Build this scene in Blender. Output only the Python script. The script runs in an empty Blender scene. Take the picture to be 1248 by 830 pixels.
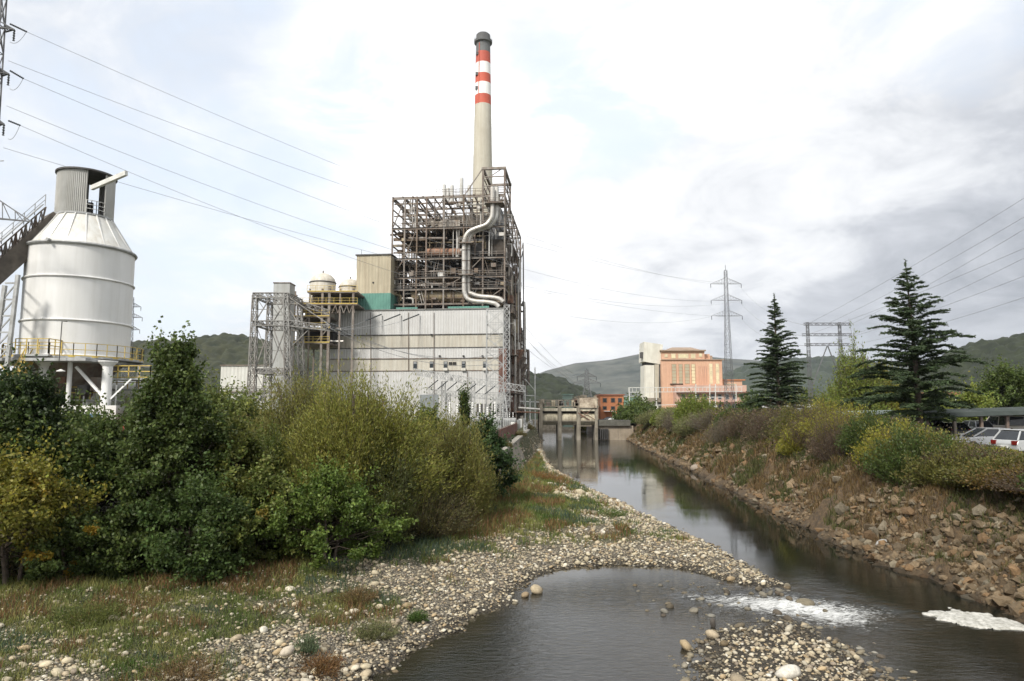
import bpy, math, random
import numpy as np
R = math.radians
rng = np.random.default_rng(7)
random.seed(7)
scene = bpy.context.scene
COL = scene.collection
# ------------------------------------------------------------------ camera model (a 24 mm lens on a bridge 7 m above the water)
CAMH = 7.0; FPX = 832.0; PITCH = math.atan(82 / 832)
_cp, _sp = math.cos(PITCH), math.sin(PITCH)
def ray(px, py):
    a = (px - 624) / FPX; b = (415 - py) / FPX
    return (a, _cp - b * _sp, _sp + b * _cp)
def at(px, py, Y):
    d = ray(px, py); t = Y / d[1]
    return (d[0] * t, Y, CAMH + d[2] * t)
def gnd(px, py, z):
    d = ray(px, py); t = (z - CAMH) / d[2]
    return (d[0] * t, d[1] * t, z)
# ------------------------------------------------------------------ numpy noise
def _hash(ix, iy, s):
    h = (ix.astype(np.int64) * 374761393 + iy.astype(np.int64) * 668265263 + s * 1442695041) & 0x7fffffff
    h = ((h ^ (h >> 13)) * 1274126177) & 0x7fffffff
    return ((h ^ (h >> 16)) & 0xffff) / 65535.0
def vnoise(x, y, s=0):
    x = np.asarray(x, float); y = np.asarray(y, float)
    ix = np.floor(x); iy = np.floor(y); fx = x - ix; fy = y - iy
    fx = fx * fx * (3 - 2 * fx); fy = fy * fy * (3 - 2 * fy)
    a = _hash(ix, iy, s); b = _hash(ix + 1, iy, s); c = _hash(ix, iy + 1, s); d = _hash(ix + 1, iy + 1, s)
    return (a * (1 - fx) + b * fx) * (1 - fy) + (c * (1 - fx) + d * fx) * fy
def fbm(x, y, s=0, o=4):
    v = 0; a = 0.5; t = 0
    for k in range(o):
        v = v + a * vnoise(x * 2 ** k, y * 2 ** k, s + k * 17); t += a; a *= .5
    return v / t
def sstep(a, b, x):
    t = np.clip((x - a) / (b - a), 0, 1); return t * t * (3 - 2 * t)
def polysd(P, x, y):
    """signed distance to a closed polygon, positive inside"""
    P = np.array(P, float); x = np.asarray(x, float); y = np.asarray(y, float)
    d = np.full(x.shape, 1e18); inside = np.zeros(x.shape, bool)
    n = len(P)
    for i in range(n):
        ax, ay = P[i]; bx, by = P[(i + 1) % n]
        ex, ey = bx - ax, by - ay
        t = np.clip(((x - ax) * ex + (y - ay) * ey) / (ex * ex + ey * ey + 1e-12), 0, 1)
        d = np.minimum(d, (x - ax - t * ex) ** 2 + (y - ay - t * ey) ** 2)
        c = ((ay > y) != (by > y))
        with np.errstate(divide='ignore', invalid='ignore'):
            xi = ax + (y - ay) / (by - ay + 1e-12) * ex
        inside ^= (c & (x < xi))
    return np.where(inside, 1, -1) * np.sqrt(d)
# ------------------------------------------------------------------ objects
def link(o, parent=None):
    COL.objects.link(o)
    if parent is not None: o.parent = parent
    return o
def tag(o, label=None, cat=None, group=None, kind=None):
    if label: o['label'] = label
    if cat: o['category'] = cat
    if group: o['group'] = group
    if kind: o['kind'] = kind
    return o
def thing(name, label, cat, loc=(0, 0, 0), rz=0.0, group=None):
    o = bpy.data.objects.new(name, None); o.empty_display_size = .2
    o.location = loc; o.rotation_euler = (0, 0, rz); link(o)
    return tag(o, label, cat, group)
def np_mesh(name, V, F, mat, parent=None, col=None, smooth=False, loc=None):
    V = np.asarray(V, np.float32); F = np.asarray(F, np.int32)
    me = bpy.data.meshes.new(name)
    k = F.shape[1]
    me.vertices.add(len(V)); me.vertices.foreach_set('co', V.ravel())
    me.loops.add(F.size); me.loops.foreach_set('vertex_index', F.ravel())
    me.polygons.add(len(F)); me.polygons.foreach_set('loop_start', np.arange(0, F.size, k, dtype=np.int32))
    if smooth: me.polygons.foreach_set('use_smooth', np.ones(len(F), bool))
    me.update(calc_edges=True)
    if col is not None:
        a = me.color_attributes.new('Col', 'FLOAT_COLOR', 'POINT')
        c = np.ones((len(V), 4), np.float32); c[:, :col.shape[1]] = col
        a.data.foreach_set('color', c.ravel())
    me.materials.append(mat)
    o = bpy.data.objects.new(name, me)
    if loc is not None: o.location = loc
    return link(o, parent)
def vsub(a, b): return (a[0] - b[0], a[1] - b[1], a[2] - b[2])
def vadd(a, b): return (a[0] + b[0], a[1] + b[1], a[2] + b[2])
def vmul(a, s): return (a[0] * s, a[1] * s, a[2] * s)
def cross(a, b): return (a[1] * b[2] - a[2] * b[1], a[2] * b[0] - a[0] * b[2], a[0] * b[1] - a[1] * b[0])
def norm(a):
    l = math.sqrt(a[0] ** 2 + a[1] ** 2 + a[2] ** 2) or 1.0; return (a[0] / l, a[1] / l, a[2] / l)
def lerp3(a, b, t): return (a[0] + (b[0] - a[0]) * t, a[1] + (b[1] - a[1]) * t, a[2] + (b[2] - a[2]) * t)
class MB:
    def __init__(s): s.v = []; s.f = []
    def box(s, x0, x1, y0, y1, z0, z1):
        n = len(s.v)
        s.v += [(x0, y0, z0), (x1, y0, z0), (x1, y1, z0), (x0, y1, z0), (x0, y0, z1), (x1, y0, z1), (x1, y1, z1), (x0, y1, z1)]
        s.f += [(n, n + 3, n + 2, n + 1), (n + 4, n + 5, n + 6, n + 7), (n, n + 1, n + 5, n + 4), (n + 1, n + 2, n + 6, n + 5), (n + 2, n + 3, n + 7, n + 6), (n + 3, n, n + 4, n + 7)]
        return s
    def bar(s, p, q, w, h=None):
        h = h or w; d = norm(vsub(q, p)); up = (0, 0, 1) if abs(d[2]) < .95 else (0, 1, 0)
        a = norm(cross(d, up)); b = cross(a, d); n = len(s.v)
        for c in (p, q):
            for i, j in ((-1, -1), (1, -1), (1, 1), (-1, 1)):
                s.v.append(tuple(c[k] + a[k] * i * w / 2 + b[k] * j * h / 2 for k in range(3)))
        s.f += [(n, n + 1, n + 2, n + 3), (n + 7, n + 6, n + 5, n + 4)] + [(n + i, n + 4 + i, n + 4 + (i + 1) % 4, n + (i + 1) % 4) for i in range(4)]
        return s
    def tube(s, pts, r, n=8, caps=True):
        rs = r if hasattr(r, '__len__') else [r] * len(pts)
        base = len(s.v); pa = None
        for i, p in enumerate(pts):
            d = norm(vsub(pts[min(i + 1, len(pts) - 1)], pts[max(i - 1, 0)]))
            if pa is None:
                up = (0, 0, 1) if abs(d[2]) < .95 else (0, 1, 0); a = norm(cross(d, up))
            else:
                dd = sum(pa[k] * d[k] for k in range(3)); a = norm(tuple(pa[k] - dd * d[k] for k in range(3)))
            pa = a; b = cross(a, d)
            for j in range(n):
                t = 2 * math.pi * j / n; c, q = math.cos(t) * rs[i], math.sin(t) * rs[i]
                s.v.append(tuple(p[k] + a[k] * c + b[k] * q for k in range(3)))
        for i in range(len(pts) - 1):
            for j in range(n):
                u = base + i * n + j; w = base + i * n + (j + 1) % n
                s.f.append((u, u + n, w + n, w))
        if caps:
            s.f.append(tuple(base + j for j in range(n))); e = base + (len(pts) - 1) * n
            s.f.append(tuple(e + j for j in reversed(range(n))))
        return s
    def lathe(s, prof, n=32, cx=0, cy=0, a0=0, a1=2 * math.pi):
        full = abs(a1 - a0 - 2 * math.pi) < 1e-6; m = n if full else n + 1; base = len(s.v)
        for r, z in prof:
            for j in range(m):
                t = a0 + (a1 - a0) * j / n; s.v.append((cx + math.cos(t) * r, cy + math.sin(t) * r, z))
        for i in range(len(prof) - 1):
            for j in range(n):
                a = base + i * m + j; b = base + i * m + (j + 1) % m
                s.f.append((a, b, b + m, a + m))
        return s
    def poly(s, pts, d):
        """prism: polygon pts extruded by vector d"""
        n = len(s.v); k = len(pts); s.v += list(pts) + [vadd(p, d) for p in pts]
        s.f.append(tuple(n + i for i in range(k))); s.f.append(tuple(n + k + i for i in reversed(range(k))))
        s.f += [(n + i, n + k + i, n + k + (i + 1) % k, n + (i + 1) % k) for i in range(k)]
        return s
    def build(s, name, mat, parent=None, smooth=False, bevel=0, loc=None):
        me = bpy.data.meshes.new(name); me.from_pydata(s.v, [], s.f)
        if smooth: me.polygons.foreach_set('use_smooth', np.ones(len(me.polygons), bool))
        me.materials.append(mat); me.update()
        o = bpy.data.objects.new(name, me)
        if loc: o.location = loc
        link(o, parent)
        if bevel:
            b = o.modifiers.new('b', 'BEVEL'); b.width = bevel; b.segments = 2; b.limit_method = 'ANGLE'
        if smooth:
            try: me.set_sharp_from_angle(angle=R(35))
            except Exception: pass
        return o
def rail(mb, pts, h=1.0, step=1.6, w=.05, rails=(1.0, .55)):
    for a, b in zip(pts, pts[1:]):
        L = math.dist(a, b); n = max(1, round(L / step))
        for k in range(n + 1):
            p = lerp3(a, b, k / n); mb.bar(p, (p[0], p[1], p[2] + h), w)
        for f in rails:
            mb.bar((a[0], a[1], a[2] + h * f), (b[0], b[1], b[2] + h * f), w)
def smoothpath(P, k=6):
    out = []
    P = [P[0]] + list(P) + [P[-1]]
    for i in range(1, len(P) - 2):
        for j in range(k):
            t = j / k; a, b, c, d = P[i - 1], P[i], P[i + 1], P[i + 2]
            out.append(tuple(.5 * ((2 * b[m]) + (-a[m] + c[m]) * t + (2 * a[m] - 5 * b[m] + 4 * c[m] - d[m]) * t * t + (-a[m] + 3 * b[m] - 3 * c[m] + d[m]) * t ** 3) for m in range(3)))
    out.append(tuple(P[-2])); return out
# lattice mast: separate meshes for the four legs and the bracing
def mast_mb(base, top, w0, w1, n, t, tb=None):
    """returns ([leg MBs], bracing MB); base/top centre points"""
    tb = tb or t * .6; legs = []; br = MB()
    def c(k, f):
        sx, sy = ((-1, -1), (1, -1), (1, 1), (-1, 1))[k % 4]; p = lerp3(base, top, f); w = w0 + (w1 - w0) * f
        return (p[0] + sx * w / 2, p[1] + sy * w / 2, p[2])
    for k in range(4):
        m = MB(); m.bar(c(k, 0), c(k, 1), t); legs.append(m)
    fs = [1 - (1 - i / n) ** (1.0 if abs(w0 - w1) < .2 * w0 else .8) for i in range(n + 1)]; fs[-1] = 1.0
    for i in range(n):
        f0, f1 = fs[i], fs[i + 1]
        for k in range(4):
            br.bar(c(k, f0), c(k + 1, f1), tb); br.bar(c(k + 1, f0), c(k, f1), tb); br.bar(c(k, f1), c(k + 1, f1), tb)
    return legs, br
def beam_mb(m, p, q, w, h, n, t):
    """lattice beam between p and q"""
    d = norm(vsub(q, p)); a = norm(cross(d, (0, 0, 1)))
    def c(f, i, j): b = lerp3(p, q, f); return (b[0] + a[0] * i * w / 2, b[1] + a[1] * i * w / 2, b[2] + j * h / 2)
    cs = ((-1, -1), (1, -1), (1, 1), (-1, 1))
    for i, j in cs: m.bar(c(0, i, j), c(1, i, j), t)
    for k in range(n):
        f0, f1 = k / n, (k + 1) / n
        for e in range(4):
            i0, j0 = cs[e]; i1, j1 = cs[(e + 1) % 4]
            m.bar(c(f0, i0, j0), c(f1, i1, j1) if k % 2 else c(f0, i1, j1), t * .6)
            m.bar(c(f0, i0, j0) if k % 2 == 0 else c(f0, i1, j1), c(f1, i1, j1) if k % 2 == 0 else c(f1, i0, j0), t * .6)
    return m
# ------------------------------------------------------------------ materials
def nmat(name):
    m = bpy.data.materials.new(name); m.use_nodes = True; nt = m.node_tree; nt.nodes.clear()
    o = nt.nodes.new('ShaderNodeOutputMaterial'); return m, nt, o
def N(nt, t, **kw):
    n = nt.nodes.new(t)
    for k, v in kw.items():
        if k in n.inputs: n.inputs[k].default_value = v
        else: setattr(n, k, v)
    return n
def rgba(c): return (c[0], c[1], c[2], 1)
def noise_node(nt, scale, detail=4, rough=.6, vec=None, coord='Object', stretch=None):
    tc = N(nt, 'ShaderNodeTexCoord'); src = vec or tc.outputs[coord]
    if stretch:
        mp = N(nt, 'ShaderNodeMapping'); mp.inputs['Scale'].default_value = stretch; nt.links.new(src, mp.inputs['Vector']); src = mp.outputs[0]
    n = N(nt, 'ShaderNodeTexNoise'); n.inputs['Scale'].default_value = scale; n.inputs['Detail'].default_value = detail; n.inputs['Roughness'].default_value = rough
    nt.links.new(src, n.inputs['Vector']); return n
def ramp(nt, src, stops, interp='LINEAR'):
    r = N(nt, 'ShaderNodeValToRGB'); r.color_ramp.interpolation = interp; e = r.color_ramp.elements
    while len(e) < len(stops): e.new(.5)
    for i, (p, c) in enumerate(stops):
        e[i].position = p; e[i].color = rgba(c) if hasattr(c, '__len__') else (c, c, c, 1)
    nt.links.new(src, r.inputs['Fac']); return r
def mix(nt, fac, a, b, mode='MIX'):
    m = N(nt, 'ShaderNodeMix', data_type='RGBA', blend_type=mode)
    for k, x in ((0, fac), (6, a), (7, b)):
        if hasattr(x, 'is_linked') or isinstance(x, bpy.types.NodeSocket): nt.links.new(x, m.inputs[k])
        else: m.inputs[k].default_value = rgba(x) if hasattr(x, '__len__') else x
    return m.outputs[2]
MATS = {}
def surf(name, c1, c2=None, scale=1.5, rough=.7, metal=0.0, streak=None, bump=.0, stretch=None, ribs=None, spec=None):
    """painted/weathered surface: two tones in noise, optional vertical dirt streaks, optional ribs (metres per rib, axis)"""
    if name in MATS: return MATS[name]
    m, nt, out = nmat(name); b = N(nt, 'ShaderNodeBsdfPrincipled'); nt.links.new(b.outputs[0], out.inputs[0])
    c2 = c2 or tuple(x * .7 for x in c1)
    n = noise_node(nt, scale, 5, .65, stretch=stretch); r = ramp(nt, n.outputs[0], [(.35, c2), (.62, c1)])
    colo = r.outputs[0]
    if streak:
        s = noise_node(nt, 1.0, 6, .7, stretch=(1.6, 1.6, .09)); rs = ramp(nt, s.outputs[0], [(.42, 0), (.7, 1)])
        sc = N(nt, 'ShaderNodeMath', operation='MULTIPLY'); nt.links.new(rs.outputs[0], sc.inputs[0]); sc.inputs[1].default_value = streak[1]
        colo = mix(nt, sc.outputs[0], colo, streak[0])
    nt.links.new(colo, b.inputs['Base Color'])
    b.inputs['Roughness'].default_value = rough; b.inputs['Metallic'].default_value = metal
    if spec is not None: b.inputs['Specular IOR Level'].default_value = spec
    last = None
    if ribs:
        w = N(nt, 'ShaderNodeTexWave', wave_type='BANDS', bands_direction=ribs[1]); w.inputs['Scale'].default_value = .314 / ribs[0] ; w.inputs['Detail'].default_value = 0
        tc = N(nt, 'ShaderNodeTexCoord'); nt.links.new(tc.outputs['Object'], w.inputs['Vector'])
        bp = N(nt, 'ShaderNodeBump'); bp.inputs['Distance'].default_value = .06; bp.inputs['Strength'].default_value = .8
        nt.links.new(w.outputs['Fac'], bp.inputs['Height']); last = bp
    if bump:
        n2 = noise_node(nt, scale * 6, 4, .6); bp = N(nt, 'ShaderNodeBump'); bp.inputs['Distance'].default_value = .05; bp.inputs['Strength'].default_value = bump
        nt.links.new(n2.outputs[0], bp.inputs['Height'])
        if last: nt.links.new(last.outputs[0], bp.inputs['Normal'])
        last = bp
    if last: nt.links.new(last.outputs[0], b.inputs['Normal'])
    MATS[name] = m; return m
def leafmat(name, trans=.35, rough=.5):
    if name in MATS: return MATS[name]
    m, nt, out = nmat(name); a = N(nt, 'ShaderNodeVertexColor', layer_name='Col')
    d = N(nt, 'ShaderNodeBsdfPrincipled'); d.inputs['Roughness'].default_value = rough; d.inputs['Specular IOR Level'].default_value = .25
    t = N(nt, 'ShaderNodeBsdfTranslucent'); mx = N(nt, 'ShaderNodeMixShader'); mx.inputs[0].default_value = trans
    nt.links.new(a.outputs[0], d.inputs['Base Color']); nt.links.new(a.outputs[0], t.inputs['Color'])
    nt.links.new(d.outputs[0], mx.inputs[1]); nt.links.new(t.outputs[0], mx.inputs[2]); nt.links.new(mx.outputs[0], out.inputs[0])
    MATS[name] = m; return m
def vcmat(name, rough=.85, bump=0, tint=None):
    if name in MATS: return MATS[name]
    m, nt, out = nmat(name); a = N(nt, 'ShaderNodeVertexColor', layer_name='Col')
    d = N(nt, 'ShaderNodeBsdfPrincipled'); d.inputs['Roughness'].default_value = rough; d.inputs['Specular IOR Level'].default_value = .3
    n = noise_node(nt, 9, 5, .7); r = ramp(nt, n.outputs[0], [(.3, .62), (.7, 1.15)])
    nt.links.new(mix(nt, 1.0, a.outputs[0], r.outputs[0], 'MULTIPLY'), d.inputs['Base Color'])
    if bump:
        bp = N(nt, 'ShaderNodeBump'); bp.inputs['Distance'].default_value = .05; bp.inputs['Strength'].default_value = bump
        nt.links.new(n.outputs[0], bp.inputs['Height']); nt.links.new(bp.outputs[0], d.inputs['Normal'])
    nt.links.new(d.outputs[0], out.inputs[0]); MATS[name] = m; return m
# palette
LEAF = leafmat('leaf'); NEEDLE = leafmat('needle', .12, .6); BLADE = leafmat('grass_blade', .3, .7)
BARK = surf('bark', (.13, .10, .075), (.06, .048, .04), 5, .9, bump=.6)
TWIG = vcmat('twig', .9)
STEEL = surf('galvanised_steel', (.42, .43, .43), (.26, .26, .25), 1.2, .6, .3)
DSTEEL = surf('dark_steel', (.10, .10, .10), (.06, .055, .05), 1.5, .7, .2)
PYL = surf('pylon_steel', (.16, .165, .17), (.10, .10, .105), 1.0, .65, .3)
RUST = surf('rusty_steel', (.22, .12, .075), (.10, .06, .045), 1.0, .85)
OLDSTEEL = surf('weathered_steel', (.22, .20, .175), (.10, .08, .066), .8, .75, streak=((.14, .075, .045), .7))
WHITE = surf('white_paint', (.76, .76, .73), (.66, .66, .63), .6, .55, streak=((.40, .38, .34), .45))
YELLOW = surf('yellow_paint', (.56, .42, .10), (.42, .30, .09), 1.2, .55)
CONC = surf('concrete', (.36, .335, .29), (.22, .20, .17), .7, .9, streak=((.10, .09, .07), .7), bump=.4)
GLASS = surf('dark_glass', (.035, .045, .05), (.02, .025, .03), 2, .08)
DARK = surf('dark_void', (.035, .033, .03), (.018, .017, .016), 1, .9)
BLACKR = surf('rubber', (.02, .02, .02), (.012, .012, .012), 3, .85)
WIRE = surf('aluminium_conductor', (.34, .35, .36), (.28, .28, .29), .3, .6, .3)
# ------------------------------------------------------------------ foliage
def leaves(P, L, W, col, name, parent, mat=None, flat=0.0, dirs=None, loc=None):
    """P (n,3) leaf centres; rhombic leaves of length L, width W (arrays or scalars)"""
    n = len(P); a = rng.normal(size=(n, 3)); a[:, 2] *= (1 - flat)
    if dirs is not None: a = dirs + .35 * a
    a /= np.linalg.norm(a, axis=1)[:, None] + 1e-9
    b = rng.normal(size=(n, 3)); b[:, 2] *= (1 - flat); b -= (a * b).sum(1)[:, None] * a; b /= np.linalg.norm(b, axis=1)[:, None] + 1e-9
    L = np.broadcast_to(L, n)[:, None] * rng.uniform(.65, 1.3, (n, 1)); W = np.broadcast_to(W, n)[:, None] * rng.uniform(.7, 1.25, (n, 1))
    V = np.stack([P - a * L / 2, P + b * W / 2 - a * L * .05, P + a * L / 2, P - b * W / 2 - a * L * .05], 1).reshape(-1, 3)
    F = np.arange(4 * n).reshape(n, 4)
    return np_mesh(name, V, F, mat or LEAF, parent, col=np.repeat(col, 4, 0), loc=loc)
def palette(c1, c2, t, jit=.18):
    c1 = np.array(c1); c2 = np.array(c2); c = c1 + (c2 - c1) * t[:, None]
    return np.clip(c * (1 + rng.normal(0, jit, (len(t), 1))) * (1 + rng.normal(0, .05, (len(t), 3))), .004, 1)
def strips(S, r0, r1, n=3):
    """S: (m,k,3) polylines -> thin n-sided tubes as one V,F"""
    m, k, _ = S.shape; d = np.gradient(S, axis=1); d /= np.linalg.norm(d, axis=2)[..., None] + 1e-9
    up = np.array([.37, .21, .9]); a = np.cross(d, up); a /= np.linalg.norm(a, axis=2)[..., None] + 1e-9; b = np.cross(a, d)
    rr = (np.asarray(r0).reshape(-1, 1) * (1 - np.linspace(0, 1, k)) + np.asarray(r1).reshape(-1, 1) * np.linspace(0, 1, k))[..., None]
    V = np.stack([S + rr * (a * math.cos(2 * math.pi * j / n) + b * math.sin(2 * math.pi * j / n)) for j in range(n)], 2)
    idx = np.arange(m * k * n).reshape(m, k, n)
    F = np.stack([idx[:, :-1, :], idx[:, 1:, :], np.roll(idx, -1, 2)[:, 1:, :], np.roll(idx, -1, 2)[:, :-1, :]], -1).reshape(-1, 4)
    return V.reshape(-1, 3), F
def broadleaf(name, label, cat, base, H, Rr, n_cl=90, per=260, leaf=.13, cols=((.035, .06, .012), (.07, .10, .02)), prof=None, t0=.12, clr=.16, group=None, aspect=.7, trunk_r=None, stems=1, accents=None, fill=.35):
    """trunk with limbs reaching leaf clumps spread through the crown's volume"""
    n_cl = int(n_cl * 1.9); per = int(per * .72); clr *= .74
    t = thing(name, label, cat, base, 0, group)
    prof = prof or (lambda f: math.sin(math.pi * min(1, max(0, .12 + .88 * f))) ** .6)
    th = rng.uniform(0, 2 * math.pi, n_cl); f = t0 + (1 - t0) * rng.uniform(0, 1, n_cl) ** .9
    pr = np.array([prof(x) for x in f]); q = np.where(rng.uniform(size=n_cl) < fill, rng.uniform(.1, .7, n_cl), rng.uniform(.7, 1.08, n_cl))
    lob = 1 + .22 * np.sin(th * 3 + f * 7 + rng.uniform(0, 6)) + .12 * np.sin(th * 5 - f * 11)
    n_cl_ = n_cl; C = np.stack([np.cos(th) * Rr * pr * q * lob, np.sin(th) * Rr * pr * q * lob, f * H * (1 + rng.normal(0, .03, n_cl))], 1)
    rc = Rr * clr * rng.uniform(.6, 1.35, n_cl)
    nl = (per * rng.uniform(.6, 1.3, n_cl)).astype(int); ci = np.repeat(np.arange(n_cl), nl); n = len(ci)
    g = rng.normal(size=(n, 3)); g /= np.linalg.norm(g, axis=1)[:, None]; g *= rng.uniform(.25, 1.15, (n, 1)) ** .6
    g[:, 2] *= .8
    P = C[ci] + g * rc[ci][:, None] * (1 + .25 * rng.normal(size=(n, 1)))
    P[:, 2] = np.abs(P[:, 2])
    tone = np.clip(rng.uniform(0, 1, n_cl)[ci] * .6 + rng.uniform(0, .4, n), 0, 1); col = palette(cols[0], cols[1], tone)
    if accents:
        m = rng.uniform(size=n_cl)[ci] < accents[1]; col[m] = palette(accents[0], tuple(x * 1.3 for x in accents[0]), rng.uniform(size=m.sum()))
    # limbs
    tr = trunk_r or H * .018; mb = MB(); st = []
    for s in range(stems):
        a = 2 * math.pi * s / stems + .5; off = .0 if stems == 1 else Rr * .35
        pts = [(math.cos(a) * off * .25, math.sin(a) * off * .25, -.3)]
        for k in range(1, 6):
            ff = k / 5; pts.append((math.cos(a) * off * (.25 + .75 * ff) + rng.normal(0, .03 * H * .3), math.sin(a) * off * (.25 + .75 * ff) + rng.normal(0, .03 * H * .3), H * .82 * ff))
        mb.tube(pts, [tr * (1.15 - .95 * k / 5) for k in range(6)], 8); st.append(pts)
    tk = mb.build('trunk', BARK, t, True)
    S = []; r0 = []
    for i in range(0, n_cl):
        pts = st[i % stems]; ff = max(.08, min(.9, (C[i, 2] / H) * .72)); k = ff * 5; a = lerp3(pts[min(4, int(k))], pts[min(5, int(k) + 1)], k - int(k))
        u = np.linspace(0, 1, 6)[:, None]; L = np.array(a) * (1 - u) + C[i] * u; L[:, 2] -= np.sin(u[:, 0] * math.pi) * .06 * H * .5; L[1:-1] += rng.normal(0, .02 * Rr, (4, 3)); S.append(L); r0.append(tr * .3)
    V, F = strips(np.array(S), np.array(r0), np.array(r0) * .25, 4)
    np_mesh('limb', V, F, TWIG, tk, col=np.tile([[.07, .055, .04]], (len(V), 1)))
    # loose shoots breaking the outline
    ns = int(n_cl * 2.2); si = rng.integers(0, n_cl, ns); o = C[si].copy(); dv = o.copy(); dv[:, 2] = (o[:, 2] - .35 * H) * .6; dv /= np.linalg.norm(dv, axis=1)[:, None] + 1e-6; dv += rng.normal(0, .45, (ns, 3)); dv[:, 2] += .35
    ln = rc[si][:, None] * rng.uniform(1.2, 2.6, (ns, 1)); m_ = 16; uu = np.tile(rng.uniform(.2, 1, (ns, m_, 1)), 1); PS = (o[:, None] + dv[:, None] * ln[:, None] * uu + rng.normal(0, leaf * .55, (ns, m_, 3))).reshape(-1, 3); PS[:, 2] = np.abs(PS[:, 2])
    P = np.concatenate([P, PS]); col = np.concatenate([col, palette(cols[0], tuple(x * 1.25 for x in cols[1]), np.repeat(rng.uniform(.3, 1, ns), m_))])
    leaves(P, leaf, leaf * aspect, col, 'crown', t)
    return t
def strandbush(name, label, cat, base, H, Rr, n=260, per=60, leaf=(.16, .035), cols=((.10, .12, .03), (.16, .17, .05)), twig=(.10, .07, .05), density=1.0, stem_r=.012, group=None, lo=.3, up=1.0, trunks=0, spread=.55, sub=0, whip=.0):
    """many rising stems with narrow leaves along them: willows, brambles, twiggy shrubs"""
    t = thing(name, label, cat, base, 0, group)
    th = rng.uniform(0, 2 * math.pi, n); rad = np.sqrt(rng.uniform(0, 1, n)); k = 9; u = np.linspace(0, 1, k)[None, :, None]
    Rx = Rr * (1 + .18 * np.sin(th * 3 + rng.uniform(0, 6)))
    hh = H * (np.sqrt(np.clip(1 - (rad * .97) ** 2, 0, 1)) * .85 + .15) * (rng.uniform(.72, 1.05, n) if trunks else rng.uniform(.5, 1.22, n))
    if trunks:
        ta = rng.uniform(0, 2 * math.pi, trunks); tp = np.stack([np.cos(ta) * Rr * .12, np.sin(ta) * Rr * .12, np.zeros(trunks)], 1); s0 = tp[rng.integers(0, trunks, n)]
        lump = 1 + .2 * np.sin(th * 4 + rad * 6 + rng.uniform(0, 6)) * rad; hh = hh * (1 + .10 * np.sin(th * 3 + 1.3 + 9 * rad)); fr0 = rng.uniform(.15, .95, n); ee = np.stack([np.cos(th) * rad * Rx * lump, np.sin(th) * rad * Rx * lump, hh * np.where(rad > .8, fr0, .5 + .5 * fr0)], 1)
        q_ = rng.uniform(.5, .82, (n, 1)); s0 = s0 * (1 - q_) + ee * q_; s0[:, 2] = np.maximum(.05, s0[:, 2] - .08 * H)
    else:
        s0 = np.stack([np.cos(th) * rad * Rx * .45, np.sin(th) * rad * Rx * .45, np.zeros(n)], 1)
    e = np.stack([np.cos(th) * rad * Rx, np.sin(th) * rad * Rx, hh], 1)
    if trunks: e = ee + rng.normal(0, .07, (n, 3)) * Rr * np.array([1, 1, .6])
    mid = s0 * .5 + e * .5; mid[:, :2] += (e - s0)[:, :2] * .18 * up; mid[:, 2] += (e - s0)[:, 2] * .05
    S = s0[:, None] * (1 - u) ** 2 + 2 * mid[:, None] * u * (1 - u) + e[:, None] * u ** 2
    S += np.cumsum(rng.normal(0, .012 * H, (n, k, 3)), axis=1) * u
    tc = palette(twig, tuple(x * .6 for x in twig), rng.uniform(size=n))
    V, F = strips(S, np.full(n, stem_r), np.full(n, stem_r * .3), 3)
    tk = np_mesh('stem', V, F, TWIG, t, col=np.repeat(tc, k * 3, 0)); tk['kind'] = 'stuff'
    if trunks:
        mb = MB()
        for j in range(trunks):
            a = ta[j]; mb.tube([(tp[j, 0], tp[j, 1], -.2), (tp[j, 0] * 1.6, tp[j, 1] * 1.6, H * .25), (tp[j, 0] * 2.6 + .1, tp[j, 1] * 2.6, H * .5), (tp[j, 0] * 3.4, tp[j, 1] * 3.6, H * .75)], [H * .016, H * .013, H * .009, H * .004], 7)
        mb.build('trunk', BARK, t, True)
    per = int(per * density)
    if per > 0:
        ii = np.repeat(np.arange(n), per); uu = rng.uniform(lo, 1.02, len(ii)); kk = np.clip(uu * (k - 1), 0, k - 1.001); k0 = kk.astype(int); fr = (kk - k0)[:, None]
        P = S[ii, k0] * (1 - fr) + S[ii, k0 + 1] * fr; D = S[ii, k0 + 1] - S[ii, k0]; D /= np.linalg.norm(D, axis=1)[:, None] + 1e-9
        P = P + rng.normal(0, 1, P.shape) * (.022 * Rr + leaf[0] * .55)
        P[:, 2] = np.abs(P[:, 2])
        tone = np.clip(rng.uniform(0, 1, n)[ii] * .6 + rng.uniform(0, .4, len(ii)), 0, 1)
        leaves(P, leaf[0], leaf[1], palette(cols[0], cols[1], tone), 'crown', t, dirs=D * 1.0)
    return t
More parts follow.
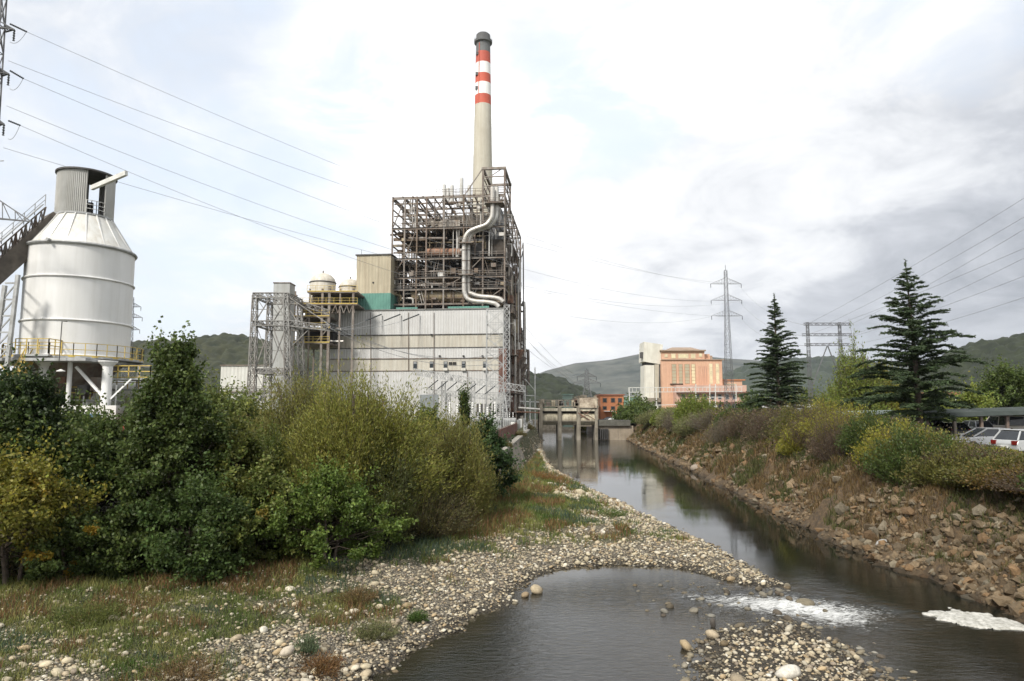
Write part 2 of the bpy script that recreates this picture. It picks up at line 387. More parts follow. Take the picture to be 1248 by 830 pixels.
def cedar(label, base, H, Rb, seed, group=None, lean=0, skirt=.1, nb=165, droop=1.0):
    t = thing('cedar_tree', label, 'tree', base, 0, group)
    r = np.random.default_rng(seed)
    tp = [(0, 0, -.3)] + [(lean * f * f + r.normal(0, .02), r.normal(0, .03), H * f) for f in (.2, .4, .6, .8, .92, 1)]
    tk = MB().tube(tp, [H * .017, H * .0145, H * .012, H * .009, H * .005, H * .0028, .012], 9).build('trunk', BARK, t, True)
    S = []; r0 = []; P = []; D = []
    for i in range(nb):
        f = skirt + (1 - skirt) * ((i + r.uniform(0, .9)) / nb) ** 1.0
        if f > .955: continue
        L = Rb * ((1 - f) ** .95 * .97 + .03) * r.uniform(.5, 1.2) * (1 if f > skirt + .06 else .8)
        if f > .72: L *= .78 - (.3 if f > .9 else 0); 
        if f > .7 and r.uniform() < .3: continue
        th = i * 2.399 + r.uniform(-.6, .6); u = np.linspace(0, 1, 8)
        rise = L * (.06 + .42 * f + r.uniform(-.08, .12)); z = H * f + rise * np.sin(u * 1.7) - L * .2 * droop * u ** 2.4 * (1 - f) * r.uniform(.7, 1.8)
        x = np.cos(th) * L * u + lean * f * f; y = np.sin(th) * L * u
        B = np.stack([x, y, z], 1) + r.normal(0, .01 * L, (8, 3)); S.append(B); r0.append(.012 + .012 * L)
        # side twigs, flat fans
        m = int(11 + L * (17 if f < .55 else 12))
        for q in range(m):
            uu = r.uniform(.12, 1.0); p = B[min(7, int(uu * 7))] * (1 - (uu * 7) % 1) + B[min(7, int(uu * 7) + 1)] * ((uu * 7) % 1)
            sa = th + r.choice([-1, 1]) * r.uniform(.5, 1.15); sl = (.22 + .26 * L * (1 - abs(uu - .5)) * .6) * r.uniform(.5, 1.15)
            e = p + np.array([math.cos(sa) * sl, math.sin(sa) * sl, r.normal(0.0, .10) * sl - .04]); S.append(np.linspace(p, e, 8)); r0.append(.008)
            c = max(5, int(sl * 34)); w = r.uniform(0, 1, (c, 1)); pts = p * (1 - w) + e * w + r.normal(0, .045, (c, 3)) * np.array([1, 1, .55]); P.append(pts)
            D.append(np.repeat((e - p)[None] / sl, c, 0) + r.normal(0, .45, (c, 3)) * np.array([1, 1, .5]))
    # leader needles
    w = r.uniform(.86, 1, (160, 1)); P.append(np.array([[lean, 0, 0]]) * w ** 2 + np.array([[0, 0, H]]) * w + r.normal(0, .05, (160, 3))); D.append(r.normal(0, 1, (160, 3)))
    V, F = strips(np.array(S), np.array(r0), np.array(r0) * .2, 3)
    np_mesh('branch', V, F, TWIG, tk, col=np.tile([[.06, .05, .04]], (len(V), 1)))['kind'] = 'stuff'
    P = np.concatenate(P); D = np.concatenate(D)
    leaves(P, .20, .07, palette((.026, .046, .020), (.070, .100, .044), rng.uniform(size=len(P)), .2), 'crown', t, NEEDLE, dirs=D)
    return t
SUN_E, SKY_S, CLOUD, EXPO, HAZE = 3.2, .1, 9.4, .58, .00006
# ================================================================== camera, sky, sun
cam = bpy.data.cameras.new('camera'); cam.lens = 24; cam.sensor_width = 36; cam.clip_end = 20000; cam.clip_start = .3
co = bpy.data.objects.new('camera', cam); co.location = (0, 0, CAMH); co.rotation_euler = (math.pi / 2 + PITCH, 0, 0); link(co); scene.camera = co
SUN_EL, SUN_AZ = R(42), R(212)      # azimuth clockwise from +Y: behind the camera, a little to the left
sd = bpy.data.lights.new('sun', 'SUN'); sd.energy = SUN_E; sd.angle = R(10); sd.color = (1.0, .95, .87)
so = bpy.data.objects.new('sun', sd); link(so)
sv = (math.sin(SUN_AZ) * math.cos(SUN_EL), math.cos(SUN_AZ) * math.cos(SUN_EL), math.sin(SUN_EL))
from mathutils import Vector
so.rotation_euler = Vector(sv).to_track_quat('Z', 'Y').to_euler(); so.location = (0, -50, 200)
W = bpy.data.worlds.new('World'); scene.world = W; W.use_nodes = True; nt = W.node_tree; nt.nodes.clear()
wo = N(nt, 'ShaderNodeOutputWorld'); bg = N(nt, 'ShaderNodeBackground'); bg.inputs['Strength'].default_value = SKY_S; nt.links.new(bg.outputs[0], wo.inputs[0])
sky = N(nt, 'ShaderNodeTexSky', sky_type='NISHITA'); sky.sun_disc = False; sky.sun_elevation = SUN_EL; sky.sun_rotation = SUN_AZ; sky.air_density = 1.3; sky.dust_density = 1.2
tc = N(nt, 'ShaderNodeTexCoord'); gen = tc.outputs['Generated']
# clouds live on a flat layer overhead: direction / (z + k)
sx = N(nt, 'ShaderNodeSeparateXYZ'); nt.links.new(gen, sx.inputs[0])
def M(op, a, b=None, c=None, clamp=False):
    m = N(nt, 'ShaderNodeMath', operation=op); m.use_clamp = clamp
    for i, x in enumerate((a, b, c)):
        if x is None: continue
        if isinstance(x, bpy.types.NodeSocket): nt.links.new(x, m.inputs[i])
        else: m.inputs[i].default_value = x
    return m.outputs[0]
zz = M('ADD', M('MAXIMUM', sx.outputs[2], 0.0), .34)
cx = N(nt, 'ShaderNodeCombineXYZ'); nt.links.new(M('DIVIDE', sx.outputs[0], zz), cx.inputs[0]); nt.links.new(M('DIVIDE', sx.outputs[1], zz), cx.inputs[1])
def cn(scale, detail, off, rough=.55, dist=0.0):
    mp = N(nt, 'ShaderNodeMapping'); mp.inputs['Location'].default_value = off; nt.links.new(cx.outputs[0], mp.inputs[0])
    n = N(nt, 'ShaderNodeTexNoise'); n.inputs['Scale'].default_value = scale; n.inputs['Detail'].default_value = detail; n.inputs['Roughness'].default_value = rough; n.inputs['Distortion'].default_value = dist
    nt.links.new(mp.outputs[0], n.inputs[0]); return n.outputs[0]
def dirblob(px, py, wid):
    """1 in the direction of a picture point, fading to 0 over about wid radians"""
    d = norm(ray(px, py)); dp = N(nt, 'ShaderNodeVectorMath', operation='DOT_PRODUCT'); nt.links.new(gen, dp.inputs[0]); dp.inputs[1].default_value = d
    mr = N(nt, 'ShaderNodeMapRange'); mr.interpolation_type = 'SMOOTHSTEP'; mr.inputs[1].default_value = math.cos(wid); mr.inputs[2].default_value = 1.0; mr.clamp = True
    nt.links.new(dp.outputs['Value'], mr.inputs[0]); return mr.outputs[0]
big = cn(1.5, 7, (3.1, 1.7, 0), .55, .3); fine = cn(4.2, 9, (7.3, -2.2, 0), .6, .4)
# openings of thin blue between the clouds
blue = M('ADD', M('MULTIPLY', dirblob(200, 130, .42), .70), M('MULTIPLY', dirblob(735, 95, .17), .75))
blue = M('ADD', blue, M('MULTIPLY', dirblob(425, 110, .10), .25)); blue = M('ADD', blue, M('MULTIPLY', dirblob(90, 260, .25), .18)); blue = M('ADD', blue, M('MULTIPLY', dirblob(1190, 5, .16), .22))
cover = M('SUBTRACT', M('ADD', M('MULTIPLY', big, .9), M('MULTIPLY', fine, .75)), M('MULTIPLY', blue, .55))
cr = ramp(nt, cover, [(.38, .22), (.66, 1)])
# brightness of the cloud layer: bright ahead-left of centre, grey shelves to the right and in the upper left corner
dark = M('ADD', M('MULTIPLY', dirblob(1090, 330, .36), .50), M('MULTIPLY', dirblob(60, 40, .50), .42))
dark = M('ADD', dark, M('MULTIPLY', dirblob(1200, 220, .28), .18)); dark = M('ADD', dark, M('MULTIPLY', dirblob(740, 390, .16), .22)); dark = M('ADD', dark, M('MULTIPLY', dirblob(1230, 380, .20), .30))
dark = M('ADD', dark, M('MULTIPLY', dirblob(850, 175, .14), .10))
bright = M('ADD', M('MULTIPLY', dirblob(560, 280, .42), .22), M('MULTIPLY', dirblob(1000, 120, .3), .28)); bright = M('ADD', bright, M('MULTIPLY', dirblob(560, 60, .3), .12))
br = M('ADD', M('SUBTRACT', M('ADD', M('MULTIPLY', M('SUBTRACT', fine, .5), 1.25), M('MULTIPLY', M('SUBTRACT', big, .5), .55)), M('MULTIPLY', dark, .58)), M('ADD', bright, .62))
bc = ramp(nt, br, [(.0, (.30, .32, .36)), (.33, (.47, .49, .53)), (.55, (.66, .675, .70)), (.80, (.80, .805, .815)), (1.0, (1.35, 1.35, 1.35))])
cl = mix(nt, 1.0, bc.outputs[0], (CLOUD, CLOUD, CLOUD), 'MULTIPLY')
pale = mix(nt, .68, sky.outputs[0], (CLOUD * .80, CLOUD * .87, CLOUD * .97))
fin = mix(nt, cr.outputs[0], pale, cl)
hz = ramp(nt, sx.outputs[2], [(.46, 1), (.50, 0)])
nt.links.new(fin, bg.inputs['Color'])
vs = scene.view_settings; vs.view_transform = 'Standard'; vs.look = 'None'; vs.exposure = EXPO; vs.gamma = 1
scene.cycles.use_denoising = True; scene.cycles.max_bounces = 8; scene.cycles.transparent_max_bounces = 8
scene.cycles.volume_bounces = 1; scene.cycles.use_adaptive_sampling = True; scene.cycles.adaptive_threshold = .02
# ================================================================== terrain
XR = [(-60, 16.5), (0, 16.5), (15, 16.6), (22.5, 16.8), (27.7, 17.2), (31.8, 16.7), (37.6, 17.0), (45.5, 17.7), (54, 18.3), (64, 18.9), (75, 19.9), (100, 21.3), (139, 24.2), (150, 25), (160, 24), (600, 40)]
_ry = [a for a, b in XR]; _rx = [b for a, b in XR]
BAR = [gnd(950, 714, 0)[:2], (10.7, 29), gnd(900, 684, 0)[:2], gnd(840, 652, 0)[:2], gnd(790, 630, 0)[:2], gnd(740, 607, 0)[:2], gnd(700, 587, 0)[:2], (4.7, 78), (4.6, 98), (5.1, 121), (6.0, 143), (7, 150),
       (8, 600), (-3000, 600), (-3000, -60), (-14, -60), (-10, 0), (-7.5, 10), (-5.4, 14), gnd(455, 830, 0)[:2], gnd(490, 800, 0)[:2], gnd(520, 785, 0)[:2], gnd(560, 765, 0)[:2], gnd(600, 745, 0)[:2], gnd(628, 728, 0)[:2], gnd(640, 712, 0)[:2], gnd(655, 702, 0)[:2], gnd(680, 694, 0)[:2], gnd(720, 690, 0)[:2], gnd(760, 689, 0)[:2], gnd(800, 690, 0)[:2], gnd(840, 694, 0)[:2], gnd(870, 703, 0)[:2], gnd(905, 712, 0)[:2]]
ISL = [gnd(866, 764, 0)[:2], gnd(900, 768, 0)[:2], gnd(935, 752, 0)[:2], gnd(985, 764, 0)[:2], gnd(1030, 785, 0)[:2], gnd(1065, 805, 0)[:2], gnd(1100, 830, 0)[:2], (10.6, 15.5), (10.0, 12), (7.5, 9), (5.0, 10), (3.9, 14), gnd(835, 832, 0)[:2], gnd(836, 800, 0)[:2]]
TOE = [(-3000, -60), (-50, -60), (-34, 10), (-24, 18), (-18, 22), (-13, 24.5), (-9, 26.5), (-5.2, 29.5), (-2.4, 35), (-1.2, 44), (-.2, 55), (.6, 64), (3.0, 95), (6.2, 145), (6.3, 150), (7.5, 600), (-3000, 600)]
def H(x, y):
    x = np.asarray(x, float); y = np.asarray(y, float)
    wob = (fbm(x * .9, y * .9, 3) - .5) * .9
    sb = polysd(BAR, x, y) + wob * np.clip(1 - (y - 60) / 60, 0, 1)
    sb = sb + (fbm(x * 3.1, y * 3.1, 31, 2) - .5) * .7 * np.clip(1 - (y - 50) / 60, 0, 1)
    n1 = (fbm(x * .5, y * .5, 9) - .5)
    hb = np.where(sb > 0, 1.35 * (1 - np.exp(-sb / 5.0)) + n1 * .35 * np.clip(sb / 2, 0, 1), np.maximum(-.9, sb * .32))
    st = polysd(TOE, x, y); wide = np.where(y > 60, 1.5, 7.0)
    hl = (3.3 - np.clip(hb, 0, 2)) * sstep(0, 1, np.clip(st / wide, 0, 1))
    hb = hb + np.where(st > 0, hl, 0)
    si = polysd(ISL, x, y) + (fbm(x * 1.7, y * 1.7, 5) - .5) * 1.3
    hi = np.where(si > 0, .10 * (1 - np.exp(-si / .9)) - .03, np.maximum(-.5, si * .07 - .03))
    xr = np.interp(y, _ry, _rx); d = x - xr + (fbm(x * .5, y * .5, 21) - .5) * 1.6 * np.clip(1 - (y - 40) / 100, .3, 1)
    rock = (fbm(x * 1.1, y * 1.1, 12, 5) - .5) * 1.5 + (fbm(x * 2.6, y * 2.6, 14, 4) - .5) * .75
    hr = np.where(d > 0, 4.2 * sstep(-.35, 1, d / 6.2) - .55 + .55 * sstep(0, 1, d / 3) + rock * np.clip(d / 1.0, 0, 1) * np.clip((8.2 - d) / 2.5, .0, 1), np.maximum(-1.0, d * .8))
    h = np.maximum(np.maximum(hb, hi), np.where(d > -3, hr, -2))
    riff = .02 * np.exp(-((x - 5.2) ** 2 / 6 + (y - 26.5) ** 2 / 3))
    h = h + np.where(h < 0, riff, 0)
    return h
xs = np.concatenate([-np.geomspace(7000, 27, 60), np.arange(-26, 31, .28), np.geomspace(31.5, 7000, 60)])
ys = np.concatenate([[-300, -60, -30, -10, 0, 5, 9], np.arange(12, 52, .28), np.geomspace(52.4, 260, 130), np.geomspace(270, 9000, 50)])
X, Y = np.meshgrid(xs, ys); Z = H(X, Y)
far = sstep(400, 600, Y); Z = Z * (1 - far) + 3.5 * far
Z = np.where((X > 60) | (X < -60), np.where(Z < 3.3, np.maximum(Z, 3.3 - .0), Z), Z)
sb = polysd(BAR, X, Y); st = polysd(TOE, X, Y); xr = np.interp(Y, _ry, _rx); dR = X - xr
pn = fbm(X * .22, Y * .22, 40, 4); pn2 = fbm(X * .9, Y * .9, 44, 3)
grass = np.where(dR > -1, sstep(4.2, 6.5, dR + (pn2 - .5) * 4), np.clip(sstep(.6, 5.0, sb + (pn - .5) * 9) * sstep(.30, .50, pn2 * .45 + pn * .35 + .16 * sstep(4, 9, sb) + .10 * sstep(40, 60, Y)) + sstep(-1.5, 1.5, st), 0, 1))
rockz = sstep(-1.5, .3, dR)
wet = 1 - sstep(.02, .22, Z)
colz = np.stack([grass, rockz, wet], -1).reshape(-1, 3)
ny, nx = X.shape; idx = np.arange(nx * ny).reshape(ny, nx)
F = np.stack([idx[:-1, :-1], idx[:-1, 1:], idx[1:, 1:], idx[1:, :-1]], -1).reshape(-1, 4)
m, nt2, out = nmat('river_ground'); b = N(nt2, 'ShaderNodeBsdfPrincipled'); b.inputs['Roughness'].default_value = .9; nt2.links.new(b.outputs[0], out.inputs[0])
vc = N(nt2, 'ShaderNodeVertexColor', layer_name='Col'); sp = N(nt2, 'ShaderNodeSeparateColor'); nt2.links.new(vc.outputs[0], sp.inputs[0])
tc2 = N(nt2, 'ShaderNodeTexCoord'); vo = N(nt2, 'ShaderNodeTexVoronoi'); vo.inputs['Scale'].default_value = 11; nt2.links.new(tc2.outputs['Object'], vo.inputs['Vector'])
vsx = N(nt2, 'ShaderNodeSeparateColor'); nt2.links.new(vo.outputs['Color'], vsx.inputs[0])
peb = ramp(nt2, vsx.outputs[0], [(0, (.16, .135, .095)), (.5, (.26, .225, .16)), (1, (.38, .335, .26))])
gapr = ramp(nt2, vo.outputs['Distance'], [(.25, 1), (.75, .3)])
pebc = mix(nt2, 1.0, peb.outputs[0], gapr.outputs[0], 'MULTIPLY')
gn = noise_node(nt2, .9, 6, .7); gr = ramp(nt2, gn.outputs[0], [(.3, (.045, .055, .02)), (.5, (.09, .095, .035)), (.66, (.15, .125, .05)), (.8, (.13, .07, .035))])
rn = noise_node(nt2, 2.1, 10, .82); rr_ = ramp(nt2, rn.outputs[0], [(.28, (.035, .027, .02)), (.45, (.078, .054, .030)), (.58, (.14, .092, .046)), (.72, (.18, .145, .10))])
c1 = mix(nt2, sp.outputs[1], pebc, rr_.outputs[0]); c2 = mix(nt2, sp.outputs[0], c1, gr.outputs[0]); c3 = mix(nt2, sp.outputs[2], c2, mix(nt2, 1.0, c2, (.28, .26, .22), 'MULTIPLY'))
nt2.links.new(c3, b.inputs['Base Color'])
bp = N(nt2, 'ShaderNodeBump'); bp.inputs['Distance'].default_value = .2; bp.inputs['Strength'].default_value = 1.0; nt2.links.new(mix(nt2, sp.outputs[1], vo.outputs['Distance'], rn.outputs[0]), bp.inputs['Height']); bp.invert = False
nt2.links.new(bp.outputs[0], b.inputs['Normal'])
g = np_mesh('ground', np.stack([X, Y, Z], -1).reshape(-1, 3), F, m, col=colz, smooth=True); tag(g, kind='structure')
# ================================================================== water
wx = np.concatenate([np.arange(-16, 1, .6), np.arange(1, 18, .14), np.arange(18, 44, .8)]); wy = np.concatenate([[-60, -20, 0, 8, 12, 15], np.arange(17, 33, .14), np.geomspace(33.2, 600, 120)])
WX, WY = np.meshgrid(wx, wy)
def seg(px, py, ax, ay, bx, by):
    ex, ey = bx - ax, by - ay; t = np.clip(((px - ax) * ex + (py - ay) * ey) / (ex * ex + ey * ey), 0, 1); return np.hypot(px - ax - t * ex, py - ay - t * ey), t
POOL = [(-12, 8), (-3, 19.5), (1, 27.5), (6, 30), (9.5, 28.5), (7.5, 23), (5, 19), (5, 8)]
fl = [gnd(845, 727, 0), gnd(905, 734, 0), gnd(960, 738, 0), gnd(1015, 747, 0), gnd(1065, 746, 0), gnd(1110, 752, 0)]; fw = [.7, 1.2, 1.7, 1.7, 1.1, .4]; fs = [.45, .7, .85, .78, .45, .2]
foam = np.zeros(WX.shape)
for i in range(len(fl) - 1):
    d, t = seg(WX, WY, fl[i][0], fl[i][1], fl[i + 1][0], fl[i + 1][1]); w = fw[i] + (fw[i + 1] - fw[i]) * t
    foam = np.maximum(foam, np.exp(-(d / w) ** 2) * (fs[i] + (fs[i + 1] - fs[i]) * t))
d2, _ = seg(WX, WY, *gnd(860, 745, 0)[:2], *gnd(1000, 775, 0)[:2]); 
rough = np.clip(foam * 1.6 + .5 * np.exp(-(d2 / 1.8) ** 2) + .75 * np.exp(-(((WX - 5.2) / 3.6) ** 2 + ((WY - 26.5) / 1.8) ** 2)) + .10 * sstep(14, 6, np.hypot(WX - 11, WY - 21)) + .25 * sstep(85, 135, WY) + .20 * sstep(1.5, -2, -(polysd(POOL, WX, WY))), 0, 1)
turb = fbm(WX * 1.5 + WY * .8, WY * 4.2, 77, 4)
WZ = (turb - .5) * .40 * np.clip(foam * 1.3, 0, 1) + (fbm(WX * 2, WY * 3.5, 55, 3) - .5) * .05 * rough
WZ = WZ - .0
ny, nx = WX.shape; idx = np.arange(nx * ny).reshape(ny, nx); F = np.stack([idx[:-1, :-1], idx[:-1, 1:], idx[1:, 1:], idx[1:, :-1]], -1).reshape(-1, 4)
m, nt3, out = nmat('river_water'); b = N(nt3, 'ShaderNodeBsdfPrincipled'); b.inputs['IOR'].default_value = 1.333; b.inputs['Roughness'].default_value = .045; b.inputs['Specular IOR Level'].default_value = .5
vc = N(nt3, 'ShaderNodeVertexColor', layer_name='Col'); sp = N(nt3, 'ShaderNodeSeparateColor'); nt3.links.new(vc.outputs[0], sp.inputs[0])
tc3 = N(nt3, 'ShaderNodeTexCoord'); mp = N(nt3, 'ShaderNodeMapping'); mp.inputs['Scale'].default_value = (.75, 1.9, 1); mp.inputs['Rotation'].default_value = (0, 0, R(-8)); nt3.links.new(tc3.outputs['Object'], mp.inputs[0])
n1 = N(nt3, 'ShaderNodeTexNoise'); n1.inputs['Scale'].default_value = 3.2; n1.inputs['Detail'].default_value = 5; n1.inputs['Roughness'].default_value = .62; n1.inputs['Distortion'].default_value = .3; nt3.links.new(mp.outputs[0], n1.inputs[0])
n2 = N(nt3, 'ShaderNodeTexNoise'); n2.inputs['Scale'].default_value = .38; n2.inputs['Detail'].default_value = 3; nt3.links.new(mp.outputs[0], n2.inputs[0])
amp = N(nt3, 'ShaderNodeMath', operation='MULTIPLY_ADD'); nt3.links.new(sp.outputs[1], amp.inputs[0]); amp.inputs[1].default_value = .085; 
pr = ramp(nt3, n2.outputs[0], [(.42, .0003), (.70, .0036)]); nt3.links.new(pr.outputs[0], amp.inputs[2])
bp = N(nt3, 'ShaderNodeBump'); bp.inputs['Strength'].default_value = 1.0; nt3.links.new(amp.outputs[0], bp.inputs['Distance']); nt3.links.new(n1.outputs[0], bp.inputs['Height'])
nt3.links.new(bp.outputs[0], b.inputs['Normal'])
# foam of the rapid: broken white streaks
mpf = N(nt3, 'ShaderNodeMapping'); mpf.inputs['Scale'].default_value = (.8, 3.0, 1); mpf.inputs['Rotation'].default_value = (0, 0, R(22)); nt3.links.new(tc3.outputs['Object'], mpf.inputs[0])
nf = N(nt3, 'ShaderNodeTexNoise'); nf.inputs['Scale'].default_value = 4.5; nf.inputs['Detail'].default_value = 8; nf.inputs['Roughness'].default_value = .72; nf.inputs['Distortion'].default_value = .8; nt3.links.new(mpf.outputs[0], nf.inputs[0])
fm = N(nt3, 'ShaderNodeMath', operation='ADD'); nt3.links.new(nf.outputs[0], fm.inputs[0])
fk = N(nt3, 'ShaderNodeMath', operation='MULTIPLY'); nt3.links.new(sp.outputs[0], fk.inputs[0]); fk.inputs[1].default_value = .42; nt3.links.new(fk.outputs[0], fm.inputs[1])
fr = ramp(nt3, fm.outputs[0], [(.68, 0), (.88, .9)])
depthc = mix(nt3, sp.outputs[2], (.007, .009, .007), (.024, .021, .015))
nt3.links.new(depthc, b.inputs['Base Color'])
df = N(nt3, 'ShaderNodeBsdfDiffuse'); df.inputs['Color'].default_value = (.60, .61, .60, 1); ms = N(nt3, 'ShaderNodeMixShader'); nt3.links.new(fr.outputs[0], ms.inputs[0]); nt3.links.new(b.outputs[0], ms.inputs[1]); nt3.links.new(df.outputs[0], ms.inputs[2]); nt3.links.new(ms.outputs[0], out.inputs[0])
shal = sstep(-.5, -.02, H(WX, WY))
wat = np_mesh('river_water', np.stack([WX, WY, WZ], -1).reshape(-1, 3), F, m, col=np.stack([foam, rough, shal], -1).reshape(-1, 3), smooth=True); tag(wat, kind='structure')
# floating raft of river foam against the right bank
FO = [gnd(px, py, .02)[:2] for px, py in ((1128, 748), (1145, 744), (1158, 741), (1172, 743), (1185, 747), (1205, 748), (1222, 753), (1240, 757), (1252, 763), (1262, 768), (1240, 768), (1215, 767), (1190, 765), (1165, 760), (1145, 754))]
ax = np.arange(11.5, 17.5, .05); ay = np.arange(20.5, 25.5, .05); AX, AY = np.meshgrid(ax, ay); s = polysd(FO, AX, AY) + (fbm(AX * 2.2, AY * 3.5, 61, 6) - .5) * .75
ZF = np.where(s > 0, -.0 + .075 * (1 - np.exp(-s / .15)) * (.25 + 1.5 * fbm(AX * 5, AY * 5, 66, 5)), -.12)
keep = s > -.08; ny, nx = AX.shape; idx = np.arange(nx * ny).reshape(ny, nx); F = np.stack([idx[:-1, :-1], idx[:-1, 1:], idx[1:, 1:], idx[1:, :-1]], -1).reshape(-1, 4)
F = F[keep.ravel()[F].all(1)]
FOAM = surf('foam', (.54, .53, .49), (.26, .255, .22), 7, .9, bump=.5)
fo = np_mesh('foam', np.stack([AX, AY, ZF], -1).reshape(-1, 3), F, FOAM, smooth=True); tag(fo, 'raft of cream white foam floating beside the rocky right bank', 'foam', kind='stuff')
# ================================================================== stones
def ico(sub):
    import bmesh as bmm
    bm = bmm.new(); bmm.ops.create_icosphere(bm, subdivisions=sub, radius=1); bm.verts.ensure_lookup_table()
    v = np.array([x.co[:] for x in bm.verts]); f = np.array([[q.index for q in p.verts] for p in bm.faces]); bm.free(); return v, f
I1 = ico(1); I2 = ico(2)
def stones(name, P, S, cols, ico_, mat, flat=(.45, .8), ang=0.12, sink=.25, parent=None):
    v, f = ico_; n = len(P); k = len(v)
    vv = np.broadcast_to(v, (n, k, 3)).copy(); vv *= (1 + ang * rng.normal(size=(n, k, 1)))
    # planar chop for angular rocks
    sc = np.stack([rng.uniform(.8, 1.25, n), rng.uniform(.6, 1.0, n), rng.uniform(flat[0], flat[1], n)], 1); vv *= sc[:, None]
    a = rng.uniform(0, 2 * math.pi, n); ca, sa = np.cos(a)[:, None], np.sin(a)[:, None]; tl = rng.normal(0, .22, (n, 1))
    x = vv[..., 0] * ca - vv[..., 1] * sa; y = vv[..., 0] * sa + vv[..., 1] * ca; z = vv[..., 2] + x * tl
    V = np.stack([x, y, z], -1) * S[:, None, None] + P[:, None]; V[..., 2] += (S * sc[:, 2] * (1 - sink * 2))[:, None]
    F = (f[None] + (np.arange(n) * k)[:, None, None]).reshape(-1, 3)
    return np_mesh(name, V.reshape(-1, 3), F, mat, parent, col=np.repeat(cols, k, 0), smooth=True)
def stonecol(n, wetm):
    base = np.array([(.42, .365, .255), (.33, .275, .19), (.47, .425, .33), (.24, .20, .15), (.36, .275, .165), (.54, .51, .43)])
    w = rng.choice(6, n, p=[.28, .24, .16, .14, .12, .06]); c = base[w] * rng.uniform(.85, 1.3, (n, 1)); return c * np.where(wetm, .42, 1.0)[:, None]
STONE = vcmat('river_stone', .82, .4)
def scat(n, x0, x1, y0, y1, f):
    x = rng.uniform(x0, x1, n); y = y0 * (y1 / y0) ** rng.uniform(0, 1, n); keep = rng.uniform(size=n) < f(x, y); return x[keep], y[keep]
def gdens(x, y):
    sb = polysd(BAR, x, y); st = polysd(TOE, x, y); si = polysd(ISL, x, y)
    p1 = fbm(x * .22, y * .22, 40, 4); p2 = fbm(x * .9, y * .9, 44, 3)
    gr = sstep(.6, 5.0, sb + (p1 - .5) * 9) * sstep(.30, .50, p2 * .45 + p1 * .35 + .16 * sstep(4, 9, sb) + .10 * sstep(40, 60, y))
    d = np.where(sb > -1.6, np.exp(np.minimum(sb, 0) / .55) * (1 - .74 * gr) * (1 - sstep(-1, 1.5, st)), 0)
    return np.maximum(d, np.where(si > -3, np.exp(np.minimum(si, 0) / 1.2) * .6, 0))
x, y = scat(95000, -24, 12, 15, 60, gdens); s = .038 * np.exp(rng.normal(0, .42, len(x))) * (1 + .25 * (y > 30)); z = H(x, y); k = z > -.25
x, y, s, z = x[k], y[k], s[k], z[k]; isl = polysd(ISL, x, y) > -1.2; s = np.where(isl, s * 1.25, s)
gv = stones('gravel', np.stack([x, y, z], 1), s, stonecol(len(x), z < .03), I1, STONE, flat=(.35, .62)); tag(gv, 'bed of pale river cobbles covering the gravel bar', 'gravel', kind='stuff')
x, y = scat(4600, -22, 12, 15, 48, lambda a, b: gdens(a, b) * .9); s = .076 * np.exp(rng.normal(0, .36, len(x))); z = H(x, y); k = z > -.3; x, y, s, z = x[k], y[k], s[k], z[k]
cb = stones('cobbles', np.stack([x, y, z], 1), s, stonecol(len(x), z < -.02), I2, STONE, ang=.05, sink=.3); tag(cb, 'larger rounded stones strewn over the gravel bar and its shore', 'stones', kind='stuff')
xq = rng.uniform(4.6, 11.2, 240); yq = rng.uniform(23.6, 28.6, 240); kq = (polysd(BAR, xq, yq) < 0) & (rng.uniform(size=240) < .55 * np.exp(-np.abs(polysd(BAR, xq, yq)) / 1.3) + .22); xq, yq = xq[kq], yq[kq]
rs_ = stones('riffle_stones', np.stack([xq, yq, np.full(len(xq), -.06)], 1), .10 * np.exp(rng.normal(0, .35, len(xq))), stonecol(len(xq), np.ones(len(xq), bool)) * .8, I2, STONE, ang=.05, sink=.2); tag(rs_, 'wet dark stones breaking the surface of the riffle', 'stones', kind='stuff')
x, y = scat(26000, 0, 9, 48, 150, lambda a, b: gdens(a, b) * .8); s = .10 * np.exp(rng.normal(0, .4, len(x))); z = H(x, y); k = z > -.1; x, y, s, z = x[k], y[k], s[k], z[k]
fg = stones('far_gravel', np.stack([x, y, z], 1), s, stonecol(len(x), z < .02), I1, STONE); tag(fg, 'stony shore strip running upstream below the concrete wall', 'gravel', kind='stuff')
def boulder(label, px, py, z, s, c, group=None, fl=(.5, .6)):
    p = gnd(px, py, z); o = stones('boulder', np.array([[0, 0, 0.]]), np.array([s]), np.array([c]), I2, STONE, flat=fl, ang=.05, sink=.15); o.location = (p[0], p[1], p[2] - s * .1); return tag(o, label, 'boulder', group)
boulder('long tan boulder standing alone in the water off the gravel point', 654, 722, 0, .33, (.40, .33, .22)); boulder('smaller brown boulder beside the long tan one near the shore', 640, 727, 0, .20, (.28, .21, .13))
boulder('pale whitish boulder at the lower edge of the picture on the stone island', 961, 824, .1, .33, (.58, .55, .48)); boulder('upright dark stone poking out of the riffle above the stone island', 869, 764, 0, .14, (.08, .07, .06), fl=(1.3, 1.4))
boulder('tan stone sitting in the shallow pool left of the stone island', 836, 790, 0, .26, (.36, .28, .17)); boulder('round tan stone just behind the upright dark stone', 868, 776, .02, .24, (.40, .33, .23))
boulder('white block standing on the grassy bar beside the far shoreline', 693, 619, .3, .38, (.66, .64, .60), fl=(.9, 1.)); boulder('round pale boulder beside the rust red weeds on the near bar', 350, 797, .8, .22, (.50, .44, .35))
boulder('light grey boulder sticking out of the bank foot across from the gravel point', 1080, 668, .4, .55, (.34, .33, .31)); boulder('flat boulder lying low at the waterline of the far right bank', 850, 573, .2, .8, (.30, .25, .2))
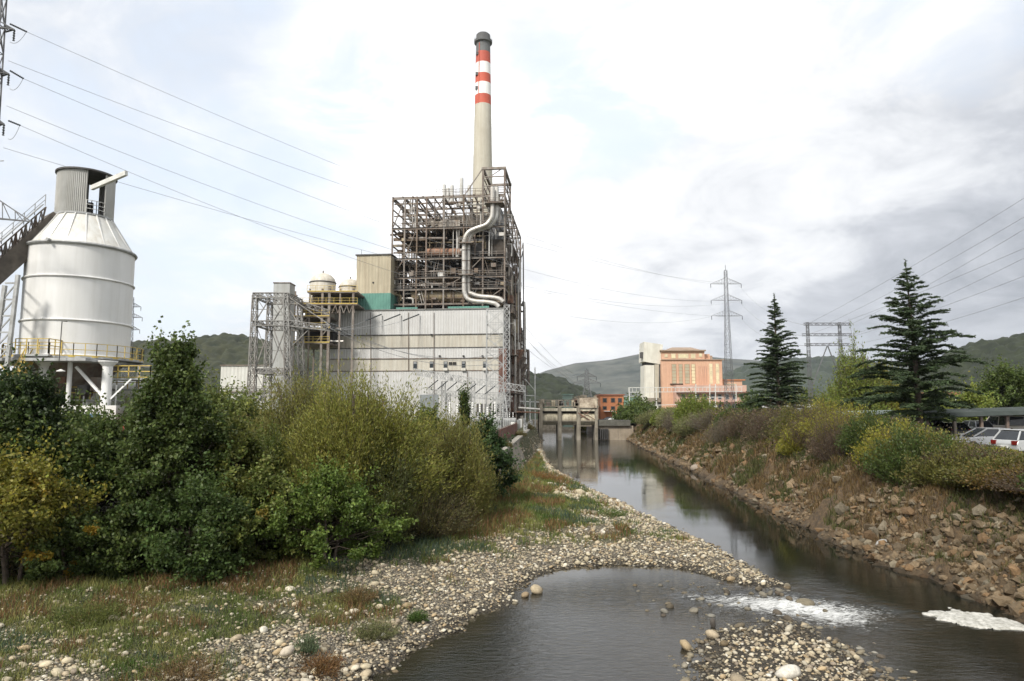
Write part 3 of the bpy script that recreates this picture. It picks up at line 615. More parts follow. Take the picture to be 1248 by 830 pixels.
# rocks of the right bank
def rdens(x, y): d = x - np.interp(y, _ry, _rx); return np.where((d > -.7) & (d < 5.5), 1 - np.clip((d - 2.5) / 3, 0, .8), 0) * sstep(.34, .52, fbm(x * .35, y * .35, 81))
x, y = scat(52000, 16, 32, 15, 150, rdens); s = np.minimum(.115 * np.exp(rng.normal(0, .55, len(x))), .36) * (1 + .4 * (y > 60)); z = H(x, y)
base = np.array([(.19, .14, .085), (.14, .105, .065), (.20, .17, .12), (.18, .115, .06)]); c = base[rng.choice(4, len(x), p=[.4, .25, .15, .2])] * rng.uniform(.6, 1.25, (len(x), 1)) * np.where(z < .12, .35, 1)[:, None]
rk = stones('bank_rocks', np.stack([x, y, z], 1), s, c, I1, vcmat('bank_rock', .9, .8), ang=.22, sink=.44, flat=(.4, .9)); rk.data.polygons.foreach_set('use_smooth', np.zeros(len(rk.data.polygons), bool)); tag(rk, 'broken brown rocks of the riprap along the right bank', 'rocks', kind='stuff')
# ================================================================== grass & weeds
def blades(name, x, y, z, h, w, col, label, cat):
    n = len(x); a = rng.uniform(0, 2 * math.pi, n); lx, ly = np.cos(a), np.sin(a); ln = rng.normal(0, .38, (n, 2)) * h[:, None]
    P = np.stack([x, y, z], 1); b0 = P + np.stack([lx * w, ly * w, np.zeros(n) - .02], 1); b1 = P - np.stack([lx * w, ly * w, np.zeros(n) + .02], 1)
    md = P + np.stack([ln[:, 0] * .35, ln[:, 1] * .35, h * .6], 1); tp = P + np.stack([ln[:, 0], ln[:, 1], h], 1); wv = np.stack([lx * w * .7, ly * w * .7, np.zeros(n)], 1)
    V = np.stack([b0, b1, md - wv, md + wv, tp], 1).reshape(-1, 3); i = (np.arange(n) * 5)[:, None]
    F = np.concatenate([i + np.array([[0, 1, 2]]), i + np.array([[0, 2, 3]]), i + np.array([[3, 2, 4]])]); o = np_mesh(name, V, F, BLADE, col=np.repeat(col, 5, 0)); return tag(o, label, cat, kind='stuff')
def veg(x, y):
    sb = polysd(BAR, x, y); st = polysd(TOE, x, y); p1 = fbm(x * .22, y * .22, 40, 4); p2 = fbm(x * .9, y * .9, 44, 3)
    g = sstep(.6, 5.0, sb + (p1 - .5) * 9) * sstep(.30, .50, p2 * .45 + p1 * .35 + .16 * sstep(4, 9, sb) + .10 * sstep(40, 60, y)); return np.where((sb > .8) & (st < np.where(y > 54, -.4, 3.5)), np.clip(g * 1.1 + sstep(-2.5, 0, st) + .35 * sstep(38, 50, y), 0, 1) * sstep(.36, .52, fbm(x * 2.3, y * 2.3, 91, 3) * .72 + .22 * g + .2 * sstep(-3.5, 0, st)), 0)
x, y = scat(620000, -26, 9, 15, 140, veg); z = H(x, y); q = fbm(x * .45, y * .45, 101, 3); q2 = fbm(x * 1.1 + 9, y * 1.1, 103, 3)
n = len(x); col = palette((.07, .11, .024), (.22, .22, .07), np.clip(q2 * 1.9 - .45, 0, 1), .25)
red = (q > .60) & (rng.uniform(size=n) < .5); col[red] = palette((.14, .07, .033), (.21, .14, .06), rng.uniform(size=red.sum()), .25)
bl = (q < .42) & (rng.uniform(size=n) < .7); col[bl] = palette((.05, .085, .05), (.09, .12, .075), rng.uniform(size=bl.sum()), .2)
st = polysd(TOE, x, y); h = rng.uniform(.06, .24, n) * (1 + .9 * sstep(-3, 1, st) + .5 * red) * np.clip(y / 28, .9, 2.2); w = .009 * np.clip(y / 20, 1, 5)
blades('grass', x, y, z, h, w, col, 'patchy green and rust coloured grass on the gravel bar', 'grass')
def rveg(x, y): d = x - np.interp(y, _ry, _rx); return np.where((d > .5) & (d < 14), sstep(.34, .52, fbm(x * .8, y * .8, 111, 4) + .05 * d), 0)
x, y = scat(430000, 17, 42, 16, 150, rveg); z = H(x, y); n = len(x); col = palette((.105, .068, .03), (.175, .125, .058), rng.uniform(size=n), .3); gq = fbm(x * .4, y * .4, 117) > .52; col[gq] = palette((.05, .06, .02), (.10, .10, .035), rng.uniform(size=gq.sum()), .25)
blades('dry_grass', x, y, z, rng.uniform(.08, .38, n) * np.clip(y / 30, 1, 2), .011 * np.clip(y / 22, 1, 5), col, 'dry tan grass and brambles clinging to the right bank', 'grass')
# weed tufts that can be told apart on the bar
def tuft(label, px, py, z, r, h, c1, c2, n=90):
    p = gnd(px, py, z); return strandbush('weed_tuft', label, 'weed', (p[0], p[1], float(H(p[0], p[1])) - .03), h, r, n, 14, (.07, .022), (c1, c2), c1, stem_r=.006, lo=.15)
tuft('bright grey-green weed tuft among the stones near the lower left', 375, 775, .9, .38, .5, (.10, .14, .075), (.17, .20, .11)); tuft('rust red weed clump beside the round pale boulder', 392, 792, .8, .7, .38, (.15, .08, .035), (.21, .13, .055), 160)
tuft('fresh green weed clump at the foot of the near bar', 326, 822, .9, .55, .35, (.06, .11, .02), (.10, .17, .03), 130); tuft('pale olive grass clump above the inner shore', 455, 762, .6, .75, .5, (.13, .14, .06), (.20, .20, .09), 190)
tuft('low green weed patch on the stony bar by the far shoreline', 745, 640, .25, 1.1, .45, (.08, .12, .03), (.14, .18, .05), 170); tuft('orange brown heather clump on the bar below the wall end', 662, 590, .5, 2.3, .8, (.22, .10, .035), (.28, .15, .05), 420)
tuft('dark green weed clump by the water on the inner shore', 508, 752, .4, .35, .3, (.05, .09, .02), (.08, .13, .03)); tuft('brown orange weed clump above the olive one', 437, 722, .9, .8, .45, (.14, .09, .04), (.19, .14, .06), 130)
tuft('tall yellow-green weeds at the left edge of the bar', 110, 748, 1.2, 1.0, .55, (.10, .12, .03), (.16, .17, .05), 220); tuft('reddish weed clump in front of the tall yellow-green weeds', 225, 800, 1.1, 1.0, .45, (.14, .09, .04), (.18, .13, .06), 170)
# ================================================================== hills
def hill(name, pts, Y0, depth, seed, mat, crown=0, step=(6, 8), base_z=2.0, rough=.12):
    """pts: skyline as (px,py) at distance Y0; a real ridge falling away to both sides, its near foot at Y0-depth"""
    P = [at(px, py, Y0) for px, py in pts]; x0, x1 = P[0][0], P[-1][0]
    xs = np.arange(x0, x1, step[0]); ys = np.arange(Y0 - depth, Y0 + depth * .6, step[1]); X, Y = np.meshgrid(xs, ys)
    prof = np.interp(X, [p[0] for p in P], [p[2] for p in P]) - base_z; f = np.where(Y < Y0, sstep(Y0 - depth, Y0, Y) ** .8, 1 - sstep(Y0, Y0 + depth * .6, Y))
    gl = 1 - rough * (1 - np.abs(2 * fbm(X / (depth * .35), Y / (depth * .5), seed, 4) - 1)) * 2 * (f * (1 - f)) * 2.2
    Z = base_z - 6 + (prof + 6) * f * gl
    if crown:
        cell = crown; gx = np.floor(X / cell); gy = np.floor(Y / cell); best = np.full(X.shape, -1.0)
        for i in (-1, 0, 1):
            for j in (-1, 0, 1):
                hx = gx + i; hy = gy + j; cx = (hx + _hash(hx, hy, seed)) * cell; cy = (hy + _hash(hx, hy, seed + 5)) * cell; r = cell * (.5 + .4 * _hash(hx, hy, seed + 9))
                d = np.hypot(X - cx, Y - cy) / r; best = np.maximum(best, np.sqrt(np.clip(1 - d * d, 0, 1)) * r * (.8 + .6 * _hash(hx, hy, seed + 11)))
        Z = Z + best * .9 * np.clip(f * 5, 0, 1) + (fbm(X * .8, Y * .8, seed + 3, 2) - .5) * crown * .25
    ny, nx = X.shape; idx = np.arange(nx * ny).reshape(ny, nx); F = np.stack([idx[:-1, :-1], idx[:-1, 1:], idx[1:, 1:], idx[1:, :-1]], -1).reshape(-1, 4)
    o = np_mesh(name, np.stack([X, Y, Z], -1).reshape(-1, 3), F, mat, smooth=True); return tag(o, kind='structure')
WOOD = surf('woodland', (.023, .031, .013), (.008, .013, .007), .14, .95, bump=.8); WOOD2 = surf('autumn_woodland', (.036, .040, .017), (.011, .017, .008), .10, .95, bump=.8)
HEATH = surf('heath', (.085, .09, .075), (.016, .026, .022), .012, .95, stretch=(1, 1, 2.2), bump=.5); HEATH2 = surf('far_heath', (.042, .056, .036), (.014, .024, .018), .012, .95, bump=.5)
hill('hill', [(20, 480), (60, 470), (120, 440), (165, 424), (200, 421), (235, 426), (262, 416), (292, 414), (330, 421), (370, 424), (420, 436), (500, 455), (560, 475)], 620, 260, 3, WOOD2, 6.5, (2.0, 2.6), rough=.25)
hill('hill', [(560, 480), (600, 472), (640, 462), (662, 462), (685, 468), (705, 478), (722, 487), (760, 496)], 560, 180, 5, WOOD, 6.5, (2.0, 2.6))
hill('mountain', [(560, 490), (640, 462), (665, 452), (700, 443), (742, 439), (782, 431), (800, 428), (840, 433), (880, 437), (925, 440), (985, 441), (1030, 445), (1090, 441), (1160, 452), (1300, 470)], 3000, 1300, 7, HEATH, 0, (14, 16), rough=.55)
hill('hill', [(780, 492), (850, 478), (900, 452), (930, 444), (960, 443), (1000, 441), (1028, 441), (1060, 448), (1120, 462), (1200, 480)], 1500, 500, 11, HEATH2, 14, (5, 8), rough=.25)
hill('hill', [(1060, 492), (1110, 470), (1150, 440), (1180, 428), (1210, 421), (1248, 414), (1300, 408), (1400, 400), (1550, 420), (1700, 460)], 480, 190, 13, WOOD, 6.5, (2.0, 2.6), rough=.25)
# ================================================================== helpers for buildings in their own frame
class Frame:
    """a building's own axes: x along its front, y into its depth, z up; O is the front right corner on the ground"""
    def __init__(s, O, rz):
        s.O = O; s.rz = rz; s.c = math.cos(rz); s.s = math.sin(rz)
    def L(s, px, py, v=0.0):
        d = ray(px, py); e2 = (-s.s, s.c); oy = -(s.O[0] * e2[0] + s.O[1] * e2[1]); t = (v - oy) / (d[0] * e2[0] + d[1] * e2[1])
        x, y, z = d[0] * t - s.O[0], d[1] * t - s.O[1], CAMH + d[2] * t
        return (x * s.c + y * s.s, v, z - s.O[2])
def anim_pipe(mb, pts, r, n=10): mb.tube(smoothpath(pts, 6), r, n)
rr = random.Random(11)
# ================================================================== turbine hall
HF = Frame((-3.2, 140.0, 3.0), R(-6)); L = HF.L
hall = thing('turbine_hall', 'long pale corrugated turbine hall below the open boiler steelwork', 'building', HF.O, HF.rz)
PAN = surf('pale_cladding', (.53, .53, .52), (.46, .46, .45), .25, .55, streak=((.34, .31, .27), .32), ribs=(.55, 'X'))
PANB = surf('beige_ribbed_cladding', (.47, .445, .38), (.41, .39, .33), .25, .6, streak=((.30, .25, .19), .5), ribs=(.9, 'X'))
PANW = surf('window_band_cladding', (.50, .475, .41), (.44, .42, .36), .25, .6, streak=((.32, .26, .19), .35), ribs=(.9, 'X'))
ROOFM = surf('roof_sheet', (.20, .20, .19), (.13, .13, .12), .3, .85)
xl = L(402, 430)[0]; xr_ = L(614, 430)[0]; zt = L(500, 378)[2]; z1 = L(500, 408)[2]; z2 = L(500, 424)[2]; z3 = L(500, 437)[2]; z4 = L(500, 452)[2]; D_ = 46.0
def hb(name, z0, z1_, m, off=0.0): return MB().box(xl - off, xr_ + off, -off, D_ + off, z0, z1_).build(name, m, hall)
hb('upper_wall', z1, zt, PAN); hb('ribbed_band', z2, z1 - .002, PANB, -.06); hb('middle_wall', z3, z2 - .002, PAN); hb('window_band', z4, z3 - .002, PANW, -.05); hb('lower_wall', -.5, z4 - .002, PAN)
for z in (z1, z2, z3, z4): MB().box(xl - .08, xr_ + .08, -.1, -.0 + .003, z - .09, z + .09).build('ledge', DSTEEL if z in (z1, z2) else OLDSTEEL, hall)
MB().box(xl - .2, xr_ + .2, -.2, D_ + .2, zt, zt + .22).build('roof', ROOFM, hall)
for px, py0, py1 in ((498, 381, 452), (529, 381, 500), (452, 381, 500), (570, 453, 500)):
    p = L(px, py0); q = L(px, py1); MB().tube([(p[0], -.12, p[2]), (q[0], -.12, q[2])], .07, 6).build('drainpipe', OLDSTEEL, hall)
PANEB = surf('window_blind', (.30, .31, .31), (.16, .17, .18), 1.5, .3)
AC = surf('air_conditioner_white', (.62, .60, .55), (.45, .43, .38), 2, .6)
for px in (506, 526, 543, 565, 591):
    a = L(px - 2.3, 452 - 11.5); b_ = L(px + 2.3, 452 - 2.8)
    w = MB().box(a[0], b_[0], -.06, .06, b_[2], a[2]).build('window', DSTEEL, hall); MB().box(a[0] + .1, b_[0] - .1, -.075, -.055, b_[2] + .1, a[2] - .1).build('pane', GLASS, w); MB().box(a[0] + .1, b_[0] - .1, -.085, -.070, (a[2] + b_[2]) / 2 + .25, a[2] - .1).build('blind', PANEB, w)
    if px != 506: MB().box(a[0] + .02, b_[0] + .1, -.55, -.07, b_[2] - .42, b_[2] + .12).build('air_conditioner', AC, hall)
for px in (549, 554): a = L(px, 443); MB().box(a[0] - .35, a[0] + .35, -.12, -.02, a[2] - .3, a[2] + .3).build('vent', DARK, hall)
for px, py in ((526, 408), (536, 434), (565, 434), (570, 485), (550, 461), (588, 434)): a = L(px, py); MB().box(a[0] - .18, a[0] + .18, -.35, 0.0, a[2] - .15, a[2] + .15).build('lamp', DARK, hall)
a = L(512, 481); b_ = L(534, 505); MB().box(a[0], b_[0], -.14, .0, b_[2] - 3, a[2]).build('roller_door', surf('door_grey', (.22, .24, .25), (.18, .2, .2), 1, .6), hall)
for i in range(7):
    px = 582 + 5 * i; a = L(px, 492); MB().box(a[0] - .22, a[0] + .22, -.09, .0, a[2] - 2.6, a[2]).build('louvre', DSTEEL, hall)
# insulator strings tying the cables to the top of the hall, and the cables themselves
INS = surf('brown_glass_insulator', (.06, .07, .075), (.03, .03, .03), 3, .25)
def insul(parent_name, label, p, q, r=.11, group='insulator strings'):
    o = thing('insulator_string', label, 'insulator', p, 0, group); d = vsub(q, p); n = max(6, int(math.dist(p, q) / (r * 1.6))); mb = MB(); pts = []; rs = []
    for k in range(n * 2 + 1): pts.append(vmul(d, k / (2 * n))); rs.append(r if k % 2 else r * .35)
    mb.tube(pts, rs, 7); mb.build('disc_string', INS, o); return o
def Wd(px, py, v): # picture point on the hall's plane v, in world space
    p = L(px, py, v); return (HF.O[0] + p[0] * HF.c - p[1] * HF.s, HF.O[1] + p[0] * HF.s + p[1] * HF.c, HF.O[2] + p[2])
def cable(label, p, q, sag, r=.03, group=None, n=28, name='power_line'):
    pts = [(p[0] + (q[0] - p[0]) * t, p[1] + (q[1] - p[1]) * t, p[2] + (q[2] - p[2]) * t - 4 * sag * t * (1 - t)) for t in [k / n for k in range(n + 1)]]
    o = MB().tube([vsub(a, p) for a in pts], r, 4).build(name, WIRE, None, True, loc=p); return tag(o, label, 'power line', group)
for i, (x0, x1, w) in enumerate(((445, 465, 'left'), (468, 488, 'middle'), (491, 511, 'right'))):
    insul('', f'{w} one of three dark insulator strings under the turbine hall roof edge', Wd(x1, 383, -.3), Wd(x0, 391, -5), .16, 'insulator strings on the hall')
    p = Wd(x0, 391, -5); cable(f'cable from the {w} insulator string of the hall roof towards the lattice gantry', p, at(368 + i * 6, 398, 112), 1.0, .035, 'cables to the gantry')
# ================================================================== boiler house
bh = thing('boiler_house', 'tall open steel boiler house packed with rusty pipes and drums', 'boiler house', HF.O, HF.rz)
roofz = zt + .25
lv = [L(500, y, 3)[2] for y in (370, 352, 338, 315, 278, 241)]; top = lv[-1]; ttop = L(600, 204, 3)[2]; plat = L(600, 236, 3)[2]
cpx = [478, 493, 508, 519.5, 541, 565, 588.5, 615]; cu = [L(x, 300, 3)[0] for x in cpx]; rows = [3, 11.5, 20, 30, 40]
BSM = [OLDSTEEL, surf('pale_steel', (.26, .24, .215), (.12, .105, .09), .8, .7, streak=((.16, .09, .05), .6)), surf('brown_steel', (.17, .125, .09), (.09, .065, .045), .8, .8)]
for i, u in enumerate(cu):
    for j, v in enumerate(rows):
        edge = i == len(cu) - 1; h = ttop if (i >= 6 and j == 0) else (top if j < 3 or i > 2 else lv[4]); z0 = -.2 if edge and j else roofz
        if edge and j == 0: z0 = roofz
        MB().box(u - .15, u + .15, v - .15, v + .15, z0, h).build('column', BSM[(i + j) % 3 if (i + j) % 4 else 1], bh)
# floor frames and gratings
for k, z in enumerate(lv):
    mb = MB(); g = MB()
    for j, v in enumerate(rows): mb.box(cu[0] - .15, cu[-1] + .15, v - .13, v + .13, z - .38, z - .02)
    for u in cu: mb.box(u - .13, u + .13, rows[0], rows[-1], z - .46, z - .03)
    if k < 5:
        n = 24; 
        for q in range(n): u = cu[0] + (cu[-1] - cu[0]) * q / n; mb.box(u - .06, u + .06, rows[0] + .2, rows[2], z - .3, z - .1)
    mb.build('floor_frame', BSM[k % 2], bh)
    if 0 < k < 5:
        x0 = cu[3] if k < 3 else cu[0]; MB().box(x0, cu[-1] - .3, rows[0] + 4.2, rows[-1] - .5, z, z + .06).build('grating', DSTEEL, bh); MB().box(cu[0], cu[-1], rows[0] - .3, rows[0] + 1.5, z, z + .05).build('walkway', DSTEEL, bh)
        r_ = MB(); rail(r_, [(cu[0], rows[0] - .25, z), (cu[-1], rows[0] - .25, z)], 1.1, 1.8, .07); r_.build('railing', BSM[1], bh)
        r_ = MB(); rail(r_, [(cu[-1] + .2, rows[0], z), (cu[-1] + .2, rows[-1], z)], 1.1, 1.8, .07); r_.build('railing', OLDSTEEL, bh)
# front and side bracing
mb = MB()
for (i, k) in ((0, 5), (0, 3), (1, 4), (3, 5), (5, 3), (6, 1), (6, 5), (4, 2)):
    u0, u1 = cu[i], cu[i + 1]; za = lv[k - 1]; zb = lv[k]; mb.bar((u0, 3.02, za), (u1, 3.02, zb), .18); 
for j in range(4):
    for k in (-1, 1, 3, 4):
        za = lv[k] if k >= 0 else roofz; zb = lv[k + 1]; mb.bar((cu[-1] + .05, rows[j], za), (cu[-1] + .05, rows[j + 1], zb), .2); mb.bar((cu[-1] + .05, rows[j + 1], za), (cu[-1] + .05, rows[j], zb), .2)
mb.build('bracing', BSM[0], bh)
# roof trusses sticking out (purlins seen against the sky) and sloping rafters on the left
mb = MB()
for q in range(12): u = cu[0] + (cu[-1] - cu[0]) * q / 11; mb.box(u - .1, u + .1, 2.7, 40, top, top + .28)
for q in range(9):
    v = 4 + q * 4.4; mb.box(cu[0], cu[-1], v - .08, v + .08, top + .28, top + .5)
mb.build('roof_purlin_frame', BSM[2], bh)
mb = MB()
for k in range(5):
    for q in range(6):
        v = rows[0] + .5 + q * 3.0; z = lv[3] + (lv[5] - lv[3]) * (k + .5) / 5
        if q % 2 == 0: mb.box(cu[0] + .2, cu[3], v - .09, v + .09, z, z + .22)
    mb.bar((cu[0], 3.0, z + 1.5), (cu[1] + 1, 22, z - 1.2), .22); mb.bar((cu[1], 3.5, z + 1.2), (cu[3], 14, z - 1.0), .2)
mb.build('open_rafter_frame', BSM[2], bh)
# the furnace walls and casings inside; the near-black ones paint the interior's darkness
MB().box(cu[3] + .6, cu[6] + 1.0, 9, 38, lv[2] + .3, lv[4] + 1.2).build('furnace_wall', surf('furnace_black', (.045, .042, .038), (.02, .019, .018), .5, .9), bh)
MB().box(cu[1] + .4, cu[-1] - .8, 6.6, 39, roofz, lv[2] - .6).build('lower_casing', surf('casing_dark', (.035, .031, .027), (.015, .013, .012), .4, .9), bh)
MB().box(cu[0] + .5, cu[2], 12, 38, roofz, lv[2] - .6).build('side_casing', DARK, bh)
MB().box(cu[6] + 1.2, cu[-1] - 1.0, 6, 16, lv[3], lv[4] + 4.5).build('grey_casing', surf('casing_grey', (.20, .21, .22), (.14, .14, .15), .6, .7, streak=((.08, .07, .06), .6), ribs=(.6, 'X')), bh)
MB().box(cu[4], cu[6], 10, 30, lv[4] + 1.4, lv[5] - 2.2).build('top_casing', surf('casing_brown', (.13, .115, .095), (.06, .05, .04), .6, .8), bh)
MB().box(cu[3] + .5, cu[4] + 3.0, 5.5, 10, lv[4] + .3, lv[4] + 2.2).build('header_box', surf('pale_lagging', (.50, .48, .43), (.30, .26, .20), 1.2, .6, streak=((.2, .1, .05), .6)), bh)
LAG = surf('aged_lagging', (.40, .34, .22), (.24, .19, .12), .9, .5, .2, streak=((.12, .07, .04), .8)); RUSTP = surf('rusted_lagging', (.34, .17, .10), (.17, .12, .09), 1.3, .8); SILV = surf('silver_lagging', (.62, .61, .58), (.46, .44, .40), 1.1, .38, .35, streak=((.25, .2, .14), .5))
def drum(name, px0, px1, py0, py1, v, m, ends=True):
    a = L(px0, (py0 + py1) / 2, v); b_ = L(px1, (py0 + py1) / 2, v); r = abs(L(px0, py0, v)[2] - L(px0, py1, v)[2]) / 2; n = 8
    pts = [a, (a[0] + r * .15, a[1], a[2])] + [lerp3(a, b_, k / n) for k in range(1, n)] + [(b_[0] - r * .15, b_[1], b_[2]), b_]; rs = [r * .75, r] + [r] * (n - 1) + [r, r * .75]
    o = MB().tube(pts, rs, 20).build(name, m, bh, True)
    for k in range(1, n): c = lerp3(a, b_, k / n); MB().tube([(c[0] - .06, c[1], c[2]), (c[0] + .06, c[1], c[2])], r * 1.035, 20).build('band', BSM[1], o, True)
    return o
drum('drum', 502, 591, 353, 368, 5.2, LAG); drum('drum', 520, 563, 303, 312, 5.0, RUSTP); drum('duct', 544, 592, 328, 335, 6, LAG); drum('duct', 520, 566, 343, 348, 6.2, BSM[2])
drum('duct', 519, 562, 268, 276, 7, BSM[1]); drum('duct', 480, 520, 290, 294, 9, BSM[2]); drum('duct', 498, 545, 289, 292, 3.6, BSM[0])
a = L(537, 334, 4.4); MB().box(a[0] - .55, a[0] + .55, 4, 5, a[2] - .65, a[2] + .65).build('white_cabinet', WHITE, bh)
# great twin steam mains on the front
P1 = [(600, 228), (600, 240), (600, 256), (598.5, 266), (592, 274), (581, 278), (571, 283), (566.5, 291), (565.5, 300), (565.5, 320), (565.5, 345), (566, 356), (570, 364), (579, 367), (592, 368), (603, 370), (608, 374)]
for dx, v, nm, dz in ((0, 1.3, SILV, 0), (5.2, 2.4, SILV, 1.2)):
    pts = [L(x + dx + (1 if i > 3 else 0) * 0, y + dz * (1 if 3 < i < 8 else 0) - (6 if i > 11 and dx else 0) * 1, v) for i, (x, y) in enumerate(P1)]
    o = MB().tube(smoothpath(pts, 5), .46, 16).build('steam_main', nm if not dx else SILV, bh, True)
    for (x, y) in ((565.5, 305), (565.5, 318), (565.5, 330), (565.5, 345), (600, 246)):
        c = L(x + dx, y, v); MB().lathe([(0, c[2] - .07), (.53, c[2] - .07), (.53, c[2] + .07), (0, c[2] + .07)], 16, c[0], c[1]).build('flange', BSM[0], o)
for (x, y, w) in ((569, 297.5, 1.5), (569, 336, 1.5), (603, 249, 2.0)):
    c = L(x, y, 1.9); o = MB().box(c[0] - w, c[0] + w, .3, 3.4, c[2] - .12, c[2] + .12).build('pipe_support', BSM[0], bh); r_ = MB(); rail(r_, [(c[0] - w, .35, c[2] + .12), (c[0] + w, .35, c[2] + .12)], .9, 1, .06); r_.build('railing', BSM[1], o)
pts = [L(x, y, 4.5) for x, y in ((572, 345), (573, 356), (578, 362), (590, 362), (603, 364), (612, 372))]; MB().tube(smoothpath(pts, 5), .6, 14).build('bypass_pipe', LAG, bh, True)
# top tower around the pipe heads
for (u, v) in ((cu[6], 3), (cu[-1], 3), (cu[6], 14), (cu[-1], 14)): MB().box(u - .2, u + .2, v - .2, v + .2, top, ttop).build('tower_post', BSM[0], bh)
mb = MB(); mb.box(cu[6] - .3, cu[-1] + .3, 2.7, 3.3, ttop - .5, ttop); mb.box(cu[6] - .3, cu[-1] + .3, 13.7, 14.3, ttop - .5, ttop)
for u in (cu[6], cu[-1]): mb.box(u - .25, u + .25, 3.3, 13.7, ttop - .5, ttop - .02)
for f in (.35, .68):
    z = top + (ttop - top) * f
    for v in (3, 14): mb.box(cu[6], cu[-1], v - .1, v + .1, z - .2, z)
    for u in (cu[6], cu[-1]): mb.box(u - .1, u + .1, 3, 14, z - .2, z)
mb.bar((cu[6], 3, top), (cu[6] - 0.1, 14, ttop), .2); mb.bar((cu[-1], 3, ttop), (cu[6], 3, ttop - 3), .14); mb.bar((cu[-1], 14, top), (cu[-1], 3, ttop), .2); mb.bar((cu[6], 3, ttop), (cu[5], 3, top), .2)
mb.build('tower_frame', BSM[1], bh)
for px, y0 in ((541.5, 225), (546, 229), (551, 226), (562.5, 217), (572, 226)):
    c = L(px, y0, 9); MB().tube([(c[0], 9, top), (c[0], 9, c[2] - .3), (c[0], 9, c[2])], [.42, .42, .36], 12).build('vent_stack', surf('stack_grey', (.50, .50, .48), (.38, .37, .34), 1, .5), bh, True)
mb = MB(); rail(mb, [(cu[3], 3, top + .5), (cu[-1], 3, top + .5)], 1.1, 2.2, .07); rail(mb, [(cu[4], 9, top + 1.7), (cu[6], 9, top + 1.7)], 1.1, 1.4, .07)
for q in range(9): u = cu[4] + q * 1.05; mb.bar((u, 8, top), (u + rr.uniform(-.8, .8), 10, top + rr.uniform(1.5, 3.2)), .1)
mb.build('roof_railing', BSM[0], bh)
# small pipework, valves, hoppers, ladders bay by bay
PM = [BSM[0], BSM[1], BSM[2], SILV, LAG, DSTEEL]
cnt = 0
for k in range(4):
    for i in range(3 if k < 3 else 4, 7):
        if rr.random() < .6:
            v = rr.uniform(4.2, 6.2); u0 = cu[i] + rr.uniform(0, .8); u1 = cu[i + 1] - rr.uniform(0, .9); z0_ = lv[k] + rr.uniform(.1, 1.2) * (k > 0 or .1); MB().box(u0, u1, v, v + 2, z0_, z0_ + (lv[k + 1] - lv[k]) * rr.uniform(.45, .85)).build('dark_panel', rr.choice([DARK, DSTEEL, BSM[2], surf('dark_panel_brown', (.06, .048, .038), (.03, .025, .02), .8, .85)]), bh)  # dark panels added at random to deepen the dark masses in the bays
for k in range(5):
    za, zb = (lv[k], lv[k + 1]); 
    for i in range(7):
        if i < 3 and k >= 3 and rr.random() < .55: continue
        u0, u1 = cu[i], cu[i + 1]; mb = MB(); md = MB()
        for q in range(3):
            v = rr.uniform(3.6, 8.0); z = za + rr.uniform(.2, .9) * (zb - za); r = rr.choice((.07, .1, .14, .2)); a = u0 + rr.uniform(-1, 1); b2 = u1 + rr.uniform(-1, 2)
            (mb if q % 2 else md).tube(smoothpath([(a, v, z), (b2 - .5, v, z), (b2, v, z - .3), (b2, v, z - rr.uniform(.8, 3))], 3), r, 6)
        for q in range(3):
            v = rr.uniform(3.3, 7.5); u = rr.uniform(u0, u1); (md if q % 2 else mb).tube([(u, v, za), (u, v, zb)], rr.choice((.06, .09, .13, .2)), 6)
        for q in range(3):
            u = rr.uniform(u0, u1); v = rr.uniform(3.5, 7); s_ = rr.uniform(.2, .55); z = za + rr.uniform(.1, .8) * (zb - za); (mb if q else md).box(u - s_, u + s_, v - s_, v + s_, z, z + s_ * rr.uniform(.6, 2.2))
        if rr.random() < .7:
            u = rr.uniform(u0 + .5, u1 - .5); s_ = rr.uniform(-1.5, 1.5); mb.bar((u, 3.4, za), (u + s_, 3.4, zb), .08); mb.bar((u + .55, 3.4, za), (u + s_ + .55, 3.4, zb), .08)
        mb.build('pipework', rr.choice(PM[:4]), bh); md.build('pipework', rr.choice(PM[1:]), bh)
# the river side: risers, ducts, ash hoppers stepping down the length of the block
for q in range(26):
    v = 4 + q * 1.45 + rr.uniform(-.4, .4); z0 = rr.uniform(-.1, 18); z1_ = z0 + rr.uniform(8, 30); z1_ = min(z1_, top - 1); u = cu[-1] + rr.uniform(.4, 2.0)
    MB().tube(smoothpath([(u, v, z0), (u, v, z1_ - .6), (u - .4, v, z1_), (u - 1.5, v, z1_)], 3), rr.choice((.12, .18, .28, .4)), 8).build('riser_pipe', rr.choice(PM), bh, True)
for q in range(34):
    v = 6 + q * 1.05; z = rr.uniform(0, 32) if q % 3 else rr.uniform(0, 5); w = rr.uniform(.4, 1.3); MB().box(cu[-1] + .3, cu[-1] + .3 + w, v - w, v + w, z, z + rr.uniform(.6, 2.6)).build('side_cabin', rr.choice([BSM[2], OLDSTEEL, RUST, DSTEEL, PAN, BSM[1]]), bh)
for q in range(3):
    v = 9 + q * 5.5; u = cu[-1] + 1.6; z = 13.5 - 1.2 * q; mb = MB(); mb.poly([(u - 2, v - 2, z + 3), (u + 2, v - 2, z + 3), (u + .4, v - 2, z), (u - .4, v - 2, z)], (0, 4, 0)); mb.build('ash_hopper', rr.choice([OLDSTEEL, RUST]), bh)
    mb = MB()
    for s_ in (-1.6, 1.6): mb.bar((u + .6, v + s_, -.2), (u + .6, v + s_, z + 1), .16)
    mb.build('hopper_frame', BSM[2], bh)
MB().box(cu[-1] + .4, cu[-1] + .9, 10, 22, 2, 14).build('side_cladding', surf('rust_red_cladding', (.22, .11, .08), (.13, .08, .06), .5, .8, ribs=(.7, 'Y')), bh)
mb = MB()
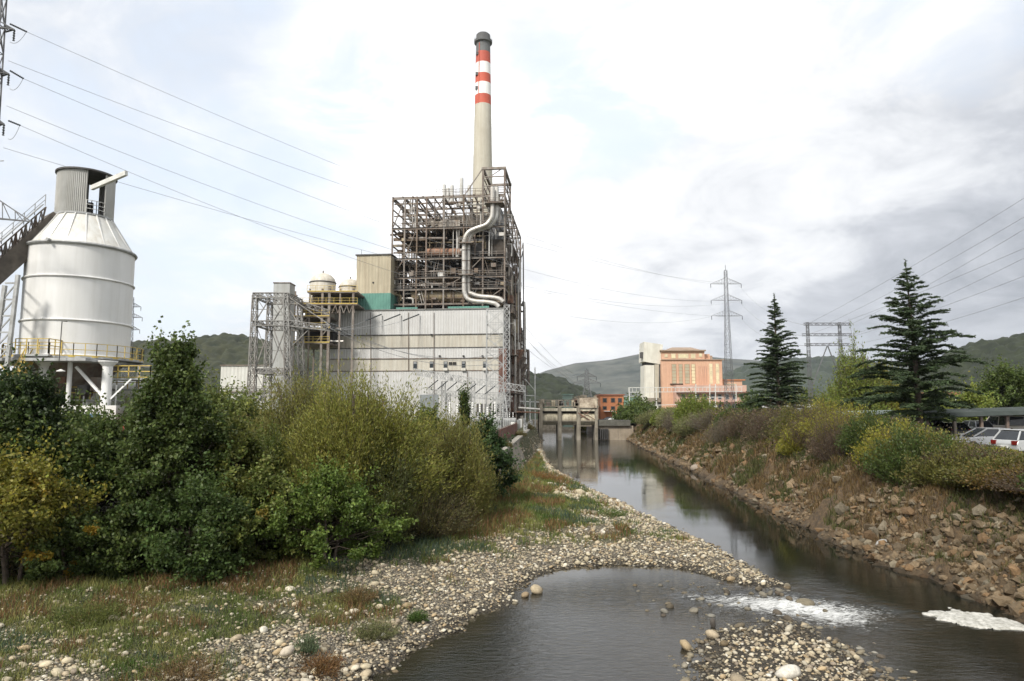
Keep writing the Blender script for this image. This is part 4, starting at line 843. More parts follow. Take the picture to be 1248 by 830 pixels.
for z, e_, v1_ in ((3, 3.4, 40), (7, 2.6, 30), (11, 1.8, 36), (15, 2.6, 18), (19.5, 1.5, 30), (24, 1.8, 14)): mb.box(cu[-1] + .3, cu[-1] + e_, 3, v1_, z, z + .1); rail(mb, [(cu[-1] + e_, 3, z + .1), (cu[-1] + e_, v1_, z + .1)], 1.1, 2.5, .07)
mb.build('side_gallery', OLDSTEEL, bh)
mb = MB()
for v, z in ((3.5, 15), (10, 15), (17, 7), (24, 7), (31, 3), (38, 3)):
    for u in (cu[-1] + 2.4,): mb.box(u - .12, u + .12, v - .12, v + .12, -.2, z)
mb.build('gallery_post_frame', BSM[1], bh)
# front right corner: grey stair lift clad panels under the steam mains
MB().box(L(600, 400)[0], xr_ + .3, .6, 3, -.2, zt - 1).build('corner_casing', surf('corner_sheet', (.36, .37, .37), (.24, .24, .24), .4, .6, streak=((.2, .1, .06), .8), ribs=(.5, 'X')), bh)
a = L(608, 425); b_ = L(616, 478); MB().box(a[0], b_[0] + .2, -.15, .5, b_[2], a[2]).build('red_sheet_panel', surf('red_sheet', (.25, .12, .09), (.16, .09, .07), .5, .8, ribs=(.6, 'X')), bh)
# green parapet strips on the hall roof
GRN = surf('sea_green_cladding', (.10, .25, .20), (.07, .19, .155), .4, .6, ribs=(.6, 'X'))
for x0, x1, y in ((483, 509, 376.5), (546, 596, 375.5)):
    a = L(x0, y, 1); b_ = L(x1, y, 1); MB().box(a[0], b_[0], .8, 1.1, zt + .2, a[2] + .3).build('green_parapet', GRN, hall)
wf = thing('pipe_bridge', 'white posted pipe bridge beside the river wall in front of the hills', 'pipe bridge', at(651, 520, 142)); o_ = wf.location[:]
for px, ty in ((640, 470), (652, 448), (646, 486)): a = vsub(at(px, ty, 142), o_); MB().box(a[0] - .11, a[0] + .11, -.1, .1, -1, a[2]).build('post', STEEL, wf)
mb = MB(); mb.bar(vsub(at(652, 476, 142), o_), vsub(at(640, 462, 142), o_), .13); mb.bar(vsub(at(652, 482, 142), o_), vsub(at(638, 482, 142), o_), .13); mb.bar(vsub(at(657, 490, 142), o_), vsub(at(634, 489, 142), o_), .2); mb.build('brace', STEEL, wf)
MB().tube([vsub(at(658, 499, 142), o_), vsub(at(632, 497, 142), o_)], .22, 8).build('pipe', SILV, wf, True); MB().tube([vsub(at(658, 503, 142), o_), vsub(at(630, 502, 142), o_)], .16, 8).build('pipe', RUST, wf, True)
# ================================================================== beige and green bunker block
bk = thing('bunker_block', 'beige windowless block with a sea green base beside the boiler steelwork', 'building', HF.O, HF.rz)
a = L(434, 311); b_ = L(475, 357); zg = L(450, 357)[2]
BEI = surf('beige_cladding', (.44, .39, .28), (.36, .32, .23), .3, .65, streak=((.22, .17, .11), .6), ribs=(.7, 'X'))
MB().box(a[0], b_[0], .5, 14, zg, a[2]).build('upper_wall', BEI, bk); MB().box(a[0] - .05, b_[0] + .05, .45, 14.05, zt + .2, zg - .003).build('green_base', GRN, bk); MB().box(a[0] - .25, b_[0] + .25, .25, 14.25, a[2], a[2] + .25).build('roof', DSTEEL, bk)
c = L(454, 344); MB().tube([(c[0], .45, c[2]), (c[0], .6, c[2])], .22, 8).build('vent', DARK, bk); c = L(437, 303); MB().tube([(c[0], 2, a[2]), (c[0], 2, a[2] + 1.6)], .04, 4).build('aerial', DSTEEL, bk)
# ================================================================== domed vessels and their yellow railed frame
DOME = surf('cream_vessel', (.60, .57, .50), (.50, .47, .40), .5, .5, streak=((.3, .24, .17), .5))
for cxp, top_y, bot_y, rp, lab in ((394, 333, 362, 15.5, 'larger left cream vessel with a domed top in the railed frame'), (427, 340, 364, 13.5, 'smaller right cream vessel with a domed top next to the beige block')):
    p = at(cxp, top_y, 143 if cxp < 400 else 150); q = at(cxp, bot_y + 26, p[1]); r = rp * p[1] / FPX; t = thing('domed_vessel', lab, 'tank', (p[0], p[1], q[2]), 0, 'domed vessels'); h = p[2] - q[2]
    MB().lathe([(r, 0), (r, h - r * .8)] + [(r * math.cos(R(5 + k * 8.5)), h - r * .8 + r * .8 * math.sin(R(5 + k * 8.5))) for k in range(11)], 36).build('shell', DOME, t, True)
    mb = MB(); mb.tube([(r * 1.02 * math.cos(R(k * 12)), r * 1.02 * math.sin(R(k * 12)), h - r * .8) for k in range(31)], .12, 5); mb.build('ring', DSTEEL, t)
    mb = MB(); mb.tube([(r * .86 * math.cos(R(180 + k * 9)), -r * .3 + r * .1, h - r * .72 + r * .62 * math.sin(R(k * 9))) for k in range(21)], .08, 5); mb.build('hoop', OLDSTEEL, t); MB().tube([(0, 0, h - .1), (0, 0, h + .5)], .15, 6).build('vent', OLDSTEEL, t)
fr_ = thing('vessel_frame', 'steel frame with yellow railed floors around the cream domed vessels', 'steel frame', at(372, 498, 137))
ox, oy, oz = fr_.location
def FL(px, py, Y=137): p = at(px, py, Y); return (p[0] - ox, p[1] - oy, p[2] - oz)
u0, u1 = FL(358, 400)[0], FL(436, 400)[0]
for px, w, ty in ((360, .3, 355), (378, .3, 352), (393.5, .42, 352), (402, .5, 349), (415, .3, 352), (431, .4, 350)):
    p = FL(px, ty); MB().box(p[0] - w / 2, p[0] + w / 2, -w / 2, w / 2, -.5, p[2]).build('column', surf('pale_steel', (1, 1, 1)) if 0 else BSM[1], fr_); MB().box(p[0] - w / 2, p[0] + w / 2, 14 - w / 2, 14 + w / 2, -.5, p[2]).build('column', BSM[0], fr_)
for py, x0, x1 in ((355, 375, 436), (370, 360, 436), (385, 355, 402), (400, 355, 402), (417, 352, 402)):
    a = FL(x0, py); b_ = FL(x1, py); f = MB().box(a[0], b_[0], -.3, 14, a[2] - .35, a[2] - .02).build('floor', OLDSTEEL if py != 400 else DSTEEL, fr_)
    mb = MB(); mb.box(a[0], b_[0], -.36, -.3, a[2] - .12, a[2] + .08); rail(mb, [(a[0], -.4, a[2]), (b_[0], -.4, a[2])], 1.1, 1.6, .06); mb.build('railing', YELLOW, f)
mb = MB()
for px in (405, 412, 419, 426): a = FL(px, 382); b_ = FL(px + 4, 372); mb.bar((a[0], -.2, a[2]), (b_[0], -.2, b_[2]), .12); c = FL(px + 7, 382); mb.bar((b_[0], -.2, b_[2]), (c[0], -.2, c[2]), .12)
a = FL(358, 360); b_ = FL(372, 378); mb.bar(a, b_, .2); a = FL(385, 417); b_ = FL(400, 400); mb.bar(a, b_, .2); a = FL(362, 400); b_ = FL(378, 385); mb.bar(a, b_, .15)
mb.build('bracing', BSM[1], fr_)
a = FL(356, 415); b_ = FL(401, 398); MB().box(a[0], b_[0], 3, 13, a[2], b_[2]).build('casing', DARK, fr_)
for q in range(10):
    px = rr.uniform(358, 400); y0 = rr.uniform(350, 395); a = FL(px, y0); MB().tube(smoothpath([(a[0], 1.5, a[2]), (a[0], 1.5, a[2] - 3), (a[0] + 1, 1.5, a[2] - 3.5), (a[0] + 3, 1.5, a[2] - 3.5)], 3), rr.choice((.12, .2, .35)), 7).build('pipe', rr.choice(PM), fr_, True)
a = FL(345, 352); b_ = FL(362, 361); MB().bar((a[0], 0, a[2]), (b_[0], 0, b_[2]), .45).build('jib', OLDSTEEL, fr_)
for px, py, r in ((372, 372, 1.2), (384, 378, .9), (384, 362, .7)): a = FL(px, py); MB().tube([(a[0] - 1.5, 3, a[2]), (a[0] + 1.8, 3, a[2])], r, 14).build('drum', rr.choice([LAG, BSM[1]]), fr_, True)
# grey concrete shaft
sh = thing('lift_shaft', 'tall plain pale grey shaft rising behind the lattice gantry', 'tower', at(342, 490, 132)); p = at(332.5, 347, 132); q = at(352, 347, 132); w = (q[0] - p[0]) / 2; h = p[2] - sh.location[2]
MB().box(-w, w, -w, w, -3, h).build('wall', surf('shaft_grey', (.40, .41, .40), (.33, .34, .33), .3, .8, streak=((.24, .23, .20), .6)), sh); MB().box(-w - .1, w + .1, -w - .1, w + .1, h, h + .2).build('roof', OLDSTEEL, sh)
# low white building on the left of the gantry
wb = thing('low_building', 'low white flat roofed building left of the lattice gantry', 'building', at(298, 497, 150)); p = at(270, 446, 150); q = at(331, 446, 150); w = (q[0] - p[0]) / 2; h = p[2] - 7
MB().box(-w, w, 0, 14, -4, h).build('wall', surf('offwhite_sheet', (.62, .62, .58), (.52, .52, .48), .3, .6, streak=((.4, .38, .33), .5), ribs=(.8, 'X')), wb); MB().box(-w - .2, w + .2, -.2, 14.2, h, h + .25).build('roof', OLDSTEEL, wb)
MB().box(-w + .2, w - .2, -.6, -.04, -3.5, -.6).build('blue_canopy', surf('blue_paint', (.10, .20, .34), (.08, .16, .28), 1, .5), wb)
for i in range(4): MB().box(-w + 1 + i * 2.6, -w + 2.4 + i * 2.6, -.05, .05, 1.5, 2.6).build('window', GLASS, wb)
mb = MB(); rail(mb, [(-w, -.3, 3.6), (w, -.3, 3.6)], 1.0, 2, .07); mb.box(-w, w, -.4, .02, 3.4, 3.6); mb.build('railing', OLDSTEEL, wb)
# ================================================================== lattice gantry (left)
def lattice_tower(name, label, cat, base, top, w0, w1, n, t, mat, group=None, arms=()):
    o = thing(name, label, cat, base, 0, group); lg, br = mast_mb((0, 0, 0), vsub(top, base), w0, w1, n, t)
    for m_ in lg: m_.build('leg', mat, o)
    br.build('bracing', mat, o)
    return o
GAN = surf('gantry_steel', (.30, .30, .29), (.18, .175, .165), 1.0, .65, .3, streak=((.14, .09, .06), .5))
gt = thing('lattice_gantry', 'tall grey lattice gantry with three cross levels left of the hall', 'gantry', at(330, 497, 112)); ox, oy, oz = gt.location
def GL(px, py, dy=0): p = at(px, py, 112); return (p[0] - ox, p[1] - oy + dy, p[2] - oz)
for px in (309, 352):
    for dy in (0, 7):
        b0 = GL(px - (3 if px < 330 else -2), 500, dy); t0_ = GL(px + (2 if px < 330 else -3), 360, dy); m_, br = mast_mb((b0[0], b0[1], -4), t0_, 1.3, .7, 14, .13); 
        c = gt
        for x in m_: x.build('leg', GAN, c)
        br.build('leg_bracing', GAN, c)
mb = MB(); 
for py in (360, 394, 452): 
    for dy in (0, 7): beam_mb(mb, GL(309, py, dy), GL(352, py, dy), .7, .8, 9, .12)
    for px in (310, 351): beam_mb(mb, GL(px, py, 0), GL(px, py, 7), .6, .7, 6, .11)
mb.build('cross_beam', GAN, gt)
mb = MB()
for dy in (0, 7):
    mb = MB()
    for (ya, yb) in ((360, 394), (394, 452), (452, 500)):
        mb.bar(GL(310, yb, dy), GL(331, ya, dy), .16); mb.bar(GL(351, yb, dy), GL(331, ya, dy), .16); mb.bar(GL(331, (ya + yb) / 2, dy), GL(312, (ya + yb) / 2, dy), .1); mb.bar(GL(322, (ya + yb) / 2, dy), GL(312, ya + 2, dy), .1)
    mb.build('bracing', GAN, gt)
mb = MB(); beam_mb(mb, GL(352, 394, 0), GL(402, 400, 0), .8, .9, 9, .12); beam_mb(mb, GL(352, 362, 7), GL(388, 374, 7), .7, .8, 7, .11); mb.bar(GL(352, 362, 0), GL(402, 396, 0), .13); mb.bar(GL(352, 425, 0), GL(380, 398, 0), .13); mb.build('cross_arm', GAN, gt)
for i, (px, py) in enumerate(((398, 393), (393, 398), (403, 399))): insul('', ('upper', 'middle', 'lower')[i] + ' insulator string at the right tip of the lattice gantry', at(px, py, 112), at(px + 14, py + 5, 114), .15, 'insulator strings on the gantry')
for i, (x0, y0, x1, y1) in enumerate(((412, 398, 598, 438), (407, 403, 600, 444), (417, 404, 604, 432))): cable(('lowest', 'middle', 'highest')[i if i < 2 else 2] + ' cable drooping across the hall front from the gantry', at(x0, y0, 114), at(x1, y1, 132), 2.2, .04, 'cables across the hall front')
# ================================================================== switchyard in front of the hall
def mast_px(name, label, cat, px, ytop, ybot, Y, w0, w1, n, t, mat, group=None):
    b0 = at(px, ybot, Y); t0_ = at(px, ytop, Y); return lattice_tower(name, label, cat, b0, (b0[0], b0[1], t0_[2]), w0, w1, n, t, mat, group)
mast_px('lattice_mast', 'square galvanised lattice mast at the right end of the hall front', 'mast', 603, 378, 530, 134, 3.4, 3.2, 9, .15, STEEL, 'switchyard masts')
mast_px('lattice_mast', 'slim lattice mast hugging the corner of the boiler house', 'mast', 617.5, 372, 530, 132, 1.3, 1.1, 18, .12, STEEL, 'switchyard masts')
mast_px('lattice_mast', 'tapering lattice mast standing by the river wall fence', 'mast', 611, 470, 532, 118, 3.0, .8, 6, .13, STEEL, 'switchyard masts')
for i, px in enumerate((540, 576, 546, 572)): mast_px('gantry_post', ('left taller', 'right taller', 'left shorter', 'right shorter')[i] + ' lattice post carrying the switchyard beam in front of the hall', 'post', px, 465 + (i > 1) * 14, 530, 124 if i < 2 else 128, .9, .7, 12, .09, STEEL, 'switchyard posts')
yb = thing('switchyard_beam', 'long lattice beam crossing above the switchyard before the hall', 'beam', at(505, 453, 124)); o_ = yb.location[:]
for (a, b_) in (((505, 453), (560, 462)), ((560, 462), (640, 474))): mb = MB(); beam_mb(mb, vsub(at(*a, 124), o_), vsub(at(*b_, 122), o_), 1.1, 1.1, 12, .1); mb.build('truss', STEEL, yb)
yb2 = thing('switchyard_beam', 'shorter lower lattice beam behind the long switchyard beam', 'beam', at(520, 477, 128)); o_ = yb2.location[:]; mb = MB(); beam_mb(mb, (0, 0, 0), vsub(at(625, 486, 128), o_), .9, .9, 18, .09); mb.build('truss', STEEL, yb2)
wd = ('first', 'second', 'third', 'fourth', 'fifth', 'sixth', 'seventh', 'eighth')
for i in range(7): px = 522 + i * 11.5; insul('', f'{wd[i]} from the left of the slanting insulator strings hung over the switchyard', at(px + 12, 463 + i * 1.3, 123), at(px, 473 + i * 1.2, 119), .10, 'insulator strings over the switchyard')
for i in range(8):
    px = 548 + i * 9.2; p = at(px, 520, 120); t = thing('bushing_post', f'{wd[i]} from the left of the white bushings standing in the switchyard', 'insulator', (p[0], p[1], 3.2), 0, 'switchyard bushings'); h = at(px, 490 + (i % 3) * 3, 120)[2] - 3.2
    MB().box(-.15, .15, -.15, .15, 0, h * .45).build('stand', STEEL, t); mb = MB(); mb.tube([(0, 0, h * (.45 + .55 * k / 12)) for k in range(13)], [.18 if k % 2 else .1 for k in range(13)], 8); mb.build('bushing', WHITE, t)
for i in range(4):
    px = 570 + i * 17; p = at(px, 522, 116); t = thing('transformer', f'{wd[i]} from the left of the grey transformers low in the switchyard', 'transformer', (p[0], p[1], 3.2), 0, 'transformers'); MB().box(-1.1, 1.1, -.8, .8, 0, 2.1).build('tank', STEEL, t, bevel=.06)
    mb = MB()
    for q in range(7): mb.box(-1.0 + q * .3, -.86 + q * .3, -1.05, -.8, .3, 1.8)
    mb.build('radiator', STEEL, t)
    for q in (-.6, 0, .6): mb = MB(); mb.tube([(q, 0, 2.1 + .15 * k) for k in range(8)], [.13 if k % 2 else .07 for k in range(8)], 7); mb.build('bushing', INS, t)
# ================================================================== chimney
p = at(587, 497, 262); ch = thing('chimney', 'very tall concrete chimney with red and white bands and a grey tip', 'chimney', (p[0], p[1], 3)); S_ = 262 / FPX
def zc(py): return at(587, py, 262)[2] - 3
def rc_(py): return (9.0 + (py - 45) * (12.6 - 9.0) / (225 - 45)) * S_ * .98
RED = surf('chimney_red', (.50, .095, .05), (.40, .08, .05), .12, .7); CWH = surf('chimney_white', (.78, .78, .76), (.70, .70, .68), .12, .7); CC = surf('chimney_concrete', (.50, .475, .40), (.42, .39, .32), .10, .85, streak=((.34, .30, .22), .5)); CG = surf('chimney_grey', (.13, .135, .135), (.09, .09, .09), .2, .8)
segs = [(500, 129, CC, 'shaft'), (129, 117.5, RED, 'red_band'), (117.5, 103, CWH, 'white_band'), (103, 92, RED, 'red_band'), (92, 78.5, CWH, 'white_band'), (78.5, 65.5, RED, 'red_band'), (65.5, 52, CG, 'grey_top')]
for y0, y1, m_, nm in segs:
    MB().lathe([(rc_(min(y0, 260) if y0 < 400 else 420), -3 if y0 == 500 else zc(y0))] + [(rc_(y0 + (y1 - y0) * k / 8), zc(y0 + (y1 - y0) * k / 8)) for k in range(1, 9)], 48).build(nm, m_, ch, True)
r = rc_(52); MB().lathe([(r, zc(54)), (r * 1.28, zc(53)), (r * 1.3, zc(50.5)), (r * 1.02, zc(50)), (r, zc(43.5)), (r * .82, zc(42)), (r * .7, zc(42)), (r * .7, zc(50))], 48).build('rim', CG, ch, True)
mb = MB()
for k in range(24): a = k * math.pi / 12; mb.bar((r * 1.27 * math.cos(a), r * 1.27 * math.sin(a), zc(50.5)), (r * 1.27 * math.cos(a), r * 1.27 * math.sin(a), zc(50.5) + 1.1), .07)
mb.build('gallery_rail', CG, ch)
for py in (70, 95, 112): a = R(-140); q = rc_(py); MB().box(q * math.cos(a) - .5, q * math.cos(a) + .5, q * math.sin(a) - .6, q * math.sin(a) + .4, zc(py), zc(py) + 1.2).build('aircraft_lamp', DSTEEL, ch)
MB().bar((-rc_(120) * .5, -rc_(120) * .87 - .1, zc(129)), (-rc_(60) * .5, -rc_(60) * .87 - .1, zc(56)), .25).build('ladder', RED, ch)
# ================================================================== silo
p = at(90, 470, 65); SZ = 65 / FPX * .872; si_ = thing('storage_silo', 'big white cylindrical silo with a cone roof and open-sided cabin on top', 'silo', (p[0], p[1], 3))
def zs(py): return at(94, py, 65)[2] - 3
r0 = 66.2 * SZ; za = zs(438); zb = zs(308); zcn = zs(268); r1 = 35.5 * SZ; ztp = zs(216)
SW = surf('silo_white', (.72, .72, .71), (.67, .67, .655), .35, .5, streak=((.50, .49, .45), .35))
MB().lathe([(r0 * .96, za - .25), (r0, za), (r0, zb)], 72).build('shell', SW, si_, True)
MB().lathe([(r0 * 1.01, zb), (r1 * 1.0, zcn)], 72).build('cone_roof', surf('silo_roof', (.66, .66, .63), (.56, .56, .53), .5, .55, streak=((.42, .38, .3), .6)), si_, True)
for k in range(18):
    a = k * math.pi / 9 + .1; mb = MB(); mb.bar(((r0 - .1) * math.cos(a), (r0 - .1) * math.sin(a), zb + .1), (r1 * 1.02 * math.cos(a), r1 * 1.02 * math.sin(a), zcn + .02), .07, .16); mb.build('roof_rib', SW, si_)
for z, q in ((zb + .02, .16), (zs(346), .09), (zs(396), .09), (za + .1, .12)): mb = MB(); mb.tube([((r0 + .06) * math.cos(R(5 * k)), (r0 + .06) * math.sin(R(5 * k)), z) for k in range(73)], q, 6, False); mb.build('ring', SW if q < .15 else STEEL, si_, True)
a = R(-88); MB().tube([(0, -r0 - .1, zb + .1), (0, -r0 - .55, zb + .1)], .14, 8).build('vent', STEEL, si_)
CAB = surf('cabin_sheet', (.46, .46, .44), (.38, .38, .36), .5, .6, streak=((.30, .28, .24), .5))
def arc(a0, a1, z0, z1, r, m_, nm, n=40):
    mb = MB(); k = int(n * abs(a1 - a0) / 360) + 3
    prof = []
    for i in range(k * 4 + 1):
        a = R(a0 + (a1 - a0) * i / (k * 4)); q = r + (.05 if i % 2 else -.03); prof.append((q * math.cos(a), q * math.sin(a)))
    n0 = len(mb.v)
    for x, y in prof: mb.v += [(x, y, z0), (x, y, z1)]
    mb.f += [(2 * i, 2 * i + 2, 2 * i + 3, 2 * i + 1) for i in range(k * 4)]
    o = mb.build(nm, m_, si_); s = o.modifiers.new('s', 'SOLIDIFY'); s.thickness = .06; return o
fc = math.degrees(math.atan2(-p[1], -p[0]))   # direction facing the camera
arc(fc - 105, fc + 2, zcn, ztp, r1, CAB, 'cabin_wall'); 
arc(fc + 40, fc + 152, zcn, ztp, r1, CAB, 'cabin_wall'); arc(fc + 174, fc + 255, zcn, ztp, r1, CAB, 'cabin_wall')
MB().lathe([(0, ztp), (r1 * 1.08, ztp), (r1 * 1.08, ztp + .16), (0, ztp + .35)], 48).build('cabin_roof', DSTEEL, si_)
MB().lathe([(0, zcn + .02), (r1 * 1.03, zcn + .02), (r1 * 1.03, zcn + .2), (0, zcn + .2)], 48).build('cabin_floor', STEEL, si_)
mb = MB(); rail(mb, [((r1 + .05) * math.cos(R(fc + q)), (r1 + .05) * math.sin(R(fc + q)), zcn + .2) for q in (2, 12, 22, 32, 40)], 1.2, .6, .05, (1, .66, .33)); mb.build('railing', WHITE, si_)
a = at(112, 229, 62.9); b_ = at(154, 211, 60.5); MB().bar(vsub(a, (p[0], p[1], 3)), vsub(b_, (p[0], p[1], 3)), .28, .42).build('hoist_beam', surf('hoist_white', (.66, .66, .62)), si_)
mb = MB(); mb.tube([(r1 * .3, -.3, zcn + .3), (r1 * .3, -.3, zcn + 1.6)], .25, 8); mb.build('winch', DSTEEL, si_)
zp = zs(437)  # platform
mb = MB(); mb.lathe([(r0 * .5, zp - .3), (r0 + 1.25, zp - .3), (r0 + 1.25, zp - .12), (r0 * .5, zp - .12)], 20); plt = mb.build('platform', STEEL, si_)
mb = MB(); mb.box(-r0 - 2.6, r0 + .2, -r0 - 1.5, r0, zp - .62, zp - .36); mb.build('platform_beam', STEEL, si_)
pts = [((r0 + 1.2) * math.cos(R(fc + q)), (r0 + 1.2) * math.sin(R(fc + q)), zp - .12) for q in range(-110, 130, 18)]; mb = MB(); rail(mb, pts, 1.15, 1.1, .055, (1, .5)); 
for u, w in zip(pts, pts[1:]): mb.bar(u, w, .05, .2)
mb.build('railing', YELLOW, plt)
def SLp(px, py, Y=60): q = at(px, py, Y); return (q[0] - p[0], q[1] - p[1], q[2] - 3)
a = SLp(28, 432); b_ = SLp(68, 432); mb = MB(); mb.box(a[0], b_[0], a[1] - 1, a[1] + 2, zp - .2, zp - .05); plt2 = mb.build('landing', STEEL, si_); mb = MB(); rail(mb, [(a[0], a[1] - 1, zp), (b_[0], a[1] - 1, zp)], 1.3, .9, .07); rail(mb, [(b_[0], a[1] - 1, zp), (b_[0], a[1] + 1.5, zp)], 1.3, .9, .07); mb.build('railing', YELLOW, plt2)
# lower platform to the right and the stair to the left, both yellow railed
a = SLp(130, 461, 63); b_ = SLp(183, 461, 63); mb = MB(); mb.box(a[0], b_[0], a[1], a[1] + 3, a[2] - .15, a[2]); lp = mb.build('lower_platform', STEEL, si_); mb = MB(); rail(mb, [(a[0], a[1], a[2]), (b_[0], a[1], a[2])], 1.15, .9, .08); rail(mb, [(b_[0], a[1], a[2]), (b_[0], a[1] + 3, a[2])], 1.15, .9, .08); mb.build('railing', YELLOW, lp)
a = SLp(60, 487, 63); b_ = SLp(122, 487, 63); mb = MB(); mb.box(a[0], b_[0], a[1], a[1] + 4, a[2] - .15, a[2]); lp = mb.build('lower_platform', STEEL, si_); mb = MB(); rail(mb, [(a[0], a[1], a[2]), (b_[0], a[1], a[2])], 1.15, .9, .08); mb.build('railing', YELLOW, lp)
st_ = MB(); sr = MB(); a = SLp(-12, 510, 59); b_ = SLp(30, 440, 59)
for dy in (0, .9): st_.bar((a[0], a[1] + dy, a[2]), (b_[0], b_[1] + dy, b_[2]), .08, .3); sr.bar((a[0], a[1] + dy, a[2] + 1.1), (b_[0], b_[1] + dy, b_[2] + 1.1), .07); sr.bar((a[0], a[1] + dy, a[2] + .6), (b_[0], b_[1] + dy, b_[2] + .6), .05)
for k in range(20): c = lerp3(a, b_, k / 19); st_.box(c[0] - .12, c[0] + .12, c[1], c[1] + .9, c[2], c[2] + .04); sr.bar(c, (c[0], c[1], c[2] + 1.1), .05)
sto = st_.build('stair', YELLOW, si_); sr.build('handrail', YELLOW, sto)
a2 = SLp(0, 460, 58); b2 = SLp(26, 500, 58); mb = MB(); mb.bar(a2, b2, .1, .3); mb.bar((a2[0], a2[1], a2[2] + 1.1), (b2[0], b2[1], b2[2] + 1.1), .07); mb.build('handrail', YELLOW, sto)
for px, Y, w in ((130, 61, .42), (52, 61, .38), (112, 69.5, .4), (60, 69.5, .4), (84, 61, .2)):
    a = SLp(px, 470, Y); MB().tube([(a[0], a[1], 0), (a[0], a[1], zp - .5)], w, 14).build('leg', SW, si_, True)
    if w > .3: MB().lathe([(w, zp - 1.0), (w * 1.9, zp - .6), (w * 1.9, zp - .5)], 14, a[0], a[1]).build('capital', SW, si_)
mb = MB(); a = SLp(93, 447, 60.8); b_ = SLp(129, 487, 60.8); mb.bar(a, b_, .22); a = SLp(160, 462, 61); b_ = SLp(134, 487, 61); mb.bar(a, b_, .14); mb.build('brace', SW, si_)
mb = MB(); mb.lathe([(r0 * .9, zp - .6), (1.0, zp - 4.2), (.6, zp - 4.6)], 32, 0, 0); mb.build('discharge_cone', OLDSTEEL, si_, True)
for i in range(14):
    px = rr.uniform(62, 125); q = SLp(px, rr.uniform(455, 485), rr.uniform(62, 68)); s_ = rr.uniform(.2, .7); MB().box(q[0] - s_, q[0] + s_, q[1] - s_, q[1] + s_, q[2], q[2] + s_ * 2).build('equipment_box', rr.choice([DSTEEL, OLDSTEEL, YELLOW, RUST, STEEL]), si_)
for (xa, xb, y, Y) in ((62, 182, 474, 64.5), (-6, 62, 452, 62)):
    a = SLp(xa, y, Y); b_ = SLp(xb, y, Y); mb = MB(); mb.box(a[0], b_[0], a[1], a[1] + 1.2, a[2] - .15, a[2]); lp = mb.build('lower_platform', STEEL, si_); mb = MB(); rail(mb, [(a[0], a[1], a[2]), (b_[0], a[1], a[2])], 1.1, 1.0, .07); mb.build('railing', YELLOW, lp)
for i in range(9):
    q = SLp(64 + i * 13, 468, 62 + (i % 3) * 2); MB().tube([(q[0], q[1], .2), (q[0], q[1], zp - .6 - (i % 4))], (.07, .12, .18)[i % 3], 7).build('pipe', rr.choice([STEEL, YELLOW, OLDSTEEL, WHITE]), si_)
# lamp on a goose-neck
q = at(72, 440, 58.5); lp_ = thing('floodlight', 'small round lamp on a bent pole at the silo platform', 'lamp', q); a = vsub(at(77, 392, 58.5), q); b_ = vsub(at(74, 452, 58.5), q); MB().tube([(0, 0, 0), (a[0] - .1, 0, a[2]), (a[0] + .35, 0, a[2] + .02)], .045, 6).build('pole', DSTEEL, lp_); MB().lathe([(0.02, b_[2] + .15), (.34, b_[2]), (.34, b_[2] - .06), (0, b_[2] - .08)], 16, b_[0], 0).build('shade', WHITE, lp_, True)
# stuff under the silo
q = at(166, 478, 72); t = thing('storage_tank', 'white horizontal tank half hidden behind the silo legs', 'tank', (q[0], q[1], 3)); h = q[2] - 3; MB().tube([(-2.2, 0, h), (-1.9, 0, h), (1.9, 0, h), (2.2, 0, h)], [.9, 1.35, 1.35, .9], 20).build('vessel', WHITE, t, True); MB().box(-1.4, -1.1, -.8, .8, 0, h - .9).build('saddle', STEEL, t); MB().box(1.1, 1.4, -.8, .8, 0, h - .9).build('saddle', STEEL, t)
q = at(108, 500, 58); t = thing('shipping_container', 'white container with a blue stripe low under the silo', 'container', (q[0], q[1], 3.2)); MB().box(-2.3, 2.3, 0, 2.4, 0, 4.0).build('body', WHITE, t); MB().box(-1.3, 1.0, -.05, -.0, 2.5, 3.3).build('blue_stripe', surf('blue_paint', (.1, .2, .34)), t); MB().box(-2.35, 2.35, -.06, -.02, 1.6, 1.8).build('rim', STEEL, t)
q = at(118, 514, 57); t = thing('skip', 'red steel skip in front of the white container', 'skip', (q[0], q[1], 3.1)); MB().poly([(-2, 0, .4), (2, 0, .4), (2.4, 0, 2.4), (-2.4, 0, 2.4)], (0, 2, 0)).build('bin', surf('red_paint', (.35, .06, .03), (.28, .06, .04)), t)
# ================================================================== conveyor gallery
q0 = at(68, 268, 64); q1 = at(-70, 392, 58); cv = thing('conveyor_gallery', 'dark inclined conveyor gallery climbing from the left to the silo cabin', 'conveyor', q1); d = vsub(q0, q1)
MB().bar((0, 0, 0), d, 2.6, 1.5).build('duct', surf('gallery_brown', (.13, .11, .09), (.07, .06, .05), .8, .8, ribs=(.5, 'X')), cv)
mb = MB(); beam_mb(mb, (0, -1.5, -.2), vadd(d, (0, -1.5, -.2)), .3, 2.0, 22, .1); mb.build('side_truss', OLDSTEEL, cv)
mb = MB(); rail(mb, [(0, -1.6, .9), vadd(d, (0, -1.6, .9))], 1.1, 1.3, .05); rail(mb, [(0, 1.4, .9), vadd(d, (0, 1.4, .9))], 1.1, 1.3, .05); mb.build('handrail', STEEL, cv)
mb = MB(); mb.bar((0, -2.0, .85), vadd(d, (0, -2.0, .85)), .9, .08); mb.build('walkway', STEEL, cv)
for f in (.32, .55, .8, .96): c = vmul(d, f); mb = MB(); mb.tube([(c[0], -1.6, c[2] + .8), (c[0], -1.6, c[2] + 3.4), (c[0] + .6, -1.6, c[2] + 3.45)], .05, 6); mb.build('lamp_pole', STEEL, cv)
tr_ = thing('gallery_trestle', 'leaning grey lattice trestle holding up the conveyor gallery', 'trestle', at(4, 470, 59)); o_ = tr_.location[:]
